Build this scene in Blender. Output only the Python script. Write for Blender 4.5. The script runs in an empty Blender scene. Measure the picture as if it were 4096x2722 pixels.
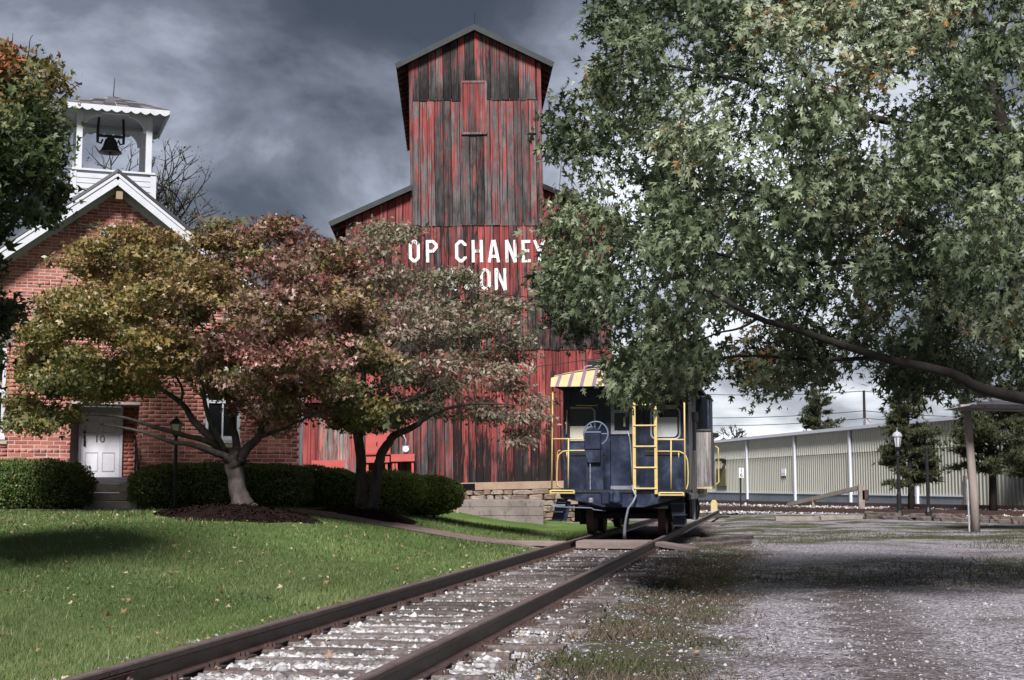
import bpy, bmesh, math, random
import numpy as np
from mathutils import Vector, Matrix
R = math.radians
rnd = random.Random(7)
rng = np.random.default_rng(11)
SC = bpy.context.scene
COL = SC.collection

# ------------------------------------------------------------------ camera
F = 1422.0                      # focal length in pixels of the 1024 px wide frame
HC = 1.186                      # eye height
PITCH = math.atan(145.0 / F)
cam_d = bpy.data.cameras.new('camera')
cam_d.sensor_width = 36.0
cam_d.lens = F / 1024.0 * 36.0
cam_d.clip_end = 3000.0
cam = bpy.data.objects.new('camera', cam_d)
COL.objects.link(cam)
cam.location = (0, 0, HC)
cam.rotation_euler = (math.pi / 2 + PITCH, 0, 0)
SC.camera = cam

# ------------------------------------------------------------------ light
SUN_EL, SUN_AZ = 45.0, -6.0    # the sun stands behind the camera and to its left
sun_d = bpy.data.lights.new('sun', 'SUN')
sun_d.energy = 3.6
sun_d.angle = R(15)
sun_d.color = (1.0, 0.955, 0.92)
sun = bpy.data.objects.new('sun', sun_d)
COL.objects.link(sun)
to_sun = Vector((math.cos(R(SUN_EL)) * math.sin(R(SUN_AZ)), -math.cos(R(SUN_EL)) * math.cos(R(SUN_AZ)), math.sin(R(SUN_EL))))
sun.rotation_euler = to_sun.to_track_quat('Z', 'Y').to_euler()
SC.view_settings.view_transform = 'Standard'
SC.view_settings.look = 'None'
SC.view_settings.gamma = 1.0
SC.view_settings.exposure = 1.2
SC.view_settings.use_curve_mapping = False


class NT:
    """short hand for node trees"""
    def __init__(self, tree):
        self.t = tree
        self.n = tree.nodes
        self.n.clear()

    def __call__(self, typ, ins=None, **props):
        nd = self.n.new(typ)
        for k, v in props.items():
            setattr(nd, k, v)
        for k, v in (ins or {}).items():
            self.set(nd, k, v)
        return nd

    def set(self, nd, k, v):
        s = nd.inputs[k]
        if isinstance(v, bpy.types.NodeSocket):
            self.t.links.new(v, s)
        elif isinstance(v, bpy.types.Node):
            self.t.links.new(v.outputs[0], s)
        else:
            s.default_value = v

    def math(self, op, a, b=0.0, c=None, clamp=False):
        nd = self('ShaderNodeMath', operation=op, use_clamp=clamp)
        self.set(nd, 0, a)
        self.set(nd, 1, b)
        if c is not None:
            self.set(nd, 2, c)
        return nd.outputs[0]

    def vmath(self, op, a, b):
        nd = self('ShaderNodeVectorMath', operation=op)
        self.set(nd, 0, a)
        self.set(nd, 1, b)
        return nd.outputs[0]

    def noise(self, vec, scale, detail=4.0, rough=0.55, dist=0.0):
        nd = self('ShaderNodeTexNoise', {'Scale': scale, 'Detail': detail, 'Roughness': rough, 'Distortion': dist})
        if vec is not None:
            self.set(nd, 'Vector', vec)
        return nd.outputs[0]

    def ramp(self, fac, stops, interp='LINEAR'):
        nd = self('ShaderNodeValToRGB')
        cr = nd.color_ramp
        cr.interpolation = interp
        while len(cr.elements) < len(stops):
            cr.elements.new(0.5)
        for e, (p, c) in zip(cr.elements, stops):
            e.position = p
            if not hasattr(c, '__len__'):
                c = (c, c, c)
            e.color = (c[0], c[1], c[2], 1.0)
        self.set(nd, 'Fac', fac)
        return nd.outputs[0]

    def step(self, x, a, b):
        nd = self('ShaderNodeMapRange', {'From Min': a, 'From Max': b}, interpolation_type='SMOOTHSTEP')
        self.set(nd, 0, x)
        return nd.outputs[0]

    def mix(self, f, a, b, blend='MIX'):
        nd = self('ShaderNodeMix', data_type='RGBA', blend_type=blend)
        self.set(nd, 0, f)
        for i, v in ((6, a), (7, b)):
            if hasattr(v, '__len__') and not isinstance(v, bpy.types.NodeSocket) and len(v) == 3:
                v = (v[0], v[1], v[2], 1.0)
            self.set(nd, i, v)
        return nd.outputs[2]

    def scaled(self, vec, s):
        nd = self('ShaderNodeMapping')
        self.set(nd, 'Vector', vec)
        nd.inputs['Scale'].default_value = s
        return nd.outputs[0]

    def out(self, color, rough=0.7, bump=None, bstr=0.3, bdist=0.02, metal=0.0, spec=0.3, trans=0.0, tcol=None, emit=None):
        b = self('ShaderNodeBsdfPrincipled')
        if not isinstance(color, bpy.types.NodeSocket):
            color = (color[0], color[1], color[2], 1.0)
        self.set(b, 'Base Color', color)
        self.set(b, 'Roughness', rough)
        self.set(b, 'Metallic', metal)
        self.set(b, 'Specular IOR Level', spec)
        if bump is not None:
            bp = self('ShaderNodeBump', {'Strength': bstr, 'Distance': bdist})
            self.set(bp, 'Height', bump)
            self.set(b, 'Normal', bp.outputs[0])
        sh = b.outputs[0]
        if trans > 0:
            tr = self('ShaderNodeBsdfTranslucent')
            self.set(tr, 'Color', tcol if tcol is not None else color)
            mx = self('ShaderNodeMixShader', {0: trans})
            self.set(mx, 1, sh)
            self.set(mx, 2, tr.outputs[0])
            sh = mx.outputs[0]
        o = self('ShaderNodeOutputMaterial')
        self.set(o, 'Surface', sh)


# ------------------------------------------------------------------ sky
world = bpy.data.worlds.new('World')
SC.world = world
world.use_nodes = True
w = NT(world.node_tree)
tc = w('ShaderNodeTexCoord').outputs['Generated']
sep = w('ShaderNodeSeparateXYZ', {0: tc})
zz = w.math('MAXIMUM', sep.outputs[2], 0.0)
k = w.math('DIVIDE', 1.0, w.math('ADD', zz, 0.48))
px_ = w.math('MULTIPLY', sep.outputs[0], k)
py_ = w.math('MULTIPLY', sep.outputs[1], k)
cv = w('ShaderNodeCombineXYZ', {0: px_, 1: py_, 2: 3.7}).outputs[0]
CLOUD_OFF = (12.3, 4.4, 0.0)
n1 = w.noise(w.vmath('ADD', cv, CLOUD_OFF), 2.1, 3.0, 0.5, 0.2)
n2 = w.noise(w.vmath('ADD', cv, (9.0, 2.0, 5.0)), 4.2, 8.0, 0.55, 0.25)
gdir = Vector((math.sin(R(6)), math.cos(R(6)), math.sin(R(12.5)))).normalized()
dt = w('ShaderNodeVectorMath', {0: tc, 1: tuple(gdir)}, operation='DOT_PRODUCT').outputs['Value']
glow = w.step(dt, 0.962, 1.0)
hor = w.math('SUBTRACT', 1.0, w.step(zz, 0.02, 0.27))
val = w.math('ADD', w.math('MULTIPLY', w.math('SUBTRACT', n1, 0.5), 2.3), w.math('MULTIPLY', w.math('SUBTRACT', n2, 0.5), 2.1))
val = w.math('ADD', val, w.math('MULTIPLY', hor, 0.30))
val = w.math('ADD', val, w.math('MULTIPLY', glow, 0.62))
val = w.math("ADD", val, 0.27)
cl = w.ramp(val, [(0.0, (0.17, 0.172, 0.205)), (0.20, (0.30, 0.31, 0.38)), (0.45, (0.84, 0.88, 1.07)), (0.70, (1.9, 2.02, 2.38)), (1.0, (4.6, 4.8, 5.1))])
nis = w('ShaderNodeTexSky', sky_type='NISHITA', sun_disc=False, sun_elevation=R(SUN_EL), sun_rotation=R(180 - SUN_AZ))
skyc = w.mix(0.93, nis.outputs[0], cl)
bg = w('ShaderNodeBackground', {'Strength': 0.1})
w.set(bg, 'Color', skyc)
wo = w('ShaderNodeOutputWorld')
w.set(wo, 'Surface', bg.outputs[0])


# ------------------------------------------------------------------ helpers
def P(u, v, Y):
    """world point seen at pixel (u, v) of the 1024x680 frame at distance Y along the view's ground direction"""
    a, b = (u - 512.0) / F, (340.0 - v) / F
    cp, sp = math.cos(PITCH), math.sin(PITCH)
    dy, dz = cp - b * sp, sp + b * cp
    t = Y / dy
    return Vector((a * t, Y, HC + dz * t))


class Frame:
    """a vertical facade: origin on the ground, its x axis turned by ang"""
    def __init__(self, x, y, ang):
        self.o = Vector((x, y))
        self.a = ang
        self.ex = Vector((math.cos(ang), math.sin(ang)))
        self.ey = Vector((-math.sin(ang), math.cos(ang)))

    def px(self, u, v, d=0.0):
        q = P(u, v, 1.0) - Vector((0, 0, HC))
        q2 = Vector((q.x, q.y))
        t = (self.o.dot(self.ey) + d) / q2.dot(self.ey)
        w2 = q2 * t - self.o
        return w2.dot(self.ex), HC + q.z * t

    def world(self, x, y):
        p = self.o + self.ex * x + self.ey * y
        return p.x, p.y


def ss(a, b, x):
    t = np.clip((np.asarray(x, float) - a) / (b - a), 0, 1)
    return t * t * (3 - 2 * t)


def xc(y):
    return -2.956 + 0.1817 * y


def track_s(x, y):
    return (x - xc(y)) * 0.985


def gz(x, y):
    x = np.asarray(x, float)
    y = np.asarray(y, float)
    s = track_s(x, y)
    l = -s - 1.25 - 2.0 * ss(28, 40, y)
    z = 0.10 * ss(-0.1, 0.7, l) + 0.60 * ss(0.3, 5.0, l) * ss(5, 26, y)
    z = z + 0.10 * ss(38, 48, y) * ss(1, 6, s)
    z = z - 0.05 * ss(1.2, 2.2, s) * (1 - ss(30, 40, y))
    z = z + 0.018 * np.sin(x * 1.3 + 0.5 * y) * np.sin(y * 0.9 - 0.3 * x) * ss(1.5, 3, np.abs(s))
    return z


def gzf(x, y):
    return float(gz(x, y))


ORG = {}


def thing(name, label, cat, loc=(0, 0, 0), rz=0.0, group=None, ry=0.0, kind=None):
    o = bpy.data.objects.new(name, None)
    o.empty_display_size = 0.3
    COL.objects.link(o)
    o.location = loc
    o.rotation_euler = (0, ry, rz)
    tag(o, label, cat, group, kind)
    ORG[o.name] = Vector(loc)
    return o


def tag(o, label=None, cat=None, group=None, kind=None):
    for k_, v_ in (('label', label), ('category', cat), ('group', group), ('kind', kind)):
        if v_:
            o[k_] = v_
    return o


def link_mesh(name, me, mat, parent=None, world=False):
    if mat is not None and not me.materials:
        me.materials.append(mat)
    o = bpy.data.objects.new(name, me)
    COL.objects.link(o)
    if parent is not None:
        o.parent = parent
        ORG[o.name] = ORG.get(parent.name, Vector((0, 0, 0)))
        if world:
            o.location = -ORG[parent.name]
    return o


class MB:
    def __init__(self):
        self.v = []
        self.f = []

    def add(self, vs, fs):
        b = len(self.v)
        self.v += [tuple(p) for p in vs]
        self.f += [tuple(i + b for i in q) for q in fs]
        return self

    def mm(self, x0, x1, y0, y1, z0, z1):
        vs = [(x0, y0, z0), (x1, y0, z0), (x1, y1, z0), (x0, y1, z0), (x0, y0, z1), (x1, y0, z1), (x1, y1, z1), (x0, y1, z1)]
        return self.add(vs, [(3, 2, 1, 0), (4, 5, 6, 7), (0, 1, 5, 4), (1, 2, 6, 5), (2, 3, 7, 6), (3, 0, 4, 7)])

    def bar(self, a, b, wd, ht, up=(0, 0, 1)):
        """a rectangular bar from a to b"""
        a, b = Vector(a), Vector(b)
        d = (b - a).normalized()
        s = d.cross(Vector(up))
        if s.length < 1e-4:
            s = d.cross(Vector((0, 1, 0)))
        s.normalize()
        n = s.cross(d)
        vs = []
        for p in (a, b):
            for i, j in ((-1, -1), (1, -1), (1, 1), (-1, 1)):
                vs.append(p + s * i * wd / 2 + n * j * ht / 2)
        return self.add(vs, [(0, 1, 2, 3)[::-1], (4, 5, 6, 7), (0, 1, 5, 4), (1, 2, 6, 5), (2, 3, 7, 6), (3, 0, 4, 7)])

    def prism(self, poly, y0, y1):
        """poly of (x, z) counter-clockwise seen from -y, extruded along y"""
        n = len(poly)
        vs = [(x, y0, z) for x, z in poly] + [(x, y1, z) for x, z in poly]
        fs = [tuple(range(n)), tuple(range(2 * n - 1, n - 1, -1))]
        for i in range(n):
            j = (i + 1) % n
            fs.append((j, i, i + n, j + n))
        return self.add(vs, fs)

    def tube(self, pts, r, n=8, cap=True):
        pts = [Vector(p) for p in pts]
        if not hasattr(r, '__len__'):
            r = [r] * len(pts)
        vs, fs = [], []
        prev = None
        for i, p in enumerate(pts):
            d = (pts[min(i + 1, len(pts) - 1)] - pts[max(i - 1, 0)]).normalized()
            if prev is None:
                s = d.cross(Vector((0, 0, 1)))
                if s.length < 0.05:
                    s = d.cross(Vector((0, 1, 0)))
            else:
                s = prev - d * prev.dot(d)
            s.normalize()
            prev = s
            t = d.cross(s)
            for k_ in range(n):
                a = 2 * math.pi * k_ / n
                vs.append(p + (s * math.cos(a) + t * math.sin(a)) * r[i])
        for i in range(len(pts) - 1):
            for k_ in range(n):
                a, b = i * n + k_, i * n + (k_ + 1) % n
                fs.append((a, b, b + n, a + n))
        if cap:
            fs.append(tuple(range(n - 1, -1, -1)))
            fs.append(tuple(range((len(pts) - 1) * n, len(pts) * n)))
        return self.add(vs, fs)

    def lathe(self, prof, c=(0, 0, 0), n=16):
        """prof of (radius, z)"""
        vs, fs = [], []
        for r, z in prof:
            for k_ in range(n):
                a = 2 * math.pi * (k_ + 0.5) / n
                vs.append((c[0] + r * math.cos(a), c[1] + r * math.sin(a), c[2] + z))
        for i in range(len(prof) - 1):
            for k_ in range(n):
                a, b = i * n + k_, i * n + (k_ + 1) % n
                fs.append((a, b, b + n, a + n))
        fs.append(tuple(range(n - 1, -1, -1)))
        fs.append(tuple(range((len(prof) - 1) * n, len(prof) * n)))
        return self.add(vs, fs)

    def build(self, name, mat, parent=None, world=False, smooth=False, bevel=0.0):
        me = bpy.data.meshes.new(name)
        me.from_pydata(self.v, [], self.f)
        if smooth:
            me.polygons.foreach_set('use_smooth', [True] * len(me.polygons))
        o = link_mesh(name, me, mat, parent, world)
        if bevel:
            m = o.modifiers.new('bevel', 'BEVEL')
            m.width = bevel
            m.segments = 1
            m.limit_method = 'ANGLE'
        return o


def np_mesh(name, V, Fc, mat, parent=None, world=False, attrs=None, smooth=False, colors=None):
    """V (n,3), Fc (m,k) arrays -> one mesh, quickly; attrs: name -> per-face floats"""
    me = bpy.data.meshes.new(name)
    m, kk = Fc.shape
    me.vertices.add(len(V))
    me.vertices.foreach_set('co', np.ascontiguousarray(V, dtype=np.float32).ravel())
    me.loops.add(m * kk)
    me.loops.foreach_set('vertex_index', np.ascontiguousarray(Fc, dtype=np.int32).ravel())
    me.polygons.add(m)
    me.polygons.foreach_set('loop_start', np.arange(0, m * kk, kk, dtype=np.int32))
    if smooth:
        me.polygons.foreach_set('use_smooth', np.ones(m, dtype=bool))
    for an, av in (attrs or {}).items():
        at = me.attributes.new(an, 'FLOAT', 'FACE')
        at.data.foreach_set('value', np.ascontiguousarray(av, dtype=np.float32))
    me.update(calc_edges=True)
    me.validate()
    return link_mesh(name, me, mat, parent, world)


# ------------------------------------------------------------------ materials
MATS = {}


def material(name):
    def deco(fn):
        m = bpy.data.materials.new(name)
        m.use_nodes = True
        fn(NT(m.node_tree))
        MATS[name] = m
        return fn
    return deco


def plain(name, col, rough=0.6, var=0.25, scale=3.0, metal=0.0, bump=0.0, spec=0.3, dirt=None, stretch=(1, 1, 1)):
    """paint, metal, concrete: one colour with mottling, fine grain and some dirt"""
    m = bpy.data.materials.new(name)
    m.use_nodes = True
    t = NT(m.node_tree)
    pos = t.scaled(t('ShaderNodeNewGeometry').outputs['Position'], stretch)
    a = t.noise(pos, scale, 6.0, 0.62)
    b = t.noise(pos, scale * 14, 3.0, 0.6)
    f = t.math('ADD', t.math('MULTIPLY', a, 0.7), t.math('MULTIPLY', b, 0.3))
    lo = [c * (1 - var) for c in col]
    hi = [min(1, c * (1 + var)) for c in col]
    c = t.ramp(f, [(0.3, lo), (0.7, hi)])
    if dirt:
        dm = t.step(t.noise(pos, scale * 2.3, 8.0, 0.7, 0.4), 0.52, 0.68)
        c = t.mix(t.math('MULTIPLY', dm, dirt[3]), c, dirt[:3])
    t.out(c, rough, f if bump else None, bump, 0.02, metal, spec)
    MATS[name] = m
    return m


plain('white_paint', (0.47, 0.49, 0.54), 0.55, 0.10, 4, dirt=(0.35, 0.34, 0.33, 0.35))
plain('door_paint', (0.60, 0.60, 0.65), 0.5, 0.10, 5, dirt=(0.5, 0.48, 0.5, 0.5), stretch=(1, 1, .5))
plain('grey_trim', (0.40, 0.42, 0.45), 0.6, 0.15, 4)
plain('soffit_grey', (0.26, 0.27, 0.30), 0.7, 0.2, 3)
plain('iron_black', (0.018, 0.018, 0.02), 0.45, 0.3, 8, metal=0.3)
plain('caboose_dark', (0.016, 0.017, 0.021), 0.7, 0.5, 6, bump=0.2, spec=0.2)
plain('caboose_yellow', (0.48, 0.365, 0.14), 0.5, 0.16, 9, dirt=(0.40, 0.28, 0.09, 0.5))
plain('yellow_faded', (0.44, 0.35, 0.175), 0.6, 0.15, 7, dirt=(0.33, 0.24, 0.13, 0.5))
plain('purple_faded', (0.17, 0.105, 0.16), 0.65, 0.2, 7)
plain('panel_white', (0.50, 0.47, 0.40), 0.6, 0.12, 6)
plain('panel_grey', (0.42, 0.45, 0.45), 0.55, 0.10, 6)
plain('gasket_grey', (0.30, 0.31, 0.34), 0.5, 0.2, 8)
plain('steel_grey', (0.20, 0.22, 0.27), 0.5, 0.3, 10, metal=0.5)
plain('rail_rust', (0.060, 0.036, 0.032), 0.6, 0.45, 9, bump=0.4, metal=0.25, spec=0.4, dirt=(0.115, 0.066, 0.05, 0.6))
plain('rail_top', (0.17, 0.125, 0.125), 0.38, 0.25, 14, metal=0.6, spec=0.5)
plain('concrete', (0.17, 0.145, 0.135), 0.9, 0.35, 2.2, bump=0.5, dirt=(0.06, 0.048, 0.042, 0.85), stretch=(1, 1, 0.6))
plain('concrete_tan', (0.26, 0.19, 0.14), 0.9, 0.25, 3, bump=0.4, dirt=(0.20, 0.15, 0.11, 0.6))
plain('concrete_blue', (0.15, 0.18, 0.225), 0.8, 0.25, 2, bump=0.2, dirt=(0.24, 0.25, 0.26, 0.4))
plain('step_stone', (0.30, 0.275, 0.25), 0.9, 0.25, 5, bump=0.4, dirt=(0.12, 0.11, 0.1, 0.5))
plain('stone_sill', (0.32, 0.27, 0.22), 0.9, 0.25, 6, bump=0.3)
plain('mortar', (0.42, 0.34, 0.32), 0.95, 0.2, 12, bump=0.4)
plain('metal_cream', (0.305, 0.31, 0.275), 0.55, 0.10, 0.6, spec=0.3, dirt=(0.26, 0.25, 0.19, 0.4), stretch=(1, 1, .25))
plain('metal_pale', (0.47, 0.475, 0.43), 0.5, 0.08, 0.6, spec=0.3, dirt=(0.42, 0.42, 0.36, 0.4))
plain('downspout_white', (0.55, 0.58, 0.66), 0.5, 0.08, 4)
plain('gutter_grey', (0.30, 0.31, 0.35), 0.5, 0.15, 3)
plain('olive_panel', (0.17, 0.155, 0.085), 0.8, 0.35, 6, bump=0.2)
plain('paper_white', (0.78, 0.80, 0.84), 0.6, 0.05, 5)
plain('edge_stone', (0.085, 0.070, 0.064), 0.95, 0.5, 4, bump=0.6)
plain('post_wood', (0.25, 0.21, 0.19), 0.85, 0.35, 5, bump=0.5, stretch=(1, 1, 0.12))
plain('beam_wood', (0.21, 0.185, 0.165), 0.9, 0.35, 4, bump=0.4)
plain('bracket_blue', (0.10, 0.13, 0.20), 0.6, 0.2, 5)
plain('tree_bark', (0.062, 0.052, 0.050), 0.95, 0.75, 9, bump=1.0, stretch=(1, 1, 0.25))
plain('bark_dark', (0.022, 0.018, 0.017), 0.95, 0.5, 6, bump=0.8, stretch=(1, 1, 0.3))
plain('mulch', (0.014, 0.010, 0.009), 1.0, 0.8, 16, bump=1.0, spec=0.0)
plain('cabinet_red', (0.37, 0.075, 0.07), 0.55, 0.15, 5, dirt=(0.22, 0.05, 0.05, 0.35))
plain('void_black', (0.006, 0.006, 0.007), 0.9, 0.2, 3, spec=0.05)
plain('bell_bronze', (0.035, 0.034, 0.034), 0.4, 0.4, 8, metal=0.6, spec=0.5)
plain('wire_black', (0.03, 0.03, 0.035), 0.6, 0.2, 5)
@material('shingle_dark')
def _(t):
    oi = t('ShaderNodeObjectInfo').outputs['Random']
    n = t.noise(t('ShaderNodeNewGeometry').outputs['Position'], 22, 4, 0.6)
    c = t.ramp(t.math('ADD', t.math('MULTIPLY', oi, 0.75), t.math('MULTIPLY', n, 0.25)), [(0.1, (0.030, 0.030, 0.036)), (0.55, (0.075, 0.075, 0.085)), (0.9, (0.15, 0.145, 0.155))])
    t.out(c, 0.9, n, 0.4, 0.01, spec=0.1)


plain('roof_metal', (0.030, 0.036, 0.040), 0.7, 0.35, 3, dirt=(0.06, 0.045, 0.04, 0.4))
plain('plank_wood', (0.17, 0.135, 0.125), 0.85, 0.35, 5, bump=0.5, dirt=(0.12, 0.09, 0.08, 0.5), stretch=(.2, 1, 1))
plain('roof_grey', (0.16, 0.17, 0.19), 0.8, 0.2, 2)
plain('number_dark', (0.10, 0.07, 0.055), 0.6, 0.2, 8)
plain('sign_white', (0.52, 0.54, 0.58), 0.6, 0.1, 8)
plain('lamp_cream', (0.55, 0.50, 0.46), 0.35, 0.12, 6, spec=0.5)


@material('caboose_blue')
def _(t):
    pos = t('ShaderNodeNewGeometry').outputs['Position']
    a = t.noise(pos, 3.2, 4, 0.55, 0.3)
    b = t.noise(t.scaled(pos, (1, 1, 0.35)), 26, 5, 0.65)
    f = t.math('ADD', t.math('MULTIPLY', a, 0.75), t.math('MULTIPLY', b, 0.25))
    c = t.ramp(f, [(0.34, (0.0045, 0.008, 0.020)), (0.50, (0.0085, 0.015, 0.036)), (0.60, (0.020, 0.032, 0.066)), (0.74, (0.048, 0.067, 0.112))])
    r = t.step(t.noise(pos, 13, 6, 0.7), 0.66, 0.72)
    c = t.mix(t.math('MULTIPLY', r, 0.6), c, (0.055, 0.028, 0.018))
    t.out(c, t.ramp(f, [(0.35, 0.36), (0.7, 0.6)]), b, 0.2, 0.01, 0.0, 0.4)


@material('letter_white')
def _(t):
    pos = t('ShaderNodeNewGeometry').outputs['Position']
    a = t.noise(t.scaled(pos, (17, 17, 1.1)), 1.0, 7, 0.65, 0.3)
    b = t.noise(pos, 9, 4, 0.6)
    c = t.ramp(b, [(0.3, (0.50, 0.50, 0.52)), (0.7, (0.68, 0.69, 0.71))])
    c = t.mix(t.step(a, 0.555, 0.63), c, (0.10, 0.055, 0.055))
    t.out(c, 0.75, a, 0.4, 0.01, spec=0.15)


@material('glass_dark')
def _(t):
    t.out((0.008, 0.010, 0.012), 0.12, spec=0.25)


@material('glass_sky')
def _(t):
    t.out((0.30, 0.34, 0.40), 0.08, spec=0.9)


@material('lamp_glass')
def _(t):
    n = t.noise(t('ShaderNodeNewGeometry').outputs['Position'], 30, 2)
    t.out(t.ramp(n, [(0.3, (0.36, 0.38, 0.42)), (0.7, (0.55, 0.57, 0.6))]), 0.15, spec=0.7)


def board_mat(name, red, grey, dark, bias, grime=0.75):
    """painted boards: the paint has peeled in long streaks down to grey and blackened wood.
    object colour r = how weathered that board is, g = how black, b = streaks rising from its lower end"""
    m = bpy.data.materials.new(name)
    m.use_nodes = True
    t = NT(m.node_tree)
    oi = t('ShaderNodeObjectInfo')
    sp = t('ShaderNodeSeparateColor', {0: oi.outputs['Color']})
    wr, dk, up = sp.outputs[0], sp.outputs[1], sp.outputs[2]
    pos = t('ShaderNodeNewGeometry').outputs['Position']
    rv = t.math('MULTIPLY', oi.outputs['Random'], 61.0)
    off = t('ShaderNodeCombineXYZ', {0: rv, 1: rv, 2: rv}).outputs[0]
    p = t.vmath('ADD', pos, off)
    a = t.noise(t.scaled(p, (13, 13, 0.85)), 1.0, 8.0, 0.68, 0.3)
    b = t.noise(t.scaled(p, (40, 40, 1.6)), 1.0, 5.0, 0.7)
    c = t.noise(t.scaled(p, (3.5, 3.5, 1.5)), 1.0, 5.0, 0.6)
    gen = t('ShaderNodeSeparateXYZ', {0: t('ShaderNodeTexCoord').outputs['Generated']}).outputs[2]
    low = t.math('POWER', t.math('SUBTRACT', 1.0, gen), 1.6)
    x = t.math('ADD', t.math('MULTIPLY', a, 0.95), t.math('SUBTRACT', t.math('MULTIPLY', b, 0.35), 0.15))
    x = t.math('ADD', x, t.math('MULTIPLY', t.math('SUBTRACT', wr, 0.5), 0.27))
    x = t.math('ADD', x, t.math('MULTIPLY', t.math('MULTIPLY', up, low), 0.34))
    bare = t.step(t.math('ADD', x, bias), 0.50, 0.585)
    redc = t.ramp(t.math('ADD', t.math('MULTIPLY', c, 0.6), t.math('MULTIPLY', b, 0.4)), [(0.32, [k_ * 0.62 for k_ in red]), (0.52, red), (0.72, [min(1, k_ * 1.22 + 0.02) for k_ in red])])
    y = t.math('ADD', t.math('MULTIPLY', c, 0.45), t.math('MULTIPLY', b, 0.55))
    y = t.math('ADD', y, t.math('MULTIPLY', t.math('SUBTRACT', 0.5, dk), 0.45))
    y = t.math('SUBTRACT', y, t.math('MULTIPLY', t.math('MULTIPLY', up, low), 0.22))
    wood = t.ramp(y, [(0.30, dark), (0.48, [0.5 * (i + j) for i, j in zip(dark, grey)]), (0.62, grey), (0.80, [min(1, k_ * 1.9) for k_ in grey])])
    col = t.mix(bare, redc, wood)
    g1 = t.noise(t.scaled(p, (26, 26, 0.30)), 1.0, 6.0, 0.62, 0.15)
    g2 = t.noise(t.scaled(p, (70, 70, 0.9)), 1.0, 3.0, 0.6)
    gm = t.step(t.math('ADD', t.math('MULTIPLY', g1, 0.72), t.math('MULTIPLY', g2, 0.28)), 0.485, 0.60)
    col = t.mix(t.math('MULTIPLY', gm, grime), col, [k_ * 0.8 + 0.004 for k_ in dark])
    br = t.math('ADD', 0.55, t.math('MULTIPLY', t.math('FRACT', t.math('MULTIPLY', rv, 7.31)), 0.75))
    col = t.mix(1.0, col, t('ShaderNodeCombineColor', {0: br, 1: br, 2: br}).outputs[0], 'MULTIPLY')
    # a thin pale rim where the paint lifts
    t.out(col, 0.8, t.math('ADD', t.math('MULTIPLY', b, 0.7), t.math('MULTIPLY', bare, -0.35)), 0.55, 0.02, 0.0, 0.2)
    MATS[name] = m


board_mat('barn_board', (0.255, 0.052, 0.049), (0.15, 0.142, 0.146), (0.010, 0.008, 0.008), 0.0)
board_mat('grey_board', (0.50, 0.12, 0.09), (0.33, 0.29, 0.29), (0.035, 0.03, 0.03), 0.06)
board_mat('caboose_wood', (0.30, 0.28, 0.27), (0.22, 0.21, 0.215), (0.06, 0.058, 0.06), 0.0, 0.45)
board_mat('tie_wood', (0.105, 0.085, 0.082), (0.15, 0.135, 0.135), (0.03, 0.025, 0.025), 0.0, 0.5)


@material('brick')
def _(t):
    oi = t('ShaderNodeObjectInfo').outputs['Random']
    at = t('ShaderNodeAttribute', attribute_name='tint').outputs['Fac']
    r = t.math('FRACT', t.math('ADD', oi, at))
    pos = t('ShaderNodeNewGeometry').outputs['Position']
    n = t.noise(pos, 26, 5, 0.65)
    big = t.noise(pos, 0.9, 4, 0.6)
    c = t.ramp(r, [(0.0, (0.20, 0.063, 0.050)), (0.3, (0.31, 0.098, 0.074)), (0.65, (0.38, 0.130, 0.098)), (1.0, (0.44, 0.175, 0.13))])
    c = t.mix(t.math('MULTIPLY', t.step(n, 0.35, 0.75), 0.45), c, (0.12, 0.04, 0.035))
    c = t.mix(t.math('MULTIPLY', t.step(big, 0.55, 0.72), 0.35), c, (0.42, 0.25, 0.21))
    t.out(c, 0.9, n, 0.4, 0.01)


@material('stone')
def _(t):
    oi = t('ShaderNodeObjectInfo').outputs['Random']
    pos = t('ShaderNodeNewGeometry').outputs['Position']
    n = t.noise(pos, 5, 7, 0.65)
    c = t.ramp(t.math('FRACT', oi), [(0.0, (0.15, 0.115, 0.09)), (0.4, (0.22, 0.17, 0.135)), (0.7, (0.26, 0.22, 0.19)), (1.0, (0.18, 0.12, 0.085))])
    c = t.mix(t.math('MULTIPLY', t.step(n, 0.42, 0.7), 0.7), c, (0.075, 0.06, 0.055))
    t.out(c, 0.9, n, 0.7, 0.03)


def leaf_mat(name, stops, trans=0.28, rough=0.45, spec=0.45, tg=1.3):
    m = bpy.data.materials.new(name)
    m.use_nodes = True
    t = NT(m.node_tree)
    at = t('ShaderNodeAttribute', attribute_name='tint').outputs['Fac']
    oi = t('ShaderNodeObjectInfo')
    tn = t.math('ADD', at, t.math('MULTIPLY', oi.outputs['Alpha'], 0.0))
    pos = t('ShaderNodeNewGeometry').outputs['Position']
    n = t.noise(pos, 25, 2, 0.5)
    c = t.ramp(tn, stops)
    c = t.mix(t.math('MULTIPLY', n, 0.35), c, [k_ * 0.45 for k_ in stops[len(stops) // 2][1]])
    tcol = t.mix(1.0, c, (tg, tg, tg * 0.8), 'MULTIPLY')
    t.out(c, rough, None, 0, 0, 0, spec, trans, tcol)
    MATS[name] = m


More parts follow.
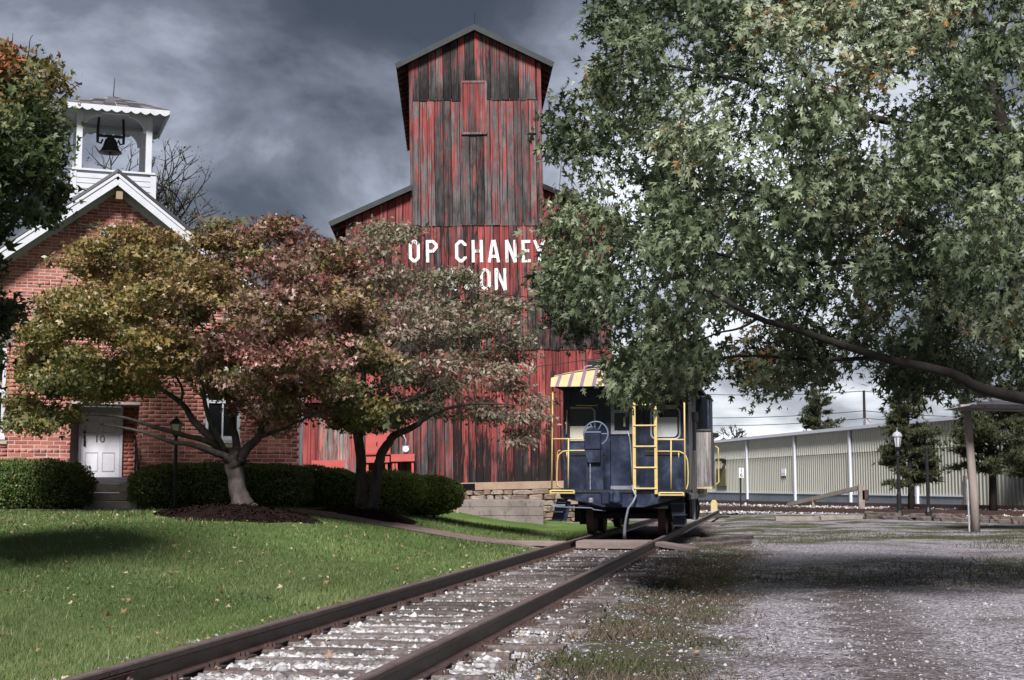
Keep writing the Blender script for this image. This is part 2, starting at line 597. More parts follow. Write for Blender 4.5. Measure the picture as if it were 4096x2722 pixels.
leaf_mat('oak_leaf', [(0.0, (0.020, 0.031, 0.016)), (0.40, (0.067, 0.094, 0.047)), (0.70, (0.185, 0.224, 0.129)), (0.93, (0.325, 0.364, 0.246)), (1.0, (0.224, 0.106, 0.028))], 0.12, 0.48, 0.42)  # the pale stops paint sky sheen into the leaf colour
leaf_mat('maple_leaf', [(0.0, (0.065, 0.083, 0.031)), (0.16, (0.183, 0.171, 0.053)), (0.30, (0.295, 0.206, 0.073)), (0.45, (0.218, 0.147, 0.097)), (0.6, (0.159, 0.097, 0.073)), (0.75, (0.218, 0.080, 0.065)), (0.9, (0.389, 0.195, 0.183)), (1.0, (0.566, 0.366, 0.348))], 0.22, 0.42, 0.5)
leaf_mat('dogwood_leaf', [(0.0, (0.075, 0.095, 0.045)), (0.35, (0.175, 0.175, 0.115)), (0.6, (0.235, 0.180, 0.145)), (0.85, (0.33, 0.225, 0.20)), (1.0, (0.42, 0.39, 0.30))], 0.22, 0.45, 0.45)
leaf_mat('dark_maple_leaf', [(0.0, (0.029, 0.052, 0.023)), (0.4, (0.069, 0.105, 0.040)), (0.7, (0.142, 0.126, 0.044)), (0.88, (0.212, 0.101, 0.036)), (1.0, (0.322, 0.117, 0.051))], 0.2, 0.5, 0.4)
leaf_mat('hedge_leaf', [(0.0, (0.025, 0.042, 0.014)), (0.5, (0.074, 0.116, 0.029)), (0.85, (0.157, 0.220, 0.053)), (0.97, (0.229, 0.299, 0.088)), (1.0, (0.334, 0.105, 0.035))], 0.18, 0.5, 0.35)
leaf_mat('shrub_leaf_lit', [(0.0, (0.060, 0.090, 0.021)), (0.5, (0.173, 0.232, 0.054)), (0.85, (0.300, 0.375, 0.098)), (0.97, (0.405, 0.465, 0.150)), (1.0, (0.450, 0.165, 0.060))], 0.2, 0.5, 0.4)  # yellow-green leaves, brightened to paint in sunlight that the tree's shade blocks
leaf_mat('pine_needle', [(0.0, (0.025, 0.039, 0.024)), (0.5, (0.062, 0.078, 0.038)), (0.85, (0.119, 0.116, 0.056)), (1.0, (0.168, 0.140, 0.070))], 0.12, 0.6, 0.25)
leaf_mat('grass_blade', [(0.0, (0.050, 0.079, 0.029)), (0.40, (0.108, 0.154, 0.058)), (0.70, (0.198, 0.240, 0.102)), (0.93, (0.324, 0.312, 0.168)), (1.0, (0.360, 0.276, 0.180))], 0.25, 0.6, 0.2)
leaf_mat('weed_blade', [(0.0, (0.045, 0.062, 0.026)), (0.35, (0.080, 0.092, 0.044)), (0.55, (0.095, 0.076, 0.056)), (0.8, (0.125, 0.090, 0.070)), (1.0, (0.24, 0.20, 0.155))], 0.15, 0.8, 0.1)
leaf_mat('fallen_leaf', [(0.0, (0.075, 0.045, 0.025)), (0.35, (0.20, 0.11, 0.05)), (0.6, (0.34, 0.22, 0.14)), (0.8, (0.48, 0.40, 0.30)), (1.0, (0.42, 0.28, 0.05))], 0.1, 0.6, 0.3)


@material('ballast_stone')
def _(t):
    at = t('ShaderNodeAttribute', attribute_name='tint').outputs['Fac']
    pos = t('ShaderNodeNewGeometry').outputs['Position']
    n = t.noise(pos, 60, 4, 0.6)
    c = t.ramp(at, [(0.0, (0.13, 0.125, 0.125)), (0.35, (0.29, 0.287, 0.30)), (0.75, (0.43, 0.43, 0.45)), (0.94, (0.56, 0.56, 0.58)), (1.0, (0.36, 0.25, 0.19))])
    c = t.mix(t.math('MULTIPLY', t.step(n, 0.4, 0.75), 0.4), c, (0.16, 0.145, 0.14))
    t.out(c, 0.85, n, 0.3, 0.01)


@material('ballast_bed')
def _(t):
    pos = t('ShaderNodeNewGeometry').outputs['Position']
    vo = t('ShaderNodeTexVoronoi', {'Scale': 24.0, 'Vector': pos})
    n = t.noise(pos, 3, 5, 0.6)
    sp = t('ShaderNodeSeparateColor', {0: vo.outputs['Color']}).outputs[0]
    c = t.ramp(sp, [(0.0, (0.05, 0.047, 0.048)), (0.5, (0.13, 0.125, 0.128)), (1.0, (0.27, 0.265, 0.275))])
    c = t.mix(t.step(vo.outputs['Distance'], 0.25, 0.6), c, (0.05, 0.045, 0.042))
    c = t.mix(t.math('MULTIPLY', t.step(n, 0.5, 0.7), 0.5), c, (0.10, 0.075, 0.06))
    t.out(c, 0.9, vo.outputs['Distance'], 0.9, 0.03)


@material('lawn')
def _(t):
    pos = t('ShaderNodeNewGeometry').outputs['Position']
    a = t.noise(pos, 0.75, 6, 0.6)
    b = t.noise(pos, 45, 3, 0.7)
    d = t.noise(pos, 5, 5, 0.65)
    f = t.math('ADD', t.math('ADD', t.math('MULTIPLY', a, 0.35), t.math('MULTIPLY', b, 0.4)), t.math('MULTIPLY', d, 0.25))
    f = t.math('ADD', f, t.math('MULTIPLY', t.math('SUBTRACT', t.noise(pos, 0.33, 3, 0.5), 0.5), 0.5))
    c = t.ramp(f, [(0.30, (0.04, 0.065, 0.02)), (0.5, (0.085, 0.135, 0.042)), (0.62, (0.135, 0.185, 0.066)), (0.78, (0.22, 0.22, 0.11))])
    t.out(c, 0.95, b, 0.9, 0.03, spec=0.0)


@material('gravel_drive')
def _(t):
    """gravel with a weedy strip beside the track and along the middle; y is distance down the drive"""
    pos = t('ShaderNodeNewGeometry').outputs['Position']
    sx = t('ShaderNodeSeparateXYZ', {0: pos})
    s = t.math('MULTIPLY', t.math('SUBTRACT', sx.outputs[0], t.math('ADD', t.math('MULTIPLY', sx.outputs[1], 0.1817), -2.956)), 0.984)
    lo = t.noise(pos, 0.55, 6, 0.62)
    md = t.noise(pos, 3.2, 7, 0.68)
    fi = t.noise(pos, 34, 4, 0.7)
    vo = t('ShaderNodeTexVoronoi', {'Scale': 42.0, 'Vector': pos})
    vr = t('ShaderNodeSeparateColor', {0: vo.outputs['Color']}).outputs[0]
    grav = t.ramp(t.math('ADD', t.math('MULTIPLY', vr, 0.55), t.math('MULTIPLY', fi, 0.45)), [(0.16, (0.030, 0.028, 0.031)), (0.42, (0.155, 0.144, 0.163)), (0.62, (0.285, 0.268, 0.30)), (0.88, (0.56, 0.54, 0.58))])
    dirt = t.ramp(fi, [(0.3, (0.018, 0.014, 0.013)), (0.55, (0.066, 0.053, 0.050)), (0.75, (0.19, 0.165, 0.16))])
    gras = t.ramp(fi, [(0.28, (0.020, 0.026, 0.011)), (0.55, (0.060, 0.068, 0.027)), (0.75, (0.12, 0.12, 0.06))])
    jit = t.math('MULTIPLY', t.math('SUBTRACT', md, 0.5), 2.2)
    sj = t.math('ADD', s, jit)
    strip = t.math('MULTIPLY', t.step(sj, 1.1, 1.6), t.math('SUBTRACT', 1.0, t.step(sj, 2.15, 2.75)))
    strip = t.math('MULTIPLY', strip, t.math('SUBTRACT', 1.0, t.step(sx.outputs[1], 24.0, 31.0)))
    mid = t.math('MULTIPLY', t.step(sj, 3.2, 3.6), t.math('SUBTRACT', 1.0, t.step(sj, 3.9, 4.5)))
    mid = t.math('MULTIPLY', mid, t.math('MULTIPLY', t.math('SUBTRACT', 1.0, t.step(sx.outputs[1], 16.0, 22.0)), t.step(md, 0.30, 0.50)))
    far = t.math('MULTIPLY', t.step(sx.outputs[1], 27.0, 34.0), t.step(t.math('ADD', lo, t.math('MULTIPLY', md, 0.5)), 0.66, 0.82))
    edge = t.math('MULTIPLY', t.step(sj, 5.9, 7.0), t.math('SUBTRACT', 1.0, t.step(sx.outputs[1], 22.0, 27.0)))
    band = t.math('MULTIPLY', t.step(sx.outputs[1], 15.5, 18.5), t.math('SUBTRACT', 1.0, t.step(sx.outputs[1], 21.5, 25.5)))
    band = t.math('MULTIPLY', band, t.step(md, 0.40, 0.60))
    nearc = t.math('MULTIPLY', t.step(t.math('ADD', lo, t.math('MULTIPLY', fi, 0.25)), 0.60, 0.80), 0.7)
    c = t.mix(nearc, grav, dirt)
    c = t.mix(t.math('MULTIPLY', mid, 0.72), c, dirt)
    c = t.mix(t.math('MULTIPLY', band, 0.75), c, gras)
    c = t.mix(t.math('MULTIPLY', far, 0.9), c, gras)
    c = t.mix(t.math('MULTIPLY', edge, 0.9), c, gras)
    sd = t.mix(t.step(md, 0.42, 0.58), dirt, gras)
    c = t.mix(t.math('MULTIPLY', strip, t.step(fi, 0.30, 0.46)), c, sd)
    t.out(c, 0.92, t.math('ADD', vo.outputs['Distance'], fi), 0.8, 0.025, spec=0.03)


@material('ground')
def _(t):
    pos = t('ShaderNodeNewGeometry').outputs['Position']
    lo = t.noise(pos, 0.25, 7, 0.65)
    fi = t.noise(pos, 20, 4, 0.7)
    g = t.ramp(fi, [(0.3, (0.030, 0.036, 0.016)), (0.7, (0.095, 0.10, 0.05))])
    gr = t.ramp(fi, [(0.3, (0.13, 0.12, 0.12)), (0.7, (0.36, 0.34, 0.35))])
    t.out(t.mix(t.step(lo, 0.44, 0.58), gr, g), 0.95, fi, 0.6, 0.03, spec=0.1)


@material('path_brick')
def _(t):
    pos = t('ShaderNodeNewGeometry').outputs['Position']
    b = t('ShaderNodeTexBrick', {'Vector': pos, 'Scale': 5.0, 'Color1': (0.15, 0.095, 0.10, 1), 'Color2': (0.21, 0.15, 0.155, 1), 'Mortar': (0.06, 0.05, 0.05, 1), 'Mortar Size': 0.03})
    n = t.noise(pos, 6, 6, 0.65)
    c = t.mix(t.math('MULTIPLY', t.step(n, 0.45, 0.7), 0.6), b.outputs[0], (0.09, 0.06, 0.055))
    t.out(c, 0.9, n, 0.4, 0.01)


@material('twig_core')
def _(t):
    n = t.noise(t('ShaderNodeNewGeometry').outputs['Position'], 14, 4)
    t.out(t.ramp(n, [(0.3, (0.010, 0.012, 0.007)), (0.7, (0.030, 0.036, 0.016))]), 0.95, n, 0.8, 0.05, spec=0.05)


M = MATS


# ------------------------------------------------------------------ ground
@material('rail_steel')
def _(t):
    g = t('ShaderNodeNewGeometry')
    pos = g.outputs['Position']
    nz = t('ShaderNodeSeparateXYZ', {0: g.outputs['Normal']}).outputs[2]
    pz = t('ShaderNodeSeparateXYZ', {0: pos}).outputs[2]
    n = t.noise(pos, 9, 6, 0.65)
    f = t.noise(pos, 90, 3, 0.6)
    c = t.ramp(t.math('ADD', t.math('MULTIPLY', n, 0.6), t.math('MULTIPLY', f, 0.4)), [(0.3, (0.024, 0.015, 0.014)), (0.5, (0.052, 0.032, 0.029)), (0.72, (0.105, 0.064, 0.052))])
    top = t.math('MULTIPLY', t.step(nz, 0.5, 0.9), t.step(pz, 0.13, 0.15))
    c = t.mix(t.math('MULTIPLY', top, 0.8), c, t.ramp(n, [(0.3, (0.12, 0.085, 0.085)), (0.7, (0.21, 0.165, 0.17))]))
    b = t('ShaderNodeBsdfPrincipled', {'Roughness': 0.5, 'Specular IOR Level': 0.4})
    t.set(b, 'Base Color', c)
    t.set(b, 'Metallic', t.math('MULTIPLY', top, 0.35))
    bp = t('ShaderNodeBump', {'Strength': 0.3, 'Distance': 0.01})
    t.set(bp, 'Height', f)
    t.set(b, 'Normal', bp.outputs[0])
    o = t('ShaderNodeOutputMaterial')
    t.set(o, 'Surface', b.outputs[0])


TA = -math.atan(0.1817)
TRK = Frame(xc(0.0), 0.0, TA)


def sheet(name, S, Y, zfun, mat, label, smooth=True, straight=False):
    """a ground sheet over a grid of track offset S (or plain x) and distance Y"""
    S, Y = np.asarray(S, float), np.asarray(Y, float)
    ss_, yy = np.meshgrid(S, Y)
    xx = ss_ if straight else xc(yy) + ss_ / 0.985
    zv = zfun(xx, yy)
    V = np.stack([xx.ravel(), yy.ravel(), zv.ravel()], 1)
    n = len(S)
    i, j = np.meshgrid(np.arange(n - 1), np.arange(len(Y) - 1))
    a = (j * n + i).ravel()
    Fc = np.stack([a, a + 1, a + n + 1, a + n], 1)
    o = np_mesh(name, V, Fc, mat, smooth=smooth)
    tag(o, label, None, None, 'structure')
    return o


far = np.concatenate([-np.geomspace(700, 46, 16), np.linspace(-44, 44, 89), np.geomspace(46, 700, 16)])
farY = np.concatenate([-np.geomspace(200, 8, 8), np.linspace(-6, 110, 117), np.geomspace(114, 1400, 16)])
sheet('ground', far, farY, lambda x, y: np.where((y > -6) & (y < 112) & (np.abs(x) < 45), gz(np.clip(x, -45, 45), np.clip(y, -6, 112)), gz(np.clip(x, -45, 45), np.clip(y, -6, 112))) - 0.16, M['ground'], 'patchy grass and gravel ground reaching past the buildings', straight=True)
yN = np.concatenate([np.linspace(1, 30, 146), np.linspace(30.4, 46, 40)])
sheet('lawn', np.concatenate([-np.geomspace(26, 5, 24), -np.linspace(4.8, 1.28, 30)]), yN, gz, M['lawn'], 'mown green lawn sloping up from the rails to the brick schoolhouse')
sheet('ballast_bed', np.linspace(-1.55, 1.95, 30), yN, lambda x, y: gz(x, y) - 0.035 - 0.055 * ss(0.85, 1.6, track_s(x, y)) + 0.008 * np.sin(x * 31) * np.sin(y * 27), M['ballast_bed'], 'bed of pale crushed stone under the railway track')
sheet('gravel_drive', np.concatenate([np.linspace(1.3, 9, 50), np.geomspace(9.3, 45, 24)]), np.concatenate([np.linspace(1, 30, 120), np.linspace(30.5, 58, 56)]), lambda x, y: gz(x, y) - 0.03 * (1 - ss(1.3, 1.9, track_s(x, y))) , M['gravel_drive'], 'wide gravel drive with weedy strips beside the track')


def strip(name, pts, half, dz, mat, label, sub=14, crown=0.0):
    P_ = []
    for (a, b) in zip(pts[:-1], pts[1:]):
        for k_ in range(sub):
            P_.append(Vector(a).lerp(Vector(b), k_ / sub))
    P_.append(Vector(pts[-1]))
    V, Fc = [], []
    for i, p in enumerate(P_):
        d = (P_[min(i + 1, len(P_) - 1)] - P_[max(i - 1, 0)]).normalized()
        nrm = Vector((-d.y, d.x))
        for k_ in (-1, -0.5, 0, 0.5, 1):
            q = p + nrm * half * k_
            V.append((q.x, q.y, gzf(q.x, q.y) + dz))
    for i in range(len(P_) - 1):
        for k_ in range(4):
            a = i * 5 + k_
            Fc.append((a, a + 1, a + 6, a + 5))
    o = np_mesh(name, np.array(V), np.array(Fc), mat, smooth=True)
    return tag(o, label, None, None, 'structure')


strip('path', [(0.62, 26.9), (-0.6, 26.9), (-2.2, 26.9), (-3.9, 26.9), (-5.2, 27.1), (-6.6, 27.4), (-9.4, 27.2)], 0.75, 0.014, M['path_brick'], 'narrow brick path curving from the steps to the rail crossing')


def dome(name, c, rx, ry, h, mat, label, seed):
    n, m = 48, 12
    r_ = np.random.default_rng(seed)
    V, Fc = [(c[0], c[1], gzf(*c) + h)], []
    ph = r_.uniform(0, 6, 4)
    for j in range(1, m + 1):
        t_ = j / m
        for i in range(n):
            a = 2 * math.pi * i / n
            q = 1 + 0.10 * math.sin(3 * a + ph[0]) + 0.06 * math.sin(7 * a + ph[1])
            x, y = c[0] + rx * t_ * q * math.cos(a), c[1] + ry * t_ * q * math.sin(a)
            V.append((x, y, gzf(x, y) + h * (1 - t_ ** 2) - 0.015 * (t_ > 0.97) + 0.018 * r_.uniform(-1, 1) * (t_ < 0.97) + 0.012))
    for i in range(n):
        Fc.append((0, 1 + i, 1 + (i + 1) % n, 1 + (i + 1) % n))
    Fa = [(1 + (j) * n + i, 1 + (j + 1) * n + i, 1 + (j + 1) * n + (i + 1) % n, 1 + j * n + (i + 1) % n) for j in range(m - 1) for i in range(n)]
    me = bpy.data.meshes.new(name)
    me.from_pydata(V, [], [f[:3] for f in Fc] + Fa)
    return tag(link_mesh(name, me, mat), label, None, None, 'structure')


dome('mulch_bed', (-4.75, 24.5), 1.35, 2.0, 0.13, M['mulch'], 'low mound of dark mulch round the red maple trunk', 3)
dome('mulch_bed', (-2.85, 28.4), 1.0, 1.2, 0.10, M['mulch'], 'small patch of dark mulch round the twin trunks', 4)


# ------------------------------------------------------------------ the railway track in front
trk = thing('railway_track', 'rusty railway track on white ballast running up to the blue caboose', 'railway track', (xc(0.0), 0, 0), TA)
RP = [(-0.066, 0.018), (0.066, 0.018), (0.066, 0.028), (0.014, 0.045), (0.010, 0.118), (0.034, 0.132), (0.036, 0.162), (0.028, 0.171), (-0.028, 0.171), (-0.036, 0.162), (-0.034, 0.132), (-0.010, 0.118), (-0.014, 0.045), (-0.066, 0.028)]
GA = 0.752
JL, JR = 8.02, 7.66
for sx_, yj in ((-GA, JL), (GA, JR)):
    for y0, y1 in ((3.0, yj - 0.004), (yj + 0.004, 17.3), (17.308, 26.6), (26.608, 37), (37.008, 60)):
        MB().prism([(x + sx_, z) for x, z in RP], y0, y1).build('rail', M['rail_steel'], trk)
    for side in (-1, 1):
        xb = sx_ + side * 0.021
        jb = MB().prism([(xb - 0.011, 0.046), (xb + 0.011 + 0.012 * side, 0.040), (xb + 0.011, 0.062), (xb + 0.012, 0.108), (xb + 0.011 + 0.010 * side, 0.124), (xb - 0.011, 0.124)], yj - 0.31, yj + 0.31).build('joint_bar', M['rail_rust'], trk, bevel=0.003)
        for q in (-0.23, -0.08, 0.08, 0.23):
            bm_ = MB()
            bm_.tube([(xb + side * 0.008, yj + q, 0.083), (xb + side * 0.032, yj + q, 0.083)], 0.021, 6)
            bm_.tube([(xb + side * 0.032, yj + q, 0.083), (xb + side * 0.052, yj + q, 0.083)], 0.011, 8)
            bm_.build('bolt', M['rail_rust'], jb)
tie_meshes = []
for k_ in range(7):
    L, Rr = -1.22 - rnd.uniform(0, 0.1), 1.17 + 0.045 * k_ + rnd.uniform(-0.02, 0.05)
    mb = MB()
    w2 = 0.105 + rnd.uniform(-0.012, 0.012)
    n = 9
    for j in range(n + 1):
        x = L + (Rr - L) * j / n
        jy = rnd.uniform(-0.010, 0.010)
        jz = rnd.uniform(-0.008, 0.006)
        for (yy, z) in ((-w2, -0.16), (w2, -0.16), (w2, -0.008), (w2 * 0.8, 0.012), (0.02, 0.010 if j % 3 else 0.0), (-w2 * 0.8, 0.012), (-w2, -0.008)):
            mb.v.append((x, yy + jy, z + (jz if z > -0.1 else 0)))
    m7 = 7
    for j in range(n):
        for q in range(m7):
            a, b = j * m7 + q, j * m7 + (q + 1) % m7
            mb.f.append((a, b, b + m7, a + m7))
    mb.f.append(tuple(range(m7 - 1, -1, -1)))
    mb.f.append(tuple(range(n * m7, n * m7 + m7)))
    me = bpy.data.meshes.new('tie')
    me.from_pydata(mb.v, [], mb.f)
    me.materials.append(M['tie_wood'])
    tie_meshes.append(me)
pl = MB().mm(-0.175, 0.175, -0.09, 0.09, 0.0, 0.014)
for x in (-0.13, -0.095, 0.095, 0.13):
    pl.mm(x - 0.012, x + 0.012, -0.055, -0.03, 0.014, 0.036)
    pl.mm(x - 0.012, x + 0.012, 0.03, 0.055, 0.014, 0.036)
plate_me = bpy.data.meshes.new('tie_plate')
plate_me.from_pydata(pl.v, [], pl.f)
plate_me.materials.append(M['rail_rust'])
ty = 5.0
TIES = []
while ty < 46:
    o = link_mesh('tie', tie_meshes[rnd.randrange(7)], None, trk)
    o.location = (rnd.uniform(-0.06, 0.06), ty, rnd.uniform(0.0, 0.016))
    o.rotation_euler = (0, 0, rnd.uniform(-0.03, 0.03))
    o.color = (rnd.uniform(0.45, 0.9), rnd.uniform(0.2, 0.8), 0, 1)
    TIES.append(ty)
    if ty < 27:
        for sx_ in (-GA, GA):
            p_ = link_mesh('tie_plate', plate_me, None, o)
            p_.location = (sx_ - o.location.x + sx_ * 0.03, 0, 0.004)
    ty += 0.53 + rnd.uniform(-0.035, 0.045)

# loose stones: deformed icosahedra near the camera, coarser ones farther up the track
t_ = (1 + 5 ** 0.5) / 2
ICO_V = np.array([(-1, t_, 0), (1, t_, 0), (-1, -t_, 0), (1, -t_, 0), (0, -1, t_), (0, 1, t_), (0, -1, -t_), (0, 1, -t_), (t_, 0, -1), (t_, 0, 1), (-t_, 0, -1), (-t_, 0, 1)]) / 1.9
ICO_F = np.array([(0, 11, 5), (0, 5, 1), (0, 1, 7), (0, 7, 10), (0, 10, 11), (1, 5, 9), (5, 11, 4), (11, 10, 2), (10, 7, 6), (7, 1, 8), (3, 9, 4), (3, 4, 2), (3, 2, 6), (3, 6, 8), (3, 8, 9), (4, 9, 5), (2, 4, 11), (6, 2, 10), (8, 6, 7), (9, 8, 1)])
OCT_V = np.array([(1, 0, 0), (-1, 0, 0), (0, 1, 0), (0, -1, 0), (0, 0, 1), (0, 0, -1)], float)
OCT_F = np.array([(0, 2, 4), (2, 1, 4), (1, 3, 4), (3, 0, 4), (2, 0, 5), (1, 2, 5), (3, 1, 5), (0, 3, 5)])


def rocks(name, C, size, base, label, mat, tint, flat=0.7):
    BV, BF = base
    n, kv = len(C), len(BV)
    V = BV[None] * (1 + rng.uniform(-0.42, 0.42, (n, kv, 1)))
    sc = size[:, None] * rng.uniform(0.65, 1.25, (n, 3)) * np.array([1, 1, flat])
    V = V * sc[:, None, :]
    a = rng.uniform(0, 6.28, n)
    b = rng.normal(0, 0.35, n)
    ca, sa, cb, sb = np.cos(a), np.sin(a), np.cos(b), np.sin(b)
    y = V[..., 1] * cb[:, None] - V[..., 2] * sb[:, None]
    z = V[..., 1] * sb[:, None] + V[..., 2] * cb[:, None]
    x = V[..., 0] * ca[:, None] - y * sa[:, None]
    y = V[..., 0] * sa[:, None] + y * ca[:, None]
    V = np.stack([x, y, z], 2) + C[:, None, :]
    Fc = BF[None] + (np.arange(n) * kv)[:, None, None]
    o = np_mesh(name, V.reshape(-1, 3), Fc.reshape(-1, 3), mat, attrs={'tint': np.repeat(tint, len(BF))})
    return tag(o, label, 'gravel', None, 'stuff')


def track_pts(n, s0, s1, y0, y1):
    s = rng.uniform(s0, s1, n)
    y = rng.uniform(y0, y1, n)
    return s, y


def ballast_xyz(s, y, lift):
    x, yy = TRK.o.x + TRK.ex.x * s + TRK.ey.x * y, TRK.o.y + TRK.ex.y * s + TRK.ey.y * y
    z = gz(x, yy) - 0.035 - 0.055 * ss(0.85, 1.6, s) + lift
    return np.stack([x, yy, z], 1)


def no_rail(s):
    return np.abs(np.abs(s) - GA) > 0.095


def tie_dist(y):
    T = np.array(TIES)
    i = np.clip(np.searchsorted(T, y), 1, len(T) - 1)
    return np.minimum(np.abs(y - T[i - 1]), np.abs(y - T[i]))


for nm, n, y0, y1, sz, base in (('ballast_stones', 60000, 5.2, 12.5, 0.027, (ICO_V, ICO_F)), ('ballast_stones', 46000, 12.5, 28.5, 0.031, (OCT_V, OCT_F))):
    s, y = track_pts(n, -1.45, 1.75, y0, y1)
    keep = no_rail(s) & ((tie_dist(y) > 0.088) | (rng.random(n) < np.where(s > 0.85, 0.40, 0.025)) | (s > 1.28)) & (rng.random(n) < 1 - 0.70 * ss(1.4, 1.75, s + rng.normal(0, .15, n)))
    s, y = s[keep], y[keep]
    size = sz * np.minimum(rng.lognormal(-0.15, 0.33, len(s)), 1.5)
    on = tie_dist(y) < 0.085
    lift = np.where(on & (np.abs(s) < 1.2), 0.045, rng.uniform(-0.010, 0.020, len(s)))
    rocks(nm, ballast_xyz(s, y, lift), size, base, 'loose pale crushed stones ' + ('between the nearer sleepers' if y0 < 6 else 'between the farther sleepers'), M['ballast_stone'], rng.random(len(s)) ** 1.15)

# chips strewn over the drive and the weedy strip
n = 15000
y = 5.5 + 24 * rng.random(n) ** 1.7
s = 1.2 + 6.5 * rng.random(n) ** 1.5
x = xc(y) + s / 0.985
rocks('gravel_chips', np.stack([x, y, gz(x, y) + 0.004], 1), 0.009 * rng.lognormal(0, 0.45, n), (OCT_V, OCT_F), 'small pale gravel chips strewn over the drive', M['ballast_stone'], 0.62 * rng.random(n), 0.6)


# ------------------------------------------------------------------ grass
def blades(name, x, y, z, h, wd, lean, tint, mat, label):
    n = len(x)
    a = rng.uniform(0, 6.28, n)
    la = rng.uniform(0, 6.28, n)
    ll = h * lean * rng.random(n)
    b = np.stack([x, y, z], 1)
    sd = np.stack([np.cos(a), np.sin(a), np.zeros(n)], 1) * (wd / 2)[:, None]
    tip = b + np.stack([np.cos(la) * ll, np.sin(la) * ll, h], 1)
    V = np.stack([b - sd, b + sd, tip], 1).reshape(-1, 3)
    Fc = np.arange(3 * n).reshape(-1, 3)
    o = np_mesh(name, V, Fc, mat, attrs={'tint': tint})
    return tag(o, label, 'grass', None, 'stuff')


def patchy(x, y, f=0.8, seed=0.0):
    return 0.5 + 0.25 * np.sin(f * x * 1.3 + 1.7 * np.sin(f * y * 0.7 + seed)) + 0.25 * np.sin(f * y * 1.1 + 1.3 * np.sin(f * x * 0.9 + 2 + seed))


def lawn_pts(n, y0, y1, lmax):
    y = rng.uniform(y0, y1, n)
    l = lmax * rng.random(n)
    s = -1.22 - l
    x = xc(y) + s / 0.985
    keep = (x > -0.40 * y - 0.6)
    return x[keep], y[keep], l[keep]


for n, y0, y1, lm, hh, ww in ((150000, 6.5, 12.5, 5.0, 0.036, 0.0055), (130000, 12.5, 19, 9.0, 0.040, 0.010), (90000, 19, 36, 15.0, 0.045, 0.018)):
    x, y, l = lawn_pts(n, y0, y1, lm)
    m_ = ((x + 4.75) / 1.42) ** 2 + ((y - 24.5) / 2.1) ** 2 > 1
    m_ &= ((x + 2.85) / 1.05) ** 2 + ((y - 28.4) / 1.25) ** 2 > 1
    pathy = np.where(x > -3.9, 26.9, np.where(x > -6.6, 27.15, 27.35))
    m_ &= (np.abs(y - pathy) > 0.74) | (x > 0.9)
    x, y, l = x[m_], y[m_], l[m_]
    pt = patchy(x, y)
    h = hh * rng.lognormal(0, 0.3, len(x)) * (0.75 + 0.5 * pt) * np.where(l < 0.35, 1.3, 1.0)
    tint = np.clip(0.06 + 0.62 * patchy(x, y, 1.6, 3.0) * pt + 0.34 * rng.random(len(x)) ** 2 + np.where(l < 0.5, 0.16, 0), 0, 1)
    tint = np.where(rng.random(len(x)) < 0.035, 0.97, tint * 0.86)
    blades('grass', x, y, gz(x, y) - 0.006, h, ww * rng.uniform(0.7, 1.3, len(x)), 0.9, tint, M['grass_blade'], 'short green lawn grass ' + {6.5: 'nearest the camera', 12.5: 'in the middle of the lawn', 19: 'below the hedges'}[y0])
n = 46000
y = 6 + 24 * rng.random(n) ** 1.6
s = rng.normal(1.9, 0.42, n)
x = xc(y) + s / 0.985
pt = patchy(x, y, 2.6, 1.0)
k_ = (pt * rng.uniform(0.6, 1.4, n) > 0.42) & (s > 1.15)
x, y, pt = x[k_], y[k_], pt[k_]
pg = patchy(x, y, 1.7, 4.0)
tint = np.clip(np.where(pg > 0.55, 0.05 + 0.42 * rng.random(len(x)), 0.45 + 0.5 * rng.random(len(x))), 0, 1)
blades('weeds', x, y, gz(x, y) - 0.01, 0.045 * rng.lognormal(0, 0.45, len(x)), 0.010 * rng.uniform(0.6, 1.4, len(x)), 1.5, tint, M['weed_blade'], 'brown and green weeds between the ballast and the drive')
n = 40000
y = 15 + 22 * rng.random(n)
s = 2.6 + 15 * rng.random(n)
x = xc(y) + s / 0.985
pt = patchy(x, y, 0.9, 2.0) * rng.uniform(0.5, 1.5, n)
band = ss(15.5, 19, y) * (1 - ss(23, 26, y)) + ss(27, 32, y) * 0.8 + 0.55 * ss(5.5, 7.5, s) * ss(15, 18, y)
k_ = pt * band > 0.36
x, y = x[k_], y[k_]
blades('weeds', x, y, gz(x, y) - 0.008, 0.045 * rng.lognormal(0, 0.4, len(x)), 0.018 * rng.uniform(0.6, 1.4, len(x)), 1.4, np.clip(0.05 + 0.45 * rng.random(len(x)), 0, 1), M['weed_blade'], 'thin mossy grass growing through the gravel under the big tree')

# fallen leaves
LEAF5 = None
def kite(ang, L, W, o=(0, 0)):
    c, s_ = math.cos(R(ang)), math.sin(R(ang))
    pts = [(0, 0), (-W, L * 0.42), (0, L), (W, L * 0.42)]
    return [(o[0] + x * c - y * s_, o[1] + x * s_ + y * c) for x, y in pts]


def shape(*kites):
    V, Fc = [], []
    for kt in kites:
        b = len(V)
        V += kt
        Fc.append((b, b + 3, b + 2, b + 1))
    return np.array(V, float), np.array(Fc)


MAPLE5 = shape(kite(0, 1.0, 0.20), kite(52, 0.82, 0.17), kite(-52, 0.82, 0.17), kite(105, 0.5, 0.13), kite(-105, 0.5, 0.13))
MAPLE3 = shape(kite(0, 1.0, 0.24), kite(58, 0.80, 0.22), kite(-58, 0.80, 0.22))
OAK7 = shape(kite(0, 1.05, 0.13), kite(40, 0.46, 0.085, (0, 0.46)), kite(-40, 0.46, 0.085, (0, 0.46)), kite(58, 0.46, 0.10, (0, 0.18)), kite(-58, 0.46, 0.10, (0, 0.18)))
OVAL = shape(kite(0, 1.0, 0.26))
TWIN = shape(kite(22, 1.0, 0.22), kite(-30, 0.9, 0.22))


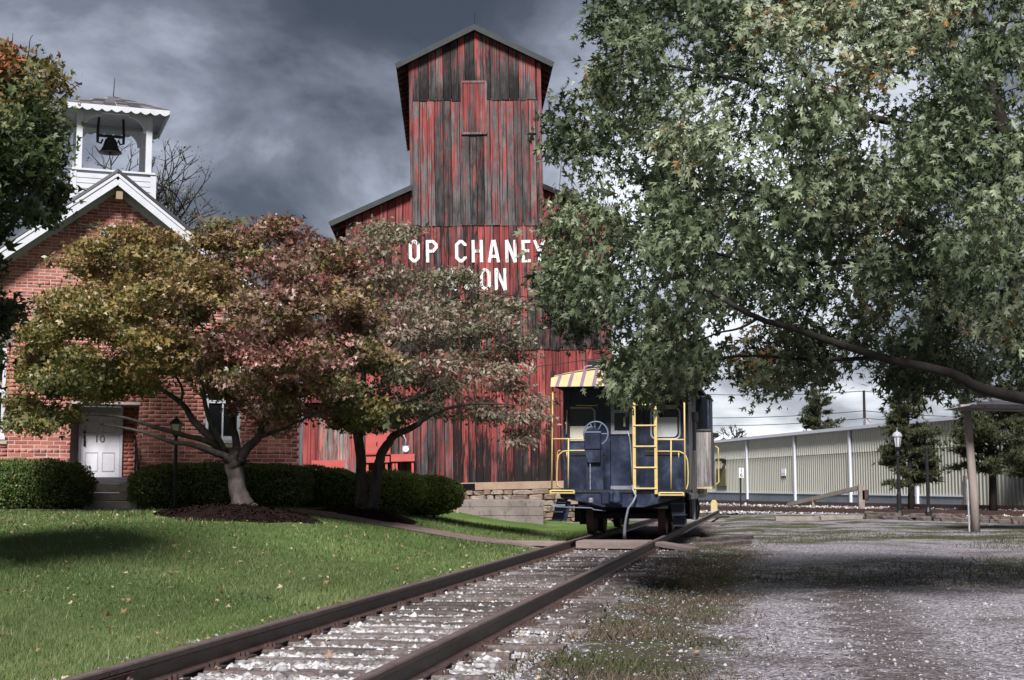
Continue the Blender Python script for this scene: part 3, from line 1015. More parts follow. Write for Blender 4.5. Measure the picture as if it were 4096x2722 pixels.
def leaf_mesh(name, C, T, N, size, tint, shp, mat, parent=None, curl=0.25, fold=0.25):
    """leaves at C pointing along T with upper side N"""
    LV, LF = shp
    n, kv = len(C), len(LV)
    T = T / (np.linalg.norm(T, axis=1, keepdims=True) + 1e-9)
    N = N - T * np.sum(N * T, 1, keepdims=True)
    N = N / (np.linalg.norm(N, axis=1, keepdims=True) + 1e-9)
    S = np.cross(T, N)
    lx, ly = LV[:, 0], LV[:, 1]
    cr = curl * rng.uniform(-0.3, 1.6, n)
    fd = fold * rng.uniform(-0.2, 1.6, n)
    lz = -cr[:, None] * (ly ** 2)[None] + fd[:, None] * np.abs(lx)[None]
    V = C[:, None] + size[:, None, None] * (S[:, None] * lx[None, :, None] + T[:, None] * ly[None, :, None] + N[:, None] * lz[..., None])
    Fc = LF[None] + (np.arange(n) * kv)[:, None, None]
    if parent is not None:
        V = V - np.array(ORG[parent.name])[None, None]
    return np_mesh(name, V.reshape(-1, 3), Fc.reshape(-1, 4), mat, parent, attrs={'tint': np.repeat(np.clip(tint, 0, 1), len(LF))})


n = 900
x, y, l = lawn_pts(n, 6.8, 25, 9.0)
n2 = 90
s2 = rng.uniform(-1.4, 2.4, n2)
y2 = rng.uniform(6.5, 17, n2)
x = np.concatenate([x, xc(y2) + s2])
y = np.concatenate([y, y2])
n = len(x)
z = gz(x, y) + 0.028
leaf_mesh('fallen_leaves', np.stack([x, y, z], 1), np.stack([rng.normal(0, 1, n), rng.normal(0, 1, n), rng.normal(0, 0.25, n)], 1), np.stack([rng.normal(0, .35, n), rng.normal(0, .35, n), np.ones(n)], 1), rng.uniform(0.025, 0.062, n), rng.random(n), MAPLE5, M['fallen_leaf'], None, 0.5, 0.5)
tag(bpy.data.objects['fallen_leaves'], 'dry fallen leaves scattered over the lawn and the track', 'leaves', None, 'stuff')

# ------------------------------------------------------------------ plank crossing over the rails
crs = thing('plank_crossing', 'weathered timber crossing laid over the rails before the caboose', 'crossing', (xc(26.3), 26.3, 0), TA)
for k_ in range(4):
    b = MB().mm(-0.66, 0.66, k_ * 0.27, k_ * 0.27 + 0.25, 0.02, 0.155 + rnd.uniform(-0.006, 0.006)).build('plank', M['plank_wood'], crs, bevel=0.008)
for (a, c_, wd, ht) in (((-0.86, 0.12, 0.10), (-2.45, 0.42, 0.10), 0.24, 0.09), ((-0.86, 0.42, 0.10), (-1.9, 0.66, 0.10), 0.24, 0.08), ((0.86, 0.10, 0.115), (1.55, -0.30, 0.02), 0.26, 0.08), ((0.86, 0.42, 0.11), (1.5, 0.2, 0.015), 0.24, 0.08)):
    MB().bar(a, c_, wd, ht).build('plank', M['plank_wood'], crs, bevel=0.008)
# old sleepers lying beside the track at the caboose
for i, (sy, yy, an) in enumerate(((1.95, 30.2, 1.2), (2.05, 31.4, 1.35), (1.8, 32.6, 1.1))):
    wx, wy = TRK.world(sy, yy)
    o = link_mesh('loose_tie', tie_meshes[i], None)
    o.location = (wx, wy, gzf(wx, wy) + 0.07)
    o.rotation_euler = (0, 0, TA + an)
    o.color = (0.6, 0.7, 0, 1)
    tag(o, ['nearest of the old ties lying beside the caboose wheels', 'middle one of the old ties lying right of the caboose', 'farthest of the old ties lying right of the caboose'][i], 'railway tie', 'old ties lying beside the caboose')

# chips on the mulch
n = 2600
a = rng.uniform(0, 6.28, n)
q = np.sqrt(rng.random(n))
x, y = -4.75 + 1.28 * q * np.cos(a), 24.5 + 1.9 * q * np.sin(a)
leaf_mesh('mulch_chips', np.stack([x, y, gz(x, y) + 0.13 * (1 - q ** 2) + 0.025], 1), np.stack([rng.normal(0, 1, n), rng.normal(0, 1, n), rng.normal(0, 0.3, n)], 1), np.stack([rng.normal(0, .4, n), rng.normal(0, .4, n), np.ones(n)], 1), rng.uniform(0.03, 0.08, n), 0.02 + 0.16 * rng.random(n), OVAL, M['mulch'], None, 0.3, 0.3)
tag(bpy.data.objects['mulch_chips'], 'dark bark chips on the mound under the red maple', 'mulch', None, 'stuff')


def pix(p):
    """pixel of a world point"""
    x, y, z = p[0], p[1], p[2] - HC
    cp, sp = math.cos(PITCH), math.sin(PITCH)
    dz = y * cp + z * sp
    return 512 + F * x / dz, 340 - F * (-y * sp + z * cp) / dz


# ------------------------------------------------------------------ the red grain elevator
LEAN = R(-1.2)
b0 = P(483.3, 482, 45.0)
BF_ = Frame(b0.x, 45.0, R(2.4))
barn = thing('grain_elevator', 'tall weathered red board grain elevator with white painted lettering', 'grain elevator', (b0.x, 45.0, 0), R(2.4), None, LEAN)


def bl(u, v, d=0.0):
    x, z = BF_.px(u, v, d)
    c, s_ = math.cos(LEAN), math.sin(LEAN)
    return x * c - z * s_, x * s_ + z * c


HX = (bl(542, 225)[0] - bl(412.7, 225)[0]) / 2
zap = bl(473, 27)[1]
xe = (bl(552, 64)[0] - bl(395.5, 66)[0]) / 2
zev = (bl(552, 64)[1] + bl(395.5, 66)[1]) / 2
m1 = (zap - zev) / xe
SEAM = [bl(477, v)[1] for v in (100, 225, 350, 482.4)]
WX = 4.22                                        # half width of the main body
zl = bl(330, 223)[1]
xl = -bl(330, 223)[0]
ztw = bl(410, 186.6)[1]
m2 = (ztw - zl) / (xl - HX)
roofA = lambda x: zap - 0.16 - m1 * abs(x)
roofB = lambda x: ztw - 0.16 - m2 * (abs(x) - HX)
Z0 = SEAM[3]


def board(x0, x1, za, top, y, weather, dark, up, mat='barn_board', parent=None):
    t0, t1 = top(x0), top(x1)
    w_ = (x1 - x0)
    zj = za + rnd.uniform(-0.025, 0.015)
    cup = rnd.uniform(0.0, 0.006)
    mb = MB()
    mb.prism([(x0, zj), (x1, zj), (x1, t1), (x0, t0)], y - 0.024, y)
    o = mb.build('board', M[mat], parent or barn)
    o.location.y = rnd.uniform(-0.012, 0.010)
    o.rotation_euler = (0, 0, rnd.uniform(-0.018, 0.018) * 0)
    o.color = (weather, dark, up, 1.0)
    return o


def tier(xa, xb, za, top, y, wr, dk, up, width=0.262):
    x = xa
    prev = 0.5
    while x < xb - 0.02:
        w_ = min(width * rnd.uniform(0.78, 1.2), xb - x)
        if xb - x - w_ < 0.1:
            w_ = xb - x
        q = 0.55 * prev + 0.45 * rnd.random()
        prev = rnd.random()
        f = lambda a, x=x: a[0] + (a[1] - a[0]) * (0.35 * q + 0.65 * prev)
        board(x + 0.009, x + w_ - 0.010, za, top, y, f(wr), f(dk), up * rnd.uniform(0.35, 1.25))
        x += w_


# dark sheathing behind the boards
bk = MB()
bk.prism([(-HX, Z0 - 0.02), (HX, Z0 - 0.02), (HX, roofA(HX) - 0.02), (0, roofA(0) - 0.02), (-HX, roofA(HX) - 0.02)], 0.015, 0.20)
for s_ in (-1, 1):
    xs = [(s_ * HX, Z0 - 0.02), (s_ * WX, Z0 - 0.02), (s_ * WX, roofB(WX) - 0.02), (s_ * HX, roofB(HX) - 0.02)]
    bk.prism(xs if s_ > 0 else xs[::-1], 0.015, 0.20)
bk.build('sheathing', M['void_black'], barn)
tier(-HX, HX, SEAM[0] - 0.03, roofA, -0.075, (0.35, 0.90), (0.25, 0.85), 0.85)
tier(-HX, HX, SEAM[1] - 0.03, lambda x: SEAM[0] + 0.03, -0.050, (0.46, 0.92), (0.20, 0.80), 0.35)
for s_ in (-1, 1):
    xa, xb = (-WX, -HX - 0.01) if s_ < 0 else (HX + 0.01, WX)
    tier(xa, xb, SEAM[1] - 0.02, roofB, -0.022, (0.12, 0.40), (0.3, 0.6), 0.35)
tier(-WX, WX, SEAM[2] - 0.03, lambda x: SEAM[1] + 0.03, -0.024, (0.35, 0.85), (0.5, 1.0), 0.45)
tier(-WX, -0.9, Z0, lambda x: SEAM[2] + 0.03, 0.0, (0.15, 0.60), (0.2, 0.7), 0.50)
tier(-0.9, WX, Z0, lambda x: SEAM[2] + 0.03, 0.0, (0.06, 0.48), (0.50, 1.0), 0.72)
# loft door
dx0, dz1 = bl(462, 84)
dx1, dz0 = bl(485.5, 133)
ld = MB()
for a, b, c_, d_ in ((dx0 - 0.05, dx1 + 0.05, dz1, dz1 + 0.07), (dx0 - 0.05, dx1 + 0.05, dz0 - 0.07, dz0), (dx0 - 0.06, dx0, dz0, dz1), (dx1, dx1 + 0.06, dz0, dz1)):
    ld.mm(a, b, -0.145, -0.09, c_, d_)
ldo = ld.build('loft_door', M['barn_board'], barn)
ldo.color = (0.75, 0.35, 0, 1)
nb = 4
for i in range(nb):
    a = dx0 + (dx1 - dx0) * i / nb
    c_ = dx0 + (dx1 - dx0) * (i + 1) / nb
    o = MB().mm(a + 0.004, c_ - 0.004, -0.125, -0.095, dz0 + 0.003, dz1 - 0.003).build('board', M['barn_board'], ldo)
    o.color = ((0.35, 0.62, 0.30, 0.55)[i], 0.45, 0.3, 1)
# corner trim
for s_, x in ((-1, -HX), (1, HX)):
    o = MB().mm(x - 0.06, x + 0.06, -0.115, -0.078, SEAM[1], roofA(HX) - 0.05).build('corner_board', M['barn_board'], barn)
    o.color = (0.55, 0.5, 0.2, 1)
# roofs
def slab(x0, z0, x1, z1, y0, y1, th=0.10):
    return MB().prism([(x0, z0 - th), (x1, z1 - th), (x1, z1), (x0, z0)] if x1 > x0 else [(x1, z1 - th), (x0, z0 - th), (x0, z0), (x1, z1)], y0, y1)


TD, BD = 11.5, 15.0
for s_ in (-1, 1):
    rf = slab(0, zap, s_ * xe, zev, -0.32, TD).build('roof', M['roof_metal'], barn)
    o = MB().bar((0, -0.335 + .002 * s_, zap - 0.11), (s_ * xe, -0.335 + .002 * s_, zev - 0.11), 0.035, 0.17, (0, 0, 1)).build('barge_board', M['roof_metal'], rf)
    for k_ in range(18):
        y = 0.35 + k_ * 0.62
        MB().bar((s_ * (HX + 0.02), y, zev - 0.14 + m1 * (xe - HX)), (s_ * (xe - 0.03), y, zev - 0.15), 0.07, 0.13).build('rafter_tail', M['barn_board'], rf).color = (0.6, 0.7, 0, 1)
    rb = slab(s_ * (HX + 0.02), ztw, s_ * xl, zl, -0.30, BD).build('roof', M['roof_metal'], barn)
    o = MB().bar((s_ * (HX + 0.03), -0.315, ztw - 0.10), (s_ * xl, -0.315, zl - 0.10), 0.03, 0.15).build('barge_board', M['barn_board' if s_ > 0 else 'roof_metal'], rb)
    for k_ in range(12):
        y = 0.4 + k_ * 0.9
        MB().bar((s_ * (WX + 0.02), y, zl - 0.14 + m2 * (xl - WX)), (s_ * (xl - 0.03), y, zl - 0.15), 0.07, 0.13).build('rafter_tail', M['barn_board'], rb).color = (0.6, 0.7, 0, 1)
    MB().mm(min(s_ * (HX - 0.02), s_ * (HX - 0.12)), max(s_ * (HX - 0.02), s_ * (HX - 0.12)), 0.02, TD - 0.2, ztw - 0.5, roofA(HX)).build('side_wall', M['barn_board'], barn).color = (0.6, 0.6, 0, 1)
    MB().mm(min(s_ * (WX - 0.02), s_ * (WX - 0.12)), max(s_ * (WX - 0.02), s_ * (WX - 0.12)), 0.02, BD - 0.2, Z0, roofB(WX)).build('side_wall', M['barn_board'], barn).color = (0.4, 0.6, 0, 1)
MB().prism([(-HX, ztw - 0.4), (HX, ztw - 0.4), (HX, roofA(HX)), (0, roofA(0)), (-HX, roofA(HX))], TD - 0.3, TD - 0.2).build('rear_wall', M['barn_board'], barn)
MB().prism([(-WX, Z0), (WX, Z0), (WX, roofB(WX)), (HX, roofB(HX)), (-HX, roofB(HX)), (-WX, roofB(WX))], BD - 0.3, BD - 0.2).build('rear_wall', M['barn_board'], barn)
MB().tube([(0.02, 0.1, zap), (0.05, 0.1, zap + 0.55)], [0.016, 0.007], 6).build('lightning_rod', M['iron_black'], barn)


# lettering, one mesh for each painted character
def stroke(mb, pts, t_, closed=False, y=0.0):
    pts = [Vector((p[0], p[1])) for p in pts]
    n = len(pts)
    nr = []
    for i in range(n):
        a = pts[(i - 1) % n] if (closed or i > 0) else None
        c_ = pts[(i + 1) % n] if (closed or i < n - 1) else None
        d1 = (pts[i] - a).normalized() if a is not None else None
        d2 = (c_ - pts[i]).normalized() if c_ is not None else None
        n1_ = Vector((-d1.y, d1.x)) if d1 is not None else None
        n2_ = Vector((-d2.y, d2.x)) if d2 is not None else None
        if n1_ is None:
            nr.append(n2_)
        elif n2_ is None:
            nr.append(n1_)
        else:
            m_ = (n1_ + n2_).normalized()
            nr.append(m_ / max(0.4, m_.dot(n1_)))
    L = [p + q * t_ / 2 for p, q in zip(pts, nr)]
    Rr = [p - q * t_ / 2 for p, q in zip(pts, nr)]
    for i in range(n if closed else n - 1):
        j = (i + 1) % n
        mb.prism([(Rr[i].x, Rr[i].y), (Rr[j].x, Rr[j].y), (L[j].x, L[j].y), (L[i].x, L[i].y)], y, y + 0.004)


def glyph(ch, w_, h, t_):
    c = 0.28 * w_
    a, b, lo, hi = t_ / 2, w_ - t_ / 2, t_ / 2, h - t_ / 2
    oct_ = [(a + c, lo), (b - c, lo), (b, lo + c), (b, hi - c), (b - c, hi), (a + c, hi), (a, hi - c), (a, lo + c)]
    S = {
        'O': [(oct_, True)],
        'C': [([(b, lo + c + 0.05 * h), (b, lo + c), (b - c, lo), (a + c, lo), (a, lo + c), (a, hi - c), (a + c, hi), (b - c, hi), (b, hi - c), (b, hi - c - 0.05 * h)], False)],
        'P': [([(a, 0), (a, h)], False), ([(a, hi), (b - c, hi), (b, hi - c), (b, h * 0.52 + c), (b - c, h * 0.50), (a, h * 0.50)], False)],
        'H': [([(a, 0), (a, h)], False), ([(b, 0), (b, h)], False), ([(a, h * 0.5), (b, h * 0.5)], False)],
        'A': [([(a * 0.8, 0), (w_ / 2 - t_ * 0.2, h)], False), ([(w_ - a * 0.8, 0), (w_ / 2 + t_ * 0.2, h)], False), ([(a * 1.6, h * 0.27), (w_ - a * 1.6, h * 0.27)], False)],
        'N': [([(a, 0), (a, h)], False), ([(b, 0), (b, h)], False), ([(a, h), (b, 0)], False)],
        'E': [([(a, 0), (a, h)], False), ([(a, hi), (w_, hi)], False), ([(a, h * 0.52), (w_ * 0.85, h * 0.52)], False), ([(a, lo), (w_, lo)], False)],
        'Y': [([(w_ / 2, 0), (w_ / 2, h * 0.48)], False), ([(a * 0.9, h), (w_ / 2, h * 0.45)], False), ([(w_ - a * 0.9, h), (w_ / 2, h * 0.45)], False)],
        'S': [([(a, lo + c + 0.03 * h), (a, lo + c), (a + c, lo), (b - c, lo), (b, lo + c), (b, h * 0.42), (a, h * 0.60), (a, hi - c), (a + c, hi), (b - c, hi), (b, hi - c), (b, hi - c - 0.03 * h)], False)],
        '&': [([(w_, 0), (w_ * 0.28, h * 0.66), (w_ * 0.3, h * 0.85), (w_ * 0.5, hi), (w_ * 0.68, h * 0.83), (w_ * 0.62, h * 0.66), (a, h * 0.30), (a, lo + c * 0.6), (w_ * 0.35, lo), (w_ * 0.7, lo + 0.06 * h), (w_, h * 0.42)], False)],
    }
    return S[ch]


def letters(text, u0s, u1s, v0, v1):
    for ch, u0, u1 in zip(text, u0s, u1s):
        x0, z1 = bl(u0, v0)
        x1, z0 = bl(u1, v1)
        mb = MB()
        for i, (pts, cl_) in enumerate(glyph(ch, x1 - x0, z1 - z0, 0.098)):
            stroke(mb, [(x0 + p[0], z0 + p[1]) for p in pts], 0.098, cl_, -0.066 - 0.0012 * i)
        mb.build('letter', M['letter_white'], barn)


zx = lambda a: [325 + q / 5.018 for q in a]
letters('OPCHANEY', zx([420, 506, 652, 735, 815, 903, 985, 1044]), zx([477, 567, 712, 793, 877, 962, 1032, 1106]), 240.4, 262.6)
letters('&SON', zx([606, 690, 776, 850]), zx([660, 744, 832, 912]), 268.6, 290.4)

# foundation
zt = Z0 - 0.005
MB().mm(-WX - 0.05, WX + 0.05, -0.10, 0.45, zt - 0.24, zt).build('sill', M['concrete_tan'], barn, bevel=0.01)
MB().mm(-0.62 + 0.0, -0.24, -0.115, -0.09, zt - 0.22, zt - 0.03).build('vent', M['void_black'], barn)
MB().mm(-WX, WX, -0.02, 0.4, -0.6, zt - 0.24).build('foundation', M['mulch'], barn)
stone_me = []
for k_ in range(8):
    bm = bmesh.new()
    bmesh.ops.create_cube(bm, size=1.0)
    bmesh.ops.bevel(bm, geom=bm.edges[:], offset=0.16, segments=1, affect='EDGES')
    for v_ in bm.verts:
        v_.co += Vector((rnd.uniform(-.05, .05), rnd.uniform(-.07, .07), rnd.uniform(-.07, .07)))
    me = bpy.data.meshes.new('stone')
    bm.to_mesh(me)
    bm.free()
    me.materials.append(M['stone'])
    stone_me.append(me)


edge_me = []
for me in stone_me:
    m2 = me.copy()
    m2.materials[0] = M['edge_stone']
    edge_me.append(m2)


def place_stone(parent, x, y, z, sx_, sy_, sz_, rz=0.0, pool=stone_me):
    o = link_mesh('stone', pool[rnd.randrange(8)], None, parent)
    o.location = (x, y, z)
    o.scale = (sx_, sy_, sz_)
    o.rotation_euler = (rnd.uniform(-.04, .04), rnd.uniform(-.05, .05), rz)
    return o


z = zt - 0.26
while z > -0.35:
    h = rnd.uniform(0.10, 0.19)
    x = -2.4 + rnd.uniform(-.2, 0)
    while x < WX - 0.05:
        l = rnd.uniform(0.2, 0.62)
        l = min(l, WX + 0.04 - x)
        if l > 0.08:
            place_stone(barn, x + l / 2, 0.0 - rnd.uniform(0.03, 0.10), z - h / 2, l * 1.02, 0.42, h * 1.04)
        x += l + 0.012
    z -= h + 0.008

# lean-to shed at the elevator's left
ls = MB()
x0, x1 = bl(282, 440)[0], -WX - 0.03
zb, zg0, zg1, ztop = bl(330, 480)[1], bl(330, 417)[1], bl(330, 402)[1], bl(330, 352)[1]
ls.mm(x0, x1, 0.45, 3.0, zb - 0.6, ztop + 0.1)
shed = ls.build('lean_to', M['void_black'], barn)
xq = bl(311, 440)[0]
x = x0
while x < x1 - 0.05:
    w_ = min(0.23 * rnd.uniform(0.8, 1.2), x1 - x)
    lw = x < xq
    o = MB().mm(x + .004, x + w_ - .004, 0.20, 0.225, zb - 0.05 if lw else bl(330, 464)[1], zg0 + rnd.uniform(-.01, .01)).build('board', M['barn_board' if lw else 'grey_board'], shed)
    o.color = (0.02, 0.3, 0.0, 1) if lw else (rnd.uniform(0.45, 0.9), rnd.uniform(0.2, 0.75), 0.1, 1)
    o = MB().mm(x + .004, x + w_ - .004, 0.20, 0.225, zg1, ztop).build('board', M['barn_board'], shed)
    o.color = (rnd.uniform(0.1, 0.4), 0.5, 0.2, 1)
    x += w_
MB().mm(xq, x1 + 0.1, 0.10, 0.19, zb - 0.06, bl(330, 464)[1] + 0.12).build('kick_board', M['cabinet_red'], shed)
MB().mm(x1 - 0.06, x1 + 0.10, 0.05, 0.19, zb, ztop).build('corner_post', M['barn_board'], shed).color = (0.8, 0.2, 0, 1)
slab(x1, ztop + 0.55, x0 - 0.2, ztop + 0.12, -0.1, 3.2, 0.07).build('roof', M['roof_metal'], shed)

# electrical cabinet and meter on the wall
ec = thing('electrical_cabinet', 'red painted electrical cabinet fixed low on the board wall', 'cabinet', (b0.x, 45.0, 0), R(2.4), None, LEAN)
a, z1 = bl(366, 433)
b, z0 = bl(391, 455)
MB().mm(a, b, -0.34, -0.06, z0, z1).build('cabinet_box', M['cabinet_red'], ec, bevel=0.01)
MB().mm(a + .03, (a + b) / 2 - .006, -0.355, -0.342, z0 + .04, z1 - .04).build('door', M['cabinet_red'], ec)
MB().mm((a + b) / 2 + .006, b - .03, -0.355, -0.342, z0 + .04, z1 - .04).build('door', M['cabinet_red'], ec)
MB().mm((a + b) / 2 - .05, (a + b) / 2 - .02, -0.385, -0.356, (z0 + z1) / 2 - .05, (z0 + z1) / 2 + .05).build('handle', M['iron_black'], ec)
s0 = bl(366, 457)
s1 = bl(415, 462)
MB().mm(s0[0], bl(390, 457)[0], -0.42, -0.05, s1[1], s0[1]).build('shelf', M['cabinet_red'], ec)
MB().mm(bl(391.5, 457)[0], s1[0], -0.42, -0.05, s1[1] + 0.02, s0[1] + 0.06).build('shelf', M['cabinet_red'], ec)
for u in (368, 387, 394, 397, 413):
    x = bl(u, 470)[0]
    MB().mm(x - 0.035, x + 0.035, -0.36, -0.06, bl(u, 478)[1], s1[1]).build('leg', M['cabinet_red'], ec)
mt = thing('electric_meter', 'small round glass electric meter with a curved conduit on the red wall', 'meter', (b0.x, 45.0, 0), R(2.4), None, LEAN)
mx, mz = bl(406, 449.5)
MB().mm(mx - .12, mx + .12, -0.16, -0.06, mz - .14, mz + .12).build('meter_box', M['steel_grey'], mt, bevel=0.01)
MB().tube([(mx, -0.15, mz), (mx, -0.23, mz), (mx, -0.25, mz)], [0.095, 0.095, 0.07], 14).build('meter_dial', M['paper_white'], mt)
MB().tube([(mx, -0.11, mz + .12), (mx, -0.11, mz + .30), (mx - .08, -0.11, mz + .47), (mx - .22, -0.11, mz + .55), (mx - .38, -0.11, mz + .52)], 0.022, 7).build('conduit', M['gasket_grey'], mt, smooth=True)

# concrete retaining wall in front of the stones
w0, w1 = P(398, 500, 41.2), P(543.5, 500, 41.2)
ztp = P(500, 500.2, 41.2).z
rw = thing('retaining_wall', 'stained low concrete wall standing before the stone foundation', 'wall', ((w0.x + w1.x) / 2, 41.2, 0))
hw = (w1.x - w0.x) / 2
for i, (za, zb_) in enumerate(((-0.6, 0.30), (0.304, 0.55), (0.554, ztp))):
    MB().mm(-hw, hw, 0.004 * (i % 2), 3.3, za, zb_).build('concrete_lift', M['concrete'], rw, bevel=0.012)
sp_ = P(457.5, 519, 40.6)
st = thing('marker_stake', 'short rusty stake standing in the grass before the concrete wall', 'stake', (sp_.x, 40.6, gzf(sp_.x, 40.6)))
MB().mm(-0.05, 0.05, -0.03, 0.03, -0.1, 0.34).build('stake_post', M['concrete_tan'], st, bevel=0.008)
MB().mm(-0.065, 0.065, -0.045, 0.045, 0.34, 0.36).build('cap', M['rail_rust'], st)

# ------------------------------------------------------------------ brick schoolhouse
SA = R(20)
SF = Frame(-8.08, 29.18, SA)
sch = thing('schoolhouse', 'red brick gabled schoolhouse with white trim behind the maples', 'building', (-8.08, 29.18, 0), SA)
XC, XR, XL = -0.17, 3.75, -4.09
ZAP, MS = 7.66, 0.772
gtop = lambda x: ZAP - 0.30 - MS * abs(x - XC)
GB = 0.45                                         # bottom of the wall
ox0, ox1 = SF.px(70, 450)[0], SF.px(139, 450)[0]
oz0, oz1 = SF.px(100, 477)[1], SF.px(100, 404)[1]
wx0, wz1 = SF.px(206.6, 364)
wx1, wz0 = SF.px(240, 443.5)[0], SF.px(222, 443.5)[1]
lx0, lz1 = SF.px(-34, 345)
lx1, lz0 = SF.px(3.5, 440)
holes = [(ox0, ox1, GB - 0.1, oz1), (wx0, wx1, wz0, wz1), (lx0, lx1, lz0, lz1)]
wl = MB()
br = sorted({XL, XR, XC, ox0, ox1, wx0, wx1, lx0, lx1})
for a, b in zip(br[:-1], br[1:]):
    m_ = (a + b) / 2
    hs = [h for h in holes if h[0] - 1e-6 <= a and b <= h[1] + 1e-6]
    segs = [(GB, None)] if not hs else ([(GB, hs[0][2])] if hs[0][2] > GB else []) + [(hs[0][3], None)]
    for za, zb_ in segs:
        wl.prism([(a, za), (b, za), (b, zb_ if zb_ else gtop(b)), (a, zb_ if zb_ else gtop(a))], 0.004, 0.32)
wl.mm(XR - 0.3, XR - 0.004, 0.32, 9.0, GB, gtop(XR))
wl.mm(XL + 0.004, XL + 0.3, 0.32, 9.0, GB, gtop(XL))
wl.mm(ox0 - 0.28, ox0 - 0.002, 0.32, 0.95, GB, oz1 + .2)
wl.mm(ox1 + 0.002, ox1 + 0.28, 0.32, 0.95, GB, oz1 + .2)
ddx0, ddx1 = SF.px(80.7, 450, 0.72)[0], SF.px(119.3, 450, 0.72)[0]
wl.mm(ddx1 + 0.05, ox1, 0.74, 0.95, GB, oz1 + .2)
wl.mm(ox0, ddx0 - 0.05, 0.74, 0.95, GB, oz1 + .2)
wl.mm(ox0 - 0.2, ox1 + 0.2, 0.325, 0.95, oz1 + 0.0, oz1 + 0.2)
wl.build('wall', M['mortar'], sch)
# bricks in running bond; bigger units below, smaller ones in the gable
bricks = []


def lay(za, zb_, ch, bw, jt, xa, xb, topf=None, hole_pad=0.0):
    z_, row = za, 0
    while z_ + ch - jt <= zb_ + 1e-6:
        x = xa - (bw + jt) * (0.5 if row % 2 else 0.0)
        if row % 6 == 5:
            x = xa
        while x < xb:
            l = (bw + jt) * (0.5 if row % 6 == 5 else 1.0) - jt
            spans = [(max(x, xa), min(x + l, xb))]
            for h in holes:
                if h[2] - ch < z_ < h[3] + 0.0:
                    ns = []
                    for p_, q_ in spans:
                        if q_ <= h[0] or p_ >= h[1]:
                            ns.append((p_, q_))
                        else:
                            if p_ < h[0] - 0.03:
                                ns.append((p_, h[0]))
                            if q_ > h[1] + 0.03:
                                ns.append((h[1], q_))
                    spans = ns
            for p_, q_ in spans:
                if q_ - p_ > 0.03 and (topf is None or (z_ + ch < topf(p_) and z_ + ch < topf(q_))):
                    cx, cz = (p_ + q_) / 2, z_ + (ch - jt) / 2
                    if (cx - RW[0]) ** 2 + (cz - RW[1]) ** 2 > RW[2] ** 2:
                        bricks.append((p_, q_, z_, z_ + ch - jt))
            x += l + jt
        z_ += ch
        row += 1


rwx, rwz = SF.px(112, 237)
RW = (rwx, rwz, 0.36)
ZS = SF.px(60, 340)[1]
lay(GB, ZS, 0.0815, 0.235, 0.013, XL, XR)
lay(ZS + 0.003, ZAP, 0.0655, 0.212, 0.012, XL, XR, gtop)


def vis_rank(b):
    wx_, wy_ = SF.world((b[0] + b[1]) / 2, 0)
    u, v = pix((wx_, wy_, (b[2] + b[3]) / 2))
    if u < 2:
        return 9
    if v > 470:
        return 5
    ok = (v < 222 + 0.25 * abs(u - 110)) or (u < 105 and v < 300 - 0.45 * (u - 40)) or (u < 70 and v > 402) or (128 < u < 212 and v > 428) or (245 < u < 298 and v > 432)
    return 0 if ok else 3


cache = {}
ranked = sorted(range(len(bricks)), key=lambda i: (vis_rank(bricks[i]), -(bricks[i][1] - bricks[i][0]) * (bricks[i][3] - bricks[i][2])))
single = set(ranked[:290])
V, Fc, TT = [], [], []
BXF = [(0, 1, 5, 4), (1, 2, 6, 5), (2, 3, 7, 6), (3, 0, 4, 7), (4, 5, 6, 7), (3, 2, 1, 0)]
for i, (p_, q_, a, b) in enumerate(bricks):
    pr = rnd.uniform(-0.003, 0.004)
    if i in single:
        key = (round(q_ - p_, 2), round(b - a, 3))
        if key not in cache:
            w_, h_ = (q_ - p_) / 2, (b - a) / 2
            mb = MB()
            e = 0.006
            mb.v = [(-w_, 0.03, -h_), (w_, 0.03, -h_), (w_, 0.03, h_), (-w_, 0.03, h_), (-w_ + e, -0.002, -h_ + e), (w_ - e, -0.002, -h_ + e), (w_ - e, -0.002, h_ - e), (-w_ + e, -0.002, h_ - e), (-w_, 0.004, -h_), (w_, 0.004, -h_), (w_, 0.004, h_), (-w_, 0.004, h_)]
            mb.f = [(4, 5, 6, 7)] + [(8 + k_, 8 + (k_ + 1) % 4, 4 + (k_ + 1) % 4, 4 + k_) for k_ in range(4)] + [(k_, (k_ + 1) % 4, 8 + (k_ + 1) % 4, 8 + k_) for k_ in range(4)]
            me = bpy.data.meshes.new('brick')
            me.from_pydata(mb.v, [], mb.f)
            me.materials.append(M['brick'])
            cache[key] = me
        o = link_mesh('brick', cache[key], None, sch)
        o.location = ((p_ + q_) / 2, pr, (a + b) / 2)
        o.rotation_euler = (0, rnd.uniform(-0.006, 0.006), 0)
    else:
        k0 = len(V)
        V += [(p_, pr, a), (q_, pr, a), (q_, 0.03, a), (p_, 0.03, a), (p_, pr, b), (q_, pr, b), (q_, 0.03, b), (p_, 0.03, b)]
        Fc += [tuple(k0 + j for j in f) for f in BXF]
        TT += [rnd.random()] * 6
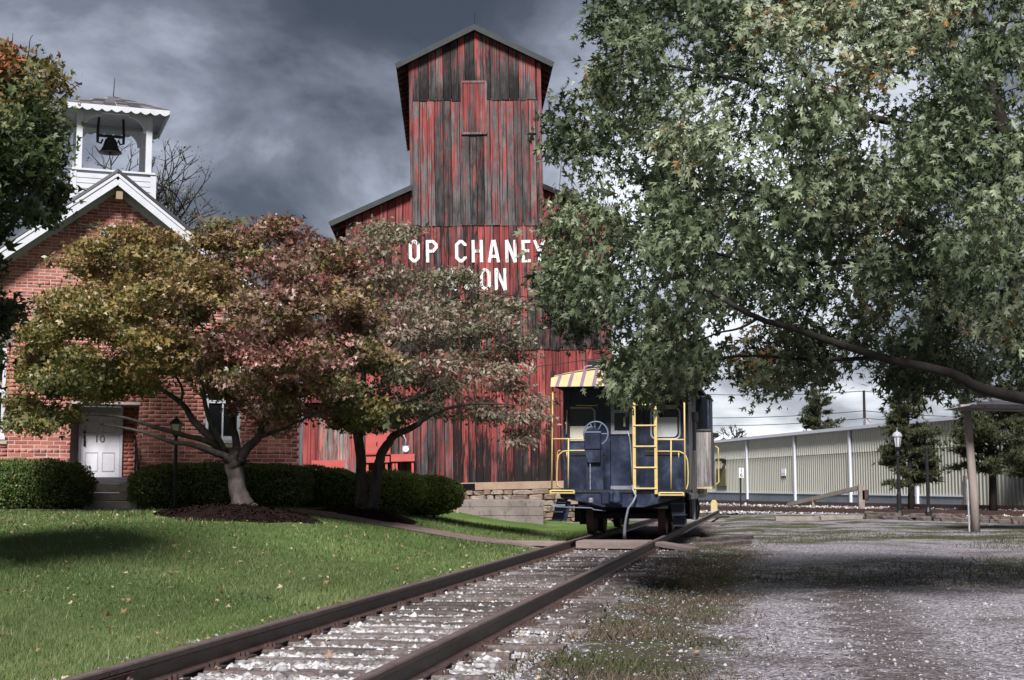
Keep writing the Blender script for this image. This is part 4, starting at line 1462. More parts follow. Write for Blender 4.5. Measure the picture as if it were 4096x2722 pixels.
# reveals of the porch
z_ = GB
row = 0
while z_ < oz1:
    for side, xf in ((0, ox0), (1, ox1)):
        y = -0.0 + (0.06 if row % 2 else 0.0)
        for ya, yb_ in ((0.035, 0.24), (0.253, 0.48), (0.493, 0.73)) if row % 2 else ((0.035, 0.12), (0.133, 0.36), (0.373, 0.60), (0.613, 0.73)):
            k0 = len(V)
            xa, xb = (xf - 0.02, xf + 0.006) if side == 0 else (xf - 0.006, xf + 0.02)
            V += [(xa, ya, z_), (xb, ya, z_), (xb, yb_, z_), (xa, yb_, z_), (xa, ya, z_ + .0685), (xb, ya, z_ + .0685), (xb, yb_, z_ + .0685), (xa, yb_, z_ + .0685)]
            Fc += [tuple(k0 + j for j in f) for f in BXF]
            TT += [rnd.random()] * 6
    x = ddx1 + 0.06 - (0.12 if row % 2 else 0.0)
    while x < ox1:
        p_, q_ = max(x, ddx1 + 0.06), min(x + 0.235, ox1 - 0.008)
        if q_ - p_ > 0.03:
            k0 = len(V)
            V += [(p_, 0.728, z_), (q_, 0.728, z_), (q_, 0.76, z_), (p_, 0.76, z_), (p_, 0.728, z_ + .0685), (q_, 0.728, z_ + .0685), (q_, 0.76, z_ + .0685), (p_, 0.76, z_ + .0685)]
            Fc += [tuple(k0 + j for j in f) for f in BXF]
            TT += [rnd.random()] * 6
        x += 0.248
    z_ += 0.0815
    row += 1
o = np_mesh('brickwork', np.array(V), np.array(Fc), M['brick'], sch, attrs={'tint': np.array(TT)})
o['kind'] = 'stuff'
# round gable window with a ring of bricks
rwin = MB()
rwin.tube([(rwx, 0.02, rwz), (rwx, -0.004, rwz)], 0.235, 22)
rwo = rwin.build('round_window', M['glass_sky'], sch)
fr = MB()
for k_ in range(24):
    a0, a1 = 2 * math.pi * k_ / 24, 2 * math.pi * (k_ + 1) / 24
    fr.prism([(rwx + 0.20 * math.cos(a0), rwz + 0.20 * math.sin(a0)), (rwx + 0.25 * math.cos(a0), rwz + 0.25 * math.sin(a0)), (rwx + 0.25 * math.cos(a1), rwz + 0.25 * math.sin(a1)), (rwx + 0.20 * math.cos(a1), rwz + 0.20 * math.sin(a1))], -0.03, 0.02)
fr.build('frame', M['white_paint'], rwo)
for k_ in range(22):
    a0 = 2 * math.pi * k_ / 22 + 0.035
    a1 = 2 * math.pi * (k_ + 1) / 22 - 0.03
    MB().prism([(rwx + 0.262 * math.cos(a0), rwz + 0.262 * math.sin(a0)), (rwx + 0.375 * math.cos(a0), rwz + 0.375 * math.sin(a0)), (rwx + 0.375 * math.cos(a1), rwz + 0.375 * math.sin(a1)), (rwx + 0.262 * math.cos(a1), rwz + 0.262 * math.sin(a1))], -0.012, 0.03).build('brick', M['brick'], rwo)


def sash_window(x0, x1, z0, z1, cols, rows):
    fr_ = MB()
    t_ = 0.065
    fr_.mm(x0, x0 + t_, 0.02, 0.12, z0, z1)
    fr_.mm(x1 - t_, x1, 0.02, 0.12, z0, z1)
    fr_.mm(x0 + t_, x1 - t_, 0.02, 0.12, z1 - t_, z1)
    fr_.mm(x0 + t_, x1 - t_, 0.02, 0.12, z0, z0 + t_)
    win = fr_.build('window', M['white_paint'], sch)
    MB().mm(x0 - 0.03, x1 + 0.03, -0.05, 0.12, z0 - 0.09, z0 - 0.004).build('sill', M['white_paint'], win, bevel=0.008)
    MB().mm(x0 - 0.06, x1 + 0.06, -0.035, 0.12, z0 - 0.17, z0 - 0.094).build('sill', M['stone_sill'], win)
    a0, a1, c0, c1 = x0 + t_, x1 - t_, z0 + t_, z1 - t_
    mid = (c0 + c1) / 2
    mu = MB()
    mu.mm(a0, a1, 0.035, 0.085, mid - 0.03, mid + 0.03)
    for i in range(1, cols):
        x = a0 + (a1 - a0) * i / cols
        mu.mm(x - 0.016, x + 0.016, 0.045, 0.08, c0, mid - 0.03)
        mu.mm(x - 0.016, x + 0.016, 0.045, 0.08, mid + 0.03, c1)
    mu.build('muntin', M['white_paint'], win)
    for i in range(cols):
        for za, zb_ in ((c0, mid - 0.03), (mid + 0.03, c1)):
            xa = a0 + (a1 - a0) * i / cols
            xb = a0 + (a1 - a0) * (i + 1) / cols
            MB().mm(xa, xb, 0.066, 0.072, za, zb_).build('pane', M['glass_dark'], win)
    cu = MB()
    for sd, sg in ((a0, 1), (a1, -1)):
        for k_ in range(5):
            xx = sd + sg * 0.035 * k_
            cu.mm(min(xx, xx + sg * .033), max(xx, xx + sg * .033), 0.16 + 0.012 * (k_ % 2), 0.175 + 0.012 * (k_ % 2), c0, c1)
    cu.build('curtain', M['paper_white'], win)
    MB().mm(x0, x1, 0.28, 0.31, z0, z1).build('room_shade', M['void_black'], win)
    return win


sash_window(wx0, wx1, wz0 + 0.09, wz1, 2, 2)
wn = sash_window(lx0, lx1, lz0 + 0.09, lz1, 2, 2)
MB().mm(lx0 - 0.15, SF.px(12.5, 340)[0], -0.012, 0.02, lz1 + 0.002, lz1 + 0.27).build('lintel', M['concrete'], sch)
# door
dr_top = SF.px(100, 416, 0.72)[1]
dr = MB().mm(ddx0, ddx1, 0.70, 0.74, oz0, dr_top).build('door', M['door_paint'], sch)
xm = (ddx0 + ddx1) / 2
for xa, xb in ((ddx0 + .09, xm - .04), (xm + .04, ddx1 - .09)):
    for za, zb_ in ((oz0 + .12, oz0 + .52), (oz0 + .92, dr_top - .1)):
        for q in ((xa, xb, za, za + .014), (xa, xb, zb_ - .014, zb_), (xa, xa + .014, za + .014, zb_ - .014), (xb - .014, xb, za + .014, zb_ - .014)):
            MB().mm(q[0], q[1], 0.690, 0.699, q[2], q[3]).build('panel_moulding', M['grey_trim'], dr)
fm = MB()
fm.mm(ddx0 - .055, ddx0 - .003, 0.66, 0.76, oz0, oz1 - .02)
fm.mm(ddx1 + .003, ddx1 + .055, 0.66, 0.76, oz0, oz1 - .02)
fm.mm(ddx0 - .003, ddx1 + .003, 0.66, 0.76, dr_top + .003, dr_top + .06)
fm.build('door_frame', M['white_paint'], sch)
MB().mm(ddx0, ddx1, 0.71, 0.73, dr_top + .06, oz1 - .02).build('transom', M['panel_grey'], sch)
hx_, hz_ = SF.px(84.5, 438, 0.70)
hd = MB()
hd.tube([(hx_, 0.695, hz_ + .12), (hx_, 0.66, hz_ + .12)], 0.026, 10)
hd.mm(hx_ - .018, hx_ + .018, 0.675, 0.699, hz_ - .16, hz_ + .06)
hd.tube([(hx_, 0.68, hz_ + .03), (hx_, 0.63, hz_ + .01), (hx_, 0.63, hz_ - .11), (hx_, 0.68, hz_ - .14)], 0.011, 7)
hd.build('handle', M['iron_black'], dr)


def text_part(name, body, size, mat, parent, loc, rot, ext=0.003):
    cu = bpy.data.curves.new(name, 'FONT')
    cu.body = body
    cu.size = size
    cu.extrude = ext
    cu.align_x = 'CENTER'
    cu.align_y = 'CENTER'
    tmp = bpy.data.objects.new('tmp', cu)
    COL.objects.link(tmp)
    dg = bpy.context.evaluated_depsgraph_get()
    me = bpy.data.meshes.new_from_object(tmp.evaluated_get(dg))
    bpy.data.objects.remove(tmp)
    bpy.data.curves.remove(cu)
    me.name = name
    me.materials.clear()
    o = link_mesh(name, me, mat, parent)
    o.location = loc
    o.rotation_euler = rot
    return o


nx, nz = SF.px(99.6, 439.2, 0.69)
nt = text_part('house_number', '10', 0.205, M['number_dark'], dr, (nx, 0.692, nz), (math.pi / 2, 0, 0))
nt.scale = (1.12, 1, 1)
# threshold and steps
x0s, x1s = SF.px(86, 480)[0], SF.px(136.5, 480)[0]
stp = thing('entrance_steps', 'worn concrete steps with a white top slab below the door', 'steps', (-8.08, 29.18, 0), SA)
zs = [oz0, SF.px(110, 483.0, -0.15)[1], SF.px(110, 492.5, -0.45)[1], SF.px(110, 501, -0.75)[1], 0.4]
MB().mm(ox0 + .008, ox1 - .008, -0.15, 0.69, zs[1], zs[0] - .004).build('threshold', M['white_paint'], stp, bevel=0.01)
for i in range(3):
    MB().mm(x0s - .05 * i, x1s + .05 * i, -0.20 - 0.32 * i, -0.02, zs[i + 2] if i < 2 else 0.4, zs[i + 1] - .003 - 0.002 * i).build('step', M['step_stone'], stp, bevel=0.015)
hr = thing('handrail', 'short dark iron handrail beside the entrance steps', 'handrail', (-8.08, 29.18, 0), SA)
ra, rb_ = SF.px(136, 440, -0.25), SF.px(142, 466, -0.9)
hb = ra[0]
MB().tube([(hb, -0.1, ra[1] + 0.02), (hb, -0.2, ra[1]), (hb, -0.95, ra[1] - 0.55)], 0.02, 7).build('rail', M['iron_black'], hr)
for y, dz in ((-0.2, 0.0), (-0.92, -0.53)):
    MB().tube([(hb, y, 0.5), (hb, y, ra[1] + dz)], 0.018, 7).build('post', M['iron_black'], hr)
MB().tube([(hb, -0.2, ra[1] - .25), (hb, -0.92, ra[1] - .78)], 0.012, 6).build('rail', M['iron_black'], hr)
# gable roof, fascia, soffit, beam
RO = XR - XC + 0.38
for s_ in (-1, 1):
    zt_ = ZAP - MS * RO
    rf = slab(XC, ZAP, XC + s_ * RO, zt_, -0.42, 9.2, 0.07).build('roof', M['shingle_dark'], sch)
    dn = Vector((s_ * 1.0, 0, -MS)).normalized()
    up_ = Vector((s_ * MS, 0, 1.0)).normalized()
    for off, hgt, yy in ((0.075 + 0.028, 0.055, -0.430 + .002 * s_), (0.075 + 0.127, 0.14, -0.412 + .002 * s_)):
        a = Vector((XC, yy, ZAP)) - up_ * off
        b = Vector((XC + s_ * RO, yy, zt_)) - up_ * off
        a.x = XC
        a.z = ZAP - off / up_.z
        MB().bar(a, b, 0.03, hgt, (0, 0, 1)).build('fascia', M['white_paint'], rf)
    a = Vector((XC, -0.18, ZAP - 0.20 / up_.z))
    b = Vector((XC + s_ * RO, -0.18, zt_)) - up_ * 0.20
    MB().bar(a, b, 0.44, 0.02, (0, 0, 1)).build('soffit', M['grey_trim'], rf)
    a = Vector((XC, -0.03, ZAP - 0.28 / up_.z))
    b = Vector((XC + s_ * RO, -0.03, zt_)) - up_ * 0.28
    MB().bar(a, b, 0.05, 0.14, (0, 0, 1)).build('frieze_board', M['grey_trim'], rf)
MB().mm(XC - 0.02, XC + 0.11, -0.36, 0.05, ZAP - 0.62, ZAP - 0.46).build('ridge_beam', M['concrete_tan'], sch)
ca, cb = SF.px(66.7, 221.4), SF.px(170, 243)
MB().tube([(ca[0], -0.03, ca[1]), (cb[0], -0.03, cb[1])], 0.017, 7).build('conduit', M['gasket_grey'], sch)
MB().mm(XR + 0.005, XR + 0.075, -0.075, 0.02, 0.6, gtop(XR) - 0.1).build('downspout', M['downspout_white'], sch, bevel=0.01)

# ------------------------------------------------------------------ belfry on the ridge
D0 = 0.30
bell_c = SF.px(114.5, 140, D0)[0]
HB = (SF.px(149, 140, D0)[0] - SF.px(79.3, 140, D0)[0]) / 2
zpb = SF.px(114, 172, D0)[1]
ztp2 = SF.px(114, 113, D0)[1]
bf = thing('belfry', 'open white belfry with scalloped eaves on the schoolhouse ridge', 'belfry', SF.world(bell_c, D0 + HB) + (0,), SA)
HP = 0.062
for sx_ in (-1, 1):
    for sy_ in (-1, 1):
        MB().mm(sx_ * HB - HP, sx_ * HB + HP, sy_ * HB - HP, sy_ * HB + HP, zpb, ztp2).build('post', M['white_paint'], bf, bevel=0.006)
HBB = HB + 0.10
bs = MB().mm(-HBB + .02, HBB - .02, -HBB + .02, HBB - .02, ZAP - 1.1, zpb - .03).build('base', M['white_paint'], bf)
z_ = ZAP - 1.0
while z_ < zpb - 0.14:
    for q in ((-HBB + .05, HBB - .05, -HBB - .006, -HBB + .019), (HBB - .019, HBB + .006, -HBB + .05, HBB - .05)):
        MB().mm(q[0], q[1], q[2], q[3], z_, z_ + 0.098).build('siding_board', M['white_paint'], bs)
    z_ += 0.112
for sx_ in (-1, 1):
    MB().mm(sx_ * HBB - 0.06, sx_ * HBB + 0.06, -HBB - 0.016, -HBB + 0.06, ZAP - 1.1, zpb - .031).build('corner_board', M['white_paint'], bs)
MB().mm(-HBB - .04, HBB + .04, -HBB - .04, HBB + .04, zpb - .029, zpb + .012).build('cap_board', M['white_paint'], bf)
EO = HB + 0.37
zr0 = SF.px(168, 111.5, D0 - 0.37)[1] + 0.02
zra = SF.px(113, 96.6, D0 + HB)[1]
# hip roof: a thin shell with courses of shingles
sh = MB().add([(-EO, -EO, zr0), (EO, -EO, zr0), (EO, EO, zr0), (-EO, EO, zr0), (0, 0, zra)], [(0, 1, 4), (1, 2, 4), (2, 3, 4), (3, 0, 4), (3, 2, 1, 0)])
rfb = sh.build('roof', M['soffit_grey'], bf)
for face in range(2):
    for row in range(7):
        f0, f1 = row / 7, (row + 1) / 7 + 0.03
        half0, half1 = EO * (1 - f0), EO * (1 - min(f1, 1))
        z0_, z1_ = zr0 + (zra - zr0) * f0, zr0 + (zra - zr0) * min(f1, 1)
        n = max(2, int(half0 * 2 / 0.24))
        for i in range(n):
            sft = 0.5 if row % 2 else 0.0
            a0, a1 = -1 + 2 * (i + sft) / n, -1 + 2 * (i + 1 + sft) / n
            a0, a1 = max(-1, a0 + 0.012), min(1, a1 - 0.012)
            if a1 <= a0:
                continue
            pts = [(a0 * half0, -half0, z0_ + .018), (a1 * half0, -half0, z0_ + .018), (a1 * half1, -half1, z1_ + .010), (a0 * half1, -half1, z1_ + .010)]
            if face == 1:
                pts = [(-p[1], p[0], p[2]) for p in pts]
            q = MB().add(pts + [(p[0], p[1], p[2] - .02) for p in pts], [(0, 1, 2, 3), (4, 7, 6, 5), (0, 4, 5, 1), (1, 5, 6, 2), (2, 6, 7, 3), (3, 7, 4, 0)])
            q.build('shingle', M['shingle_dark'], rfb)
fs_h = 0.115


def scallop(n):
    pts = []
    for i in range(n):
        for k_ in range(6):
            a = k_ / 6
            pts.append((-EO + 2 * EO * (i + a) / n, -fs_h + 0.035 - 0.05 * math.sin(math.pi * a)))
    pts.append((EO, -fs_h + 0.035))
    mb = MB()
    for p_, q_ in zip(pts[:-1], pts[1:]):
        mb.prism([(p_[0], zr0 + p_[1]), (q_[0], zr0 + q_[1]), (q_[0], zr0 - 0.002), (p_[0], zr0 - 0.002)], -0.012, 0.012)
    return mb


for k_ in range(4):
    o = scallop(11).build('scalloped_fascia', M['white_paint'], bf)
    o.rotation_euler = (0, 0, k_ * math.pi / 2)
    o.location = (math.sin(k_ * math.pi / 2) * EO, -math.cos(k_ * math.pi / 2) * EO, 0)
MB().mm(-HB - .05, HB + .05, -HB - .03, -HB + .03, ztp2 - .02, ztp2 + .07).build('lintel_beam', M['white_paint'], bf)
MB().mm(-HB - .05, HB + .05, HB - .03, HB + .03, ztp2 - .02, ztp2 + .07).build('lintel_beam', M['soffit_grey'], bf)
for sx_ in (-1, 1):
    MB().mm(sx_ * HB - .03, sx_ * HB + .03, -HB + .035, HB - .035, ztp2 - .02, ztp2 + .07).build('lintel_beam', M['soffit_grey'], bf)
rr = 0.36
for sy_ in (-1, 1):
    for sx_ in (-1, 1):
        pts = []
        n = 8
        cx, cz = sx_ * (HB - HP - rr), ztp2 - 0.02 - rr
        arc = [(cx + sx_ * rr * 0.86 * math.cos(a), cz + rr * 0.86 * math.sin(a)) for a in [math.pi / 2 * i / n for i in range(n + 1)]]
        out = [(sx_ * (HB - HP), cz)] + [(sx_ * (HB - HP), cz + rr * i / 4) for i in range(1, 5)] + [(cx + sx_ * rr * (1 - i / 4), ztp2 - 0.02) for i in range(1, 5)]
        mb = MB()
        for i in range(n):
            q = [arc[i], out[i], out[i + 1], arc[i + 1]]
            mb.prism(q if sx_ > 0 else q[::-1], sy_ * HB - 0.025, sy_ * HB + 0.025)
        mb.build('corner_bracket', M['white_paint'], bf)
MB().tube([(0, 0, zra - .02), (0.02, 0, zra + .42)], [0.012, 0.006], 6).build('lightning_rod', M['iron_black'], bf)
# bell
bz = SF.px(110, 153, D0 + HB)[1]
bt_ = SF.px(110, 137.5, D0 + HB)[1]
bh = bt_ - bz
bx = SF.px(110.5, 145, D0 + HB)[0] - bell_c
bell = thing('bell', 'dark bronze bell hanging under the belfry roof', 'bell', (bf.location.x + SF.ex.x * bx, bf.location.y + SF.ex.y * bx, 0), SA)
MB().lathe([(0.10, bz + .01), (0.245, bz), (0.24, bz + .02 * 1), (0.205, bz + bh * .15), (0.165, bz + bh * .38), (0.14, bz + bh * .62), (0.12, bz + bh * .82), (0.06, bz + bh), (0.0, bz + bh)], n=22).build('bell_body', M['bell_bronze'], bell, smooth=True)
MB().tube([(0, 0, bz + bh * .6), (0, 0, bz - .02)], [0.012, 0.03], 8).build('clapper', M['iron_black'], bell)
MB().mm(-0.30, 0.30, -0.03, 0.03, bt_ + .0, bt_ + .05).build('yoke', M['iron_black'], bell)
for sx_ in (-1, 1):
    MB().tube([(sx_ * .25, 0, ztp2 + .1), (sx_ * .27, 0, bt_ + .12), (sx_ * .27, 0, bt_ - .12), (sx_ * .20, 0, bt_ - .14), (sx_ * .16, 0, bt_ - .05)], [0.025, 0.032, 0.03, 0.022, 0.02], 7).build('hanger', M['iron_black'], bell)


# ------------------------------------------------------------------ the caboose
CABX = xc(28.5) - 0.03
CF = Frame(CABX, 28.5, TA)
cab = thing('caboose', 'dark blue bay window caboose with yellow handrails and ladder', 'caboose', (CABX, 28.5, 0), TA)


def cz(zx_, zy_, d=0.0):
    return CF.px(525 + zx_ * 0.1355, 350 + zy_ * 0.1355, d)


B, Y_, DK = M['caboose_blue'], M['caboose_yellow'], M['caboose_dark']
EW = 0.80                                        # end wall distance behind the front edge
LEN = 9.6
hb = 1.29
zf = cz(500, 1030)[1]                            # platform floor
ztop_ = cz(300, 272)[1]                          # underside of the roof edge
# body
body = MB()
body.mm(-hb, -0.36, EW, EW + 0.06, zf, ztop_ + .05)
body.mm(0.33, hb, EW, EW + 0.06, zf, ztop_ + .05)
body.mm(-0.36, 0.33, EW, EW + 0.06, cz(700, 335, EW)[1], ztop_ + .05)
body.mm(-hb, -hb + 0.06, EW + 0.06, LEN - EW, zf, ztop_ + .05)
body.mm(-hb, hb, LEN - EW - 0.06, LEN - EW, zf, ztop_ + .05)
bo = body.build('body', B, cab)
for x in (-0.36, 0.33):                          # posts that frame the door recess
    MB().mm(x - 0.045, x + 0.045, EW - 0.05, EW - 0.002, zf, ztop_).build('door_post', B, bo)
for x in (-1.2, 1.2):
    MB().mm(x - 0.05, x + 0.05, EW - 0.035, EW - 0.002, zf, ztop_).build('corner_strip', B, bo)
MB().mm(-1.14, -0.42, EW - 0.02, EW - 0.002, cz(0, 780, EW)[1], cz(0, 760, EW)[1]).build('belt_rail', DK, bo)
MB().mm(0.39, 1.14, EW - 0.02, EW - 0.002, cz(0, 780, EW)[1], cz(0, 760, EW)[1]).build('belt_rail', DK, bo)
# weathered side boards
y = EW + 0.065
while y < LEN - EW - 0.07:
    w_ = 0.135
    o = MB().mm(hb - 0.055, hb, y, y + w_ - 0.004, zf - 0.1, ztop_ + .03).build('board', M['caboose_wood'], bo)
    o.location.x = rnd.uniform(-.004, .004)
    o.color = (rnd.uniform(0.4, 1.0), rnd.uniform(0.1, 0.6), 0.2, 1)
    y += w_
# door with its window
zd1 = cz(700, 330, EW)[1]
dw0, dw1 = cz(632, 400, EW)[0], cz(797, 400, EW)[0]
dz0, dz1 = cz(0, 625, EW)[1], cz(0, 345, EW)[1]
do = MB().mm(-0.31, 0.28, EW + 0.02, EW + 0.055, zf + .02, zd1 - .01).build('door', B, cab)
wf = MB()
for q in ((dw0, dw0 + .075, dz0, dz1), (dw1 - .075, dw1, dz0, dz1), (dw0 + .075, dw1 - .075, dz0, dz0 + .07), (dw0 + .075, dw1 - .075, dz1 - .06, dz1), (dw0 + .075, dw1 - .075, cz(0, 470, EW)[1], cz(0, 448, EW)[1])):
    wf.mm(q[0], q[1], EW - 0.012, EW + 0.018, q[2], q[3])
wf.build('window_frame', M['gasket_grey'], do)
MB().mm(dw0 + .06, dw1 - .06, EW + 0.006, EW + 0.012, dz0 + .05, dz1 - .05).build('pane', M['glass_dark'], do)
MB().mm(-0.04, 0.0, EW - 0.02, EW + 0.0, cz(0, 570, EW)[1], cz(0, 505, EW)[1]).build('window_label', M['panel_white'], do)
MB().mm(-0.31, 0.28, EW - 0.06, EW + 0.015, zf + .006, zf + .075).build('door_sill', M['steel_grey'], cab)


def rrect(x0, x1, z0, z1, r, y, n=5):
    pts = []
    for cx, cz_, a0 in ((x1 - r, z1 - r, 0), (x0 + r, z1 - r, 90), (x0 + r, z0 + r, 180), (x1 - r, z0 + r, 270)):
        for i in range(n + 1):
            a = R(a0 + 90 * i / n)
            pts.append((cx + r * math.cos(a), y, cz_ + r * math.sin(a)))
    return pts


for (za, zb_, zc_, zd_), split, pm in (((305, 515, 425, 668), 562, 'panel_white'), ((930, 1142, 432, 662), 502, 'panel_grey')):
    x0, x1 = cz(za, 500, EW)[0], cz(zb_, 500, EW)[0]
    z1, z0 = cz(400, zc_, EW)[1], cz(400, zd_, EW)[1]
    pts = rrect(x0, x1, z0, z1, 0.11, EW - 0.006)
    win = MB().prism([(p[0], p[2]) for p in pts], EW - 0.008, EW - 0.001).build('window', M['glass_dark'], bo)
    MB().tube(pts + pts[:1], 0.024, 7, False).build('gasket', M['gasket_grey'], win, smooth=True)
    zs_ = cz(400, split, EW)[1]
    pl_ = [p for p in rrect(x0 + .05, x1 - .05, z0 + .045, z1, 0.09, 0) if p[2] < (z0 + zs_) / 2]
    MB().prism([(x0 + .05, zs_)] + [(p[0], p[2]) for p in pl_] + [(x1 - .05, zs_)], EW - 0.016, EW - 0.009).build('lower_panel', M[pm], win)
# platform and end sill
MB().mm(-1.36, 1.36, 0.0, EW - .003, zf - 0.06, zf).build('platform', DK, cab)
sx0, sz0 = cz(220, 1085)
MB().prism([(-1.26, zf - 0.065), (-1.24, cz(0, 1090)[1]), (-0.62, cz(0, 1135)[1]), (-0.4, cz(0, 1160)[1]), (0.42, cz(0, 1160)[1]), (0.7, cz(0, 1135)[1]), (1.24, cz(0, 1085)[1]), (1.26, zf - 0.065)], 0.02, 0.10).build('end_sill', B, cab, bevel=0.01)
MB().mm(-1.25, 1.3, 0.0, 0.015, zf - 0.05, zf - 0.02).build('sill_angle', M['steel_grey'], cab)
cpx, cpz = cz(655, 1088)
cpl = MB()
cpl.mm(cpx - .17, cpx + .17, -0.10, 0.019, cpz - .16, cpz + .13)
cpl.mm(cpx - .09, cpx + .10, -0.42, -0.101, cpz - .10, cpz + .10)
cpl.prism([(cpx - .19, cpz - .14), (cpx - .02, cpz - .14), (cpx - .02, cpz + .12), (cpx - .19, cpz + .12)], -0.62, -0.38)
cpl.prism([(cpx + .03, cpz - .12), (cpx + .19, cpz - .12), (cpx + .19, cpz + .13), (cpx + .03, cpz + .13)], -0.55, -0.33)
cpl.build('coupler', B, cab, bevel=0.03)
a = cz(228, 1157)
b = cz(495, 1166)
c_ = cz(608, 1186)
MB().tube([(a[0], -0.06, a[1] + .02), (a[0] + .02, -0.08, a[1]), (b[0], -0.10, b[1]), (b[0] + .05, -0.14, b[1] - .03), (c_[0], -0.30, c_[1])], 0.012, 6).build('uncoupling_lever', M['bracket_blue'], cab)
hp = [cz(*q) for q in ((755, 595), (768, 640), (777, 700), (786, 850), (790, 980))]
MB().tube([(p[0], 0.05, p[1]) for p in hp], 0.016, 7).build('air_pipe', M['steel_grey'], cab, smooth=True)
hp = [cz(*q) for q in ((790, 1000), (800, 1035), (822, 1075), (800, 1125), (768, 1165), (752, 1230), (742, 1290), (737, 1345), (735, 1390))]
MB().tube([(p[0], -0.02 - 0.10 * math.sin(i / 8 * 3.0), p[1]) for i, p in enumerate(hp)], [0.024] * 6 + [0.03, 0.034, 0.04], 8).build('air_hose', M['steel_grey'], cab, smooth=True)
# yellow ladder
lx0_, lx1_ = cz(806, 600)[0], cz(965, 600)[0]
zl0 = cz(800, 1064)[1]
lad = MB()
for x in (lx0_, lx1_):
    lad.mm(x - 0.031, x + 0.031, -0.045, -0.005, zl0, ztop_ + 0.35)
lado = lad.build('ladder', Y_, cab, bevel=0.004)
for zy_ in (255, 405, 558, 712, 868, 1022):
    z_ = cz(880, zy_)[1]
    MB().tube([(lx0_ - .01, -0.05, z_), (lx1_ + .01, -0.05, z_)], 0.0165, 7).build('rung', Y_, lado)


def rail(pts, r=0.017, name='handrail', mat=None):
    r = r * 0.84
    q = [(cz(p[0], p[1])[0], p[2] if len(p) > 2 else 0.02, cz(p[0], p[1])[1]) for p in pts]
    return MB().tube(q, r, 7).build(name, mat or Y_, cab, smooth=True)


rail([(196, 1040), (200, 655), (204, 272)], 0.02, 'corner_post')
rail([(1183, 1045), (1178, 660), (1174, 272)], 0.02, 'corner_post')
rail([(201, 656), (320, 656), (428, 656), (434, 676)], 0.019)
rail([(320, 656), (319, 840), (318, 1022)], 0.018)
rail([(265, 1020, 0.05), (238, 1000, 0.05), (232, 960, 0.05), (236, 820, 0.05), (246, 775, 0.05), (275, 748, 0.05), (320, 742, 0.05), (430, 741, 0.05), (548, 744, 0.05)], 0.0165)
rail([(222, 1010, 0.30), (224, 760, 0.30), (230, 742, 0.30), (245, 738, 0.30)], 0.016)
rail([(306, 745, 0.06), (306, 795, 0.06)], 0.015)
rail([(975, 662), (1075, 662), (1176, 662)], 0.019)
rail([(1077, 662), (1077, 850), (1078, 1045)], 0.018)
rail([(888, 747, 0.05), (1060, 747, 0.05), (1140, 749, 0.05), (1180, 768, 0.05), (1198, 815, 0.05), (1203, 900, 0.05), (1202, 985, 0.05), (1192, 1025, 0.05), (1165, 1048, 0.05)], 0.0165)
rail([(1133, 750, 0.06), (1133, 800, 0.06)], 0.015)
for p in (((272, 432), (268, 612)),):
    rail([(p[0][0], p[0][1], EW - .02), (p[0][0], p[0][1], EW - .08), (p[1][0], p[1][1], EW - .08), (p[1][0], p[1][1], EW - .02)], 0.02, 'grab_iron')
rail([(340, 382, EW - .02), (342, 394, EW - .09), (500, 396, EW - .09), (502, 384, EW - .02)], 0.017, 'grab_iron')
rail([(985, 392, EW - .02), (986, 397, EW - .09), (1108, 397, EW - .09), (1110, 388, EW - .02)], 0.017, 'grab_iron')
# side treads with yellow edges, step wells below
for zx0, zx1, zy0, zy1, sgn in ((195, 366, 1034, 1056, -1), (995, 1170, 1050, 1071, 1)):
    a = cz(zx0, zy0)
    b = cz(zx1, zy1)
    tr = MB().mm(a[0], b[0], -0.10, 0.30, b[1] + .012, a[1] - .012).build('tread', DK, cab)
    MB().tube([(a[0], -0.115, a[1] - .01), (b[0], -0.115, a[1] - .01)], 0.016, 7).build('tread_edge', Y_, tr)
    MB().tube([(a[0], -0.115, b[1] + .0), (b[0], -0.115, b[1] + .0)], 0.014, 7).build('tread_edge', Y_, tr)
    for x in (a[0], b[0]):
        MB().tube([(x, -0.115, a[1]), (x, -0.115, b[1] - .01)], 0.024, 7).build('tread_edge', Y_, tr)
l0, l1, l2, l3 = cz(232, 1095), cz(332, 1120), cz(300, 1262), cz(188, 1258)
MB().prism([l3, l2, l1, l0], 0.12, 0.17).build('step_plate', B, cab)
for i, zy_ in enumerate((1120, 1190, 1255)):
    p = cz(262 - i * 22, zy_)
    MB().mm(p[0] - .15, p[0] + .12, -0.04, 0.55, p[1] - .02, p[1]).build('step', M['caboose_blue'], cab)
a = cz(196, 1125)
b = cz(300, 1150)
MB().mm(a[0], b[0], -0.06, -0.02, b[1], b[1] + .03).build('step_edge', M['steel_grey'], cab)
r0, r1, r2, r3 = cz(1060, 1110), cz(1165, 1095), cz(1185, 1300), cz(1095, 1310)
MB().prism([r3, r2, r1, r0], 0.25, 0.31).build('step_plate', B, cab)
for i, zy_ in enumerate((1130, 1215, 1295)):
    p = cz(1120 + i * 12, zy_)
    MB().mm(p[0] - .12, p[0] + .14, 0.05, 0.7, p[1] - .02, p[1]).build('step', DK, cab)
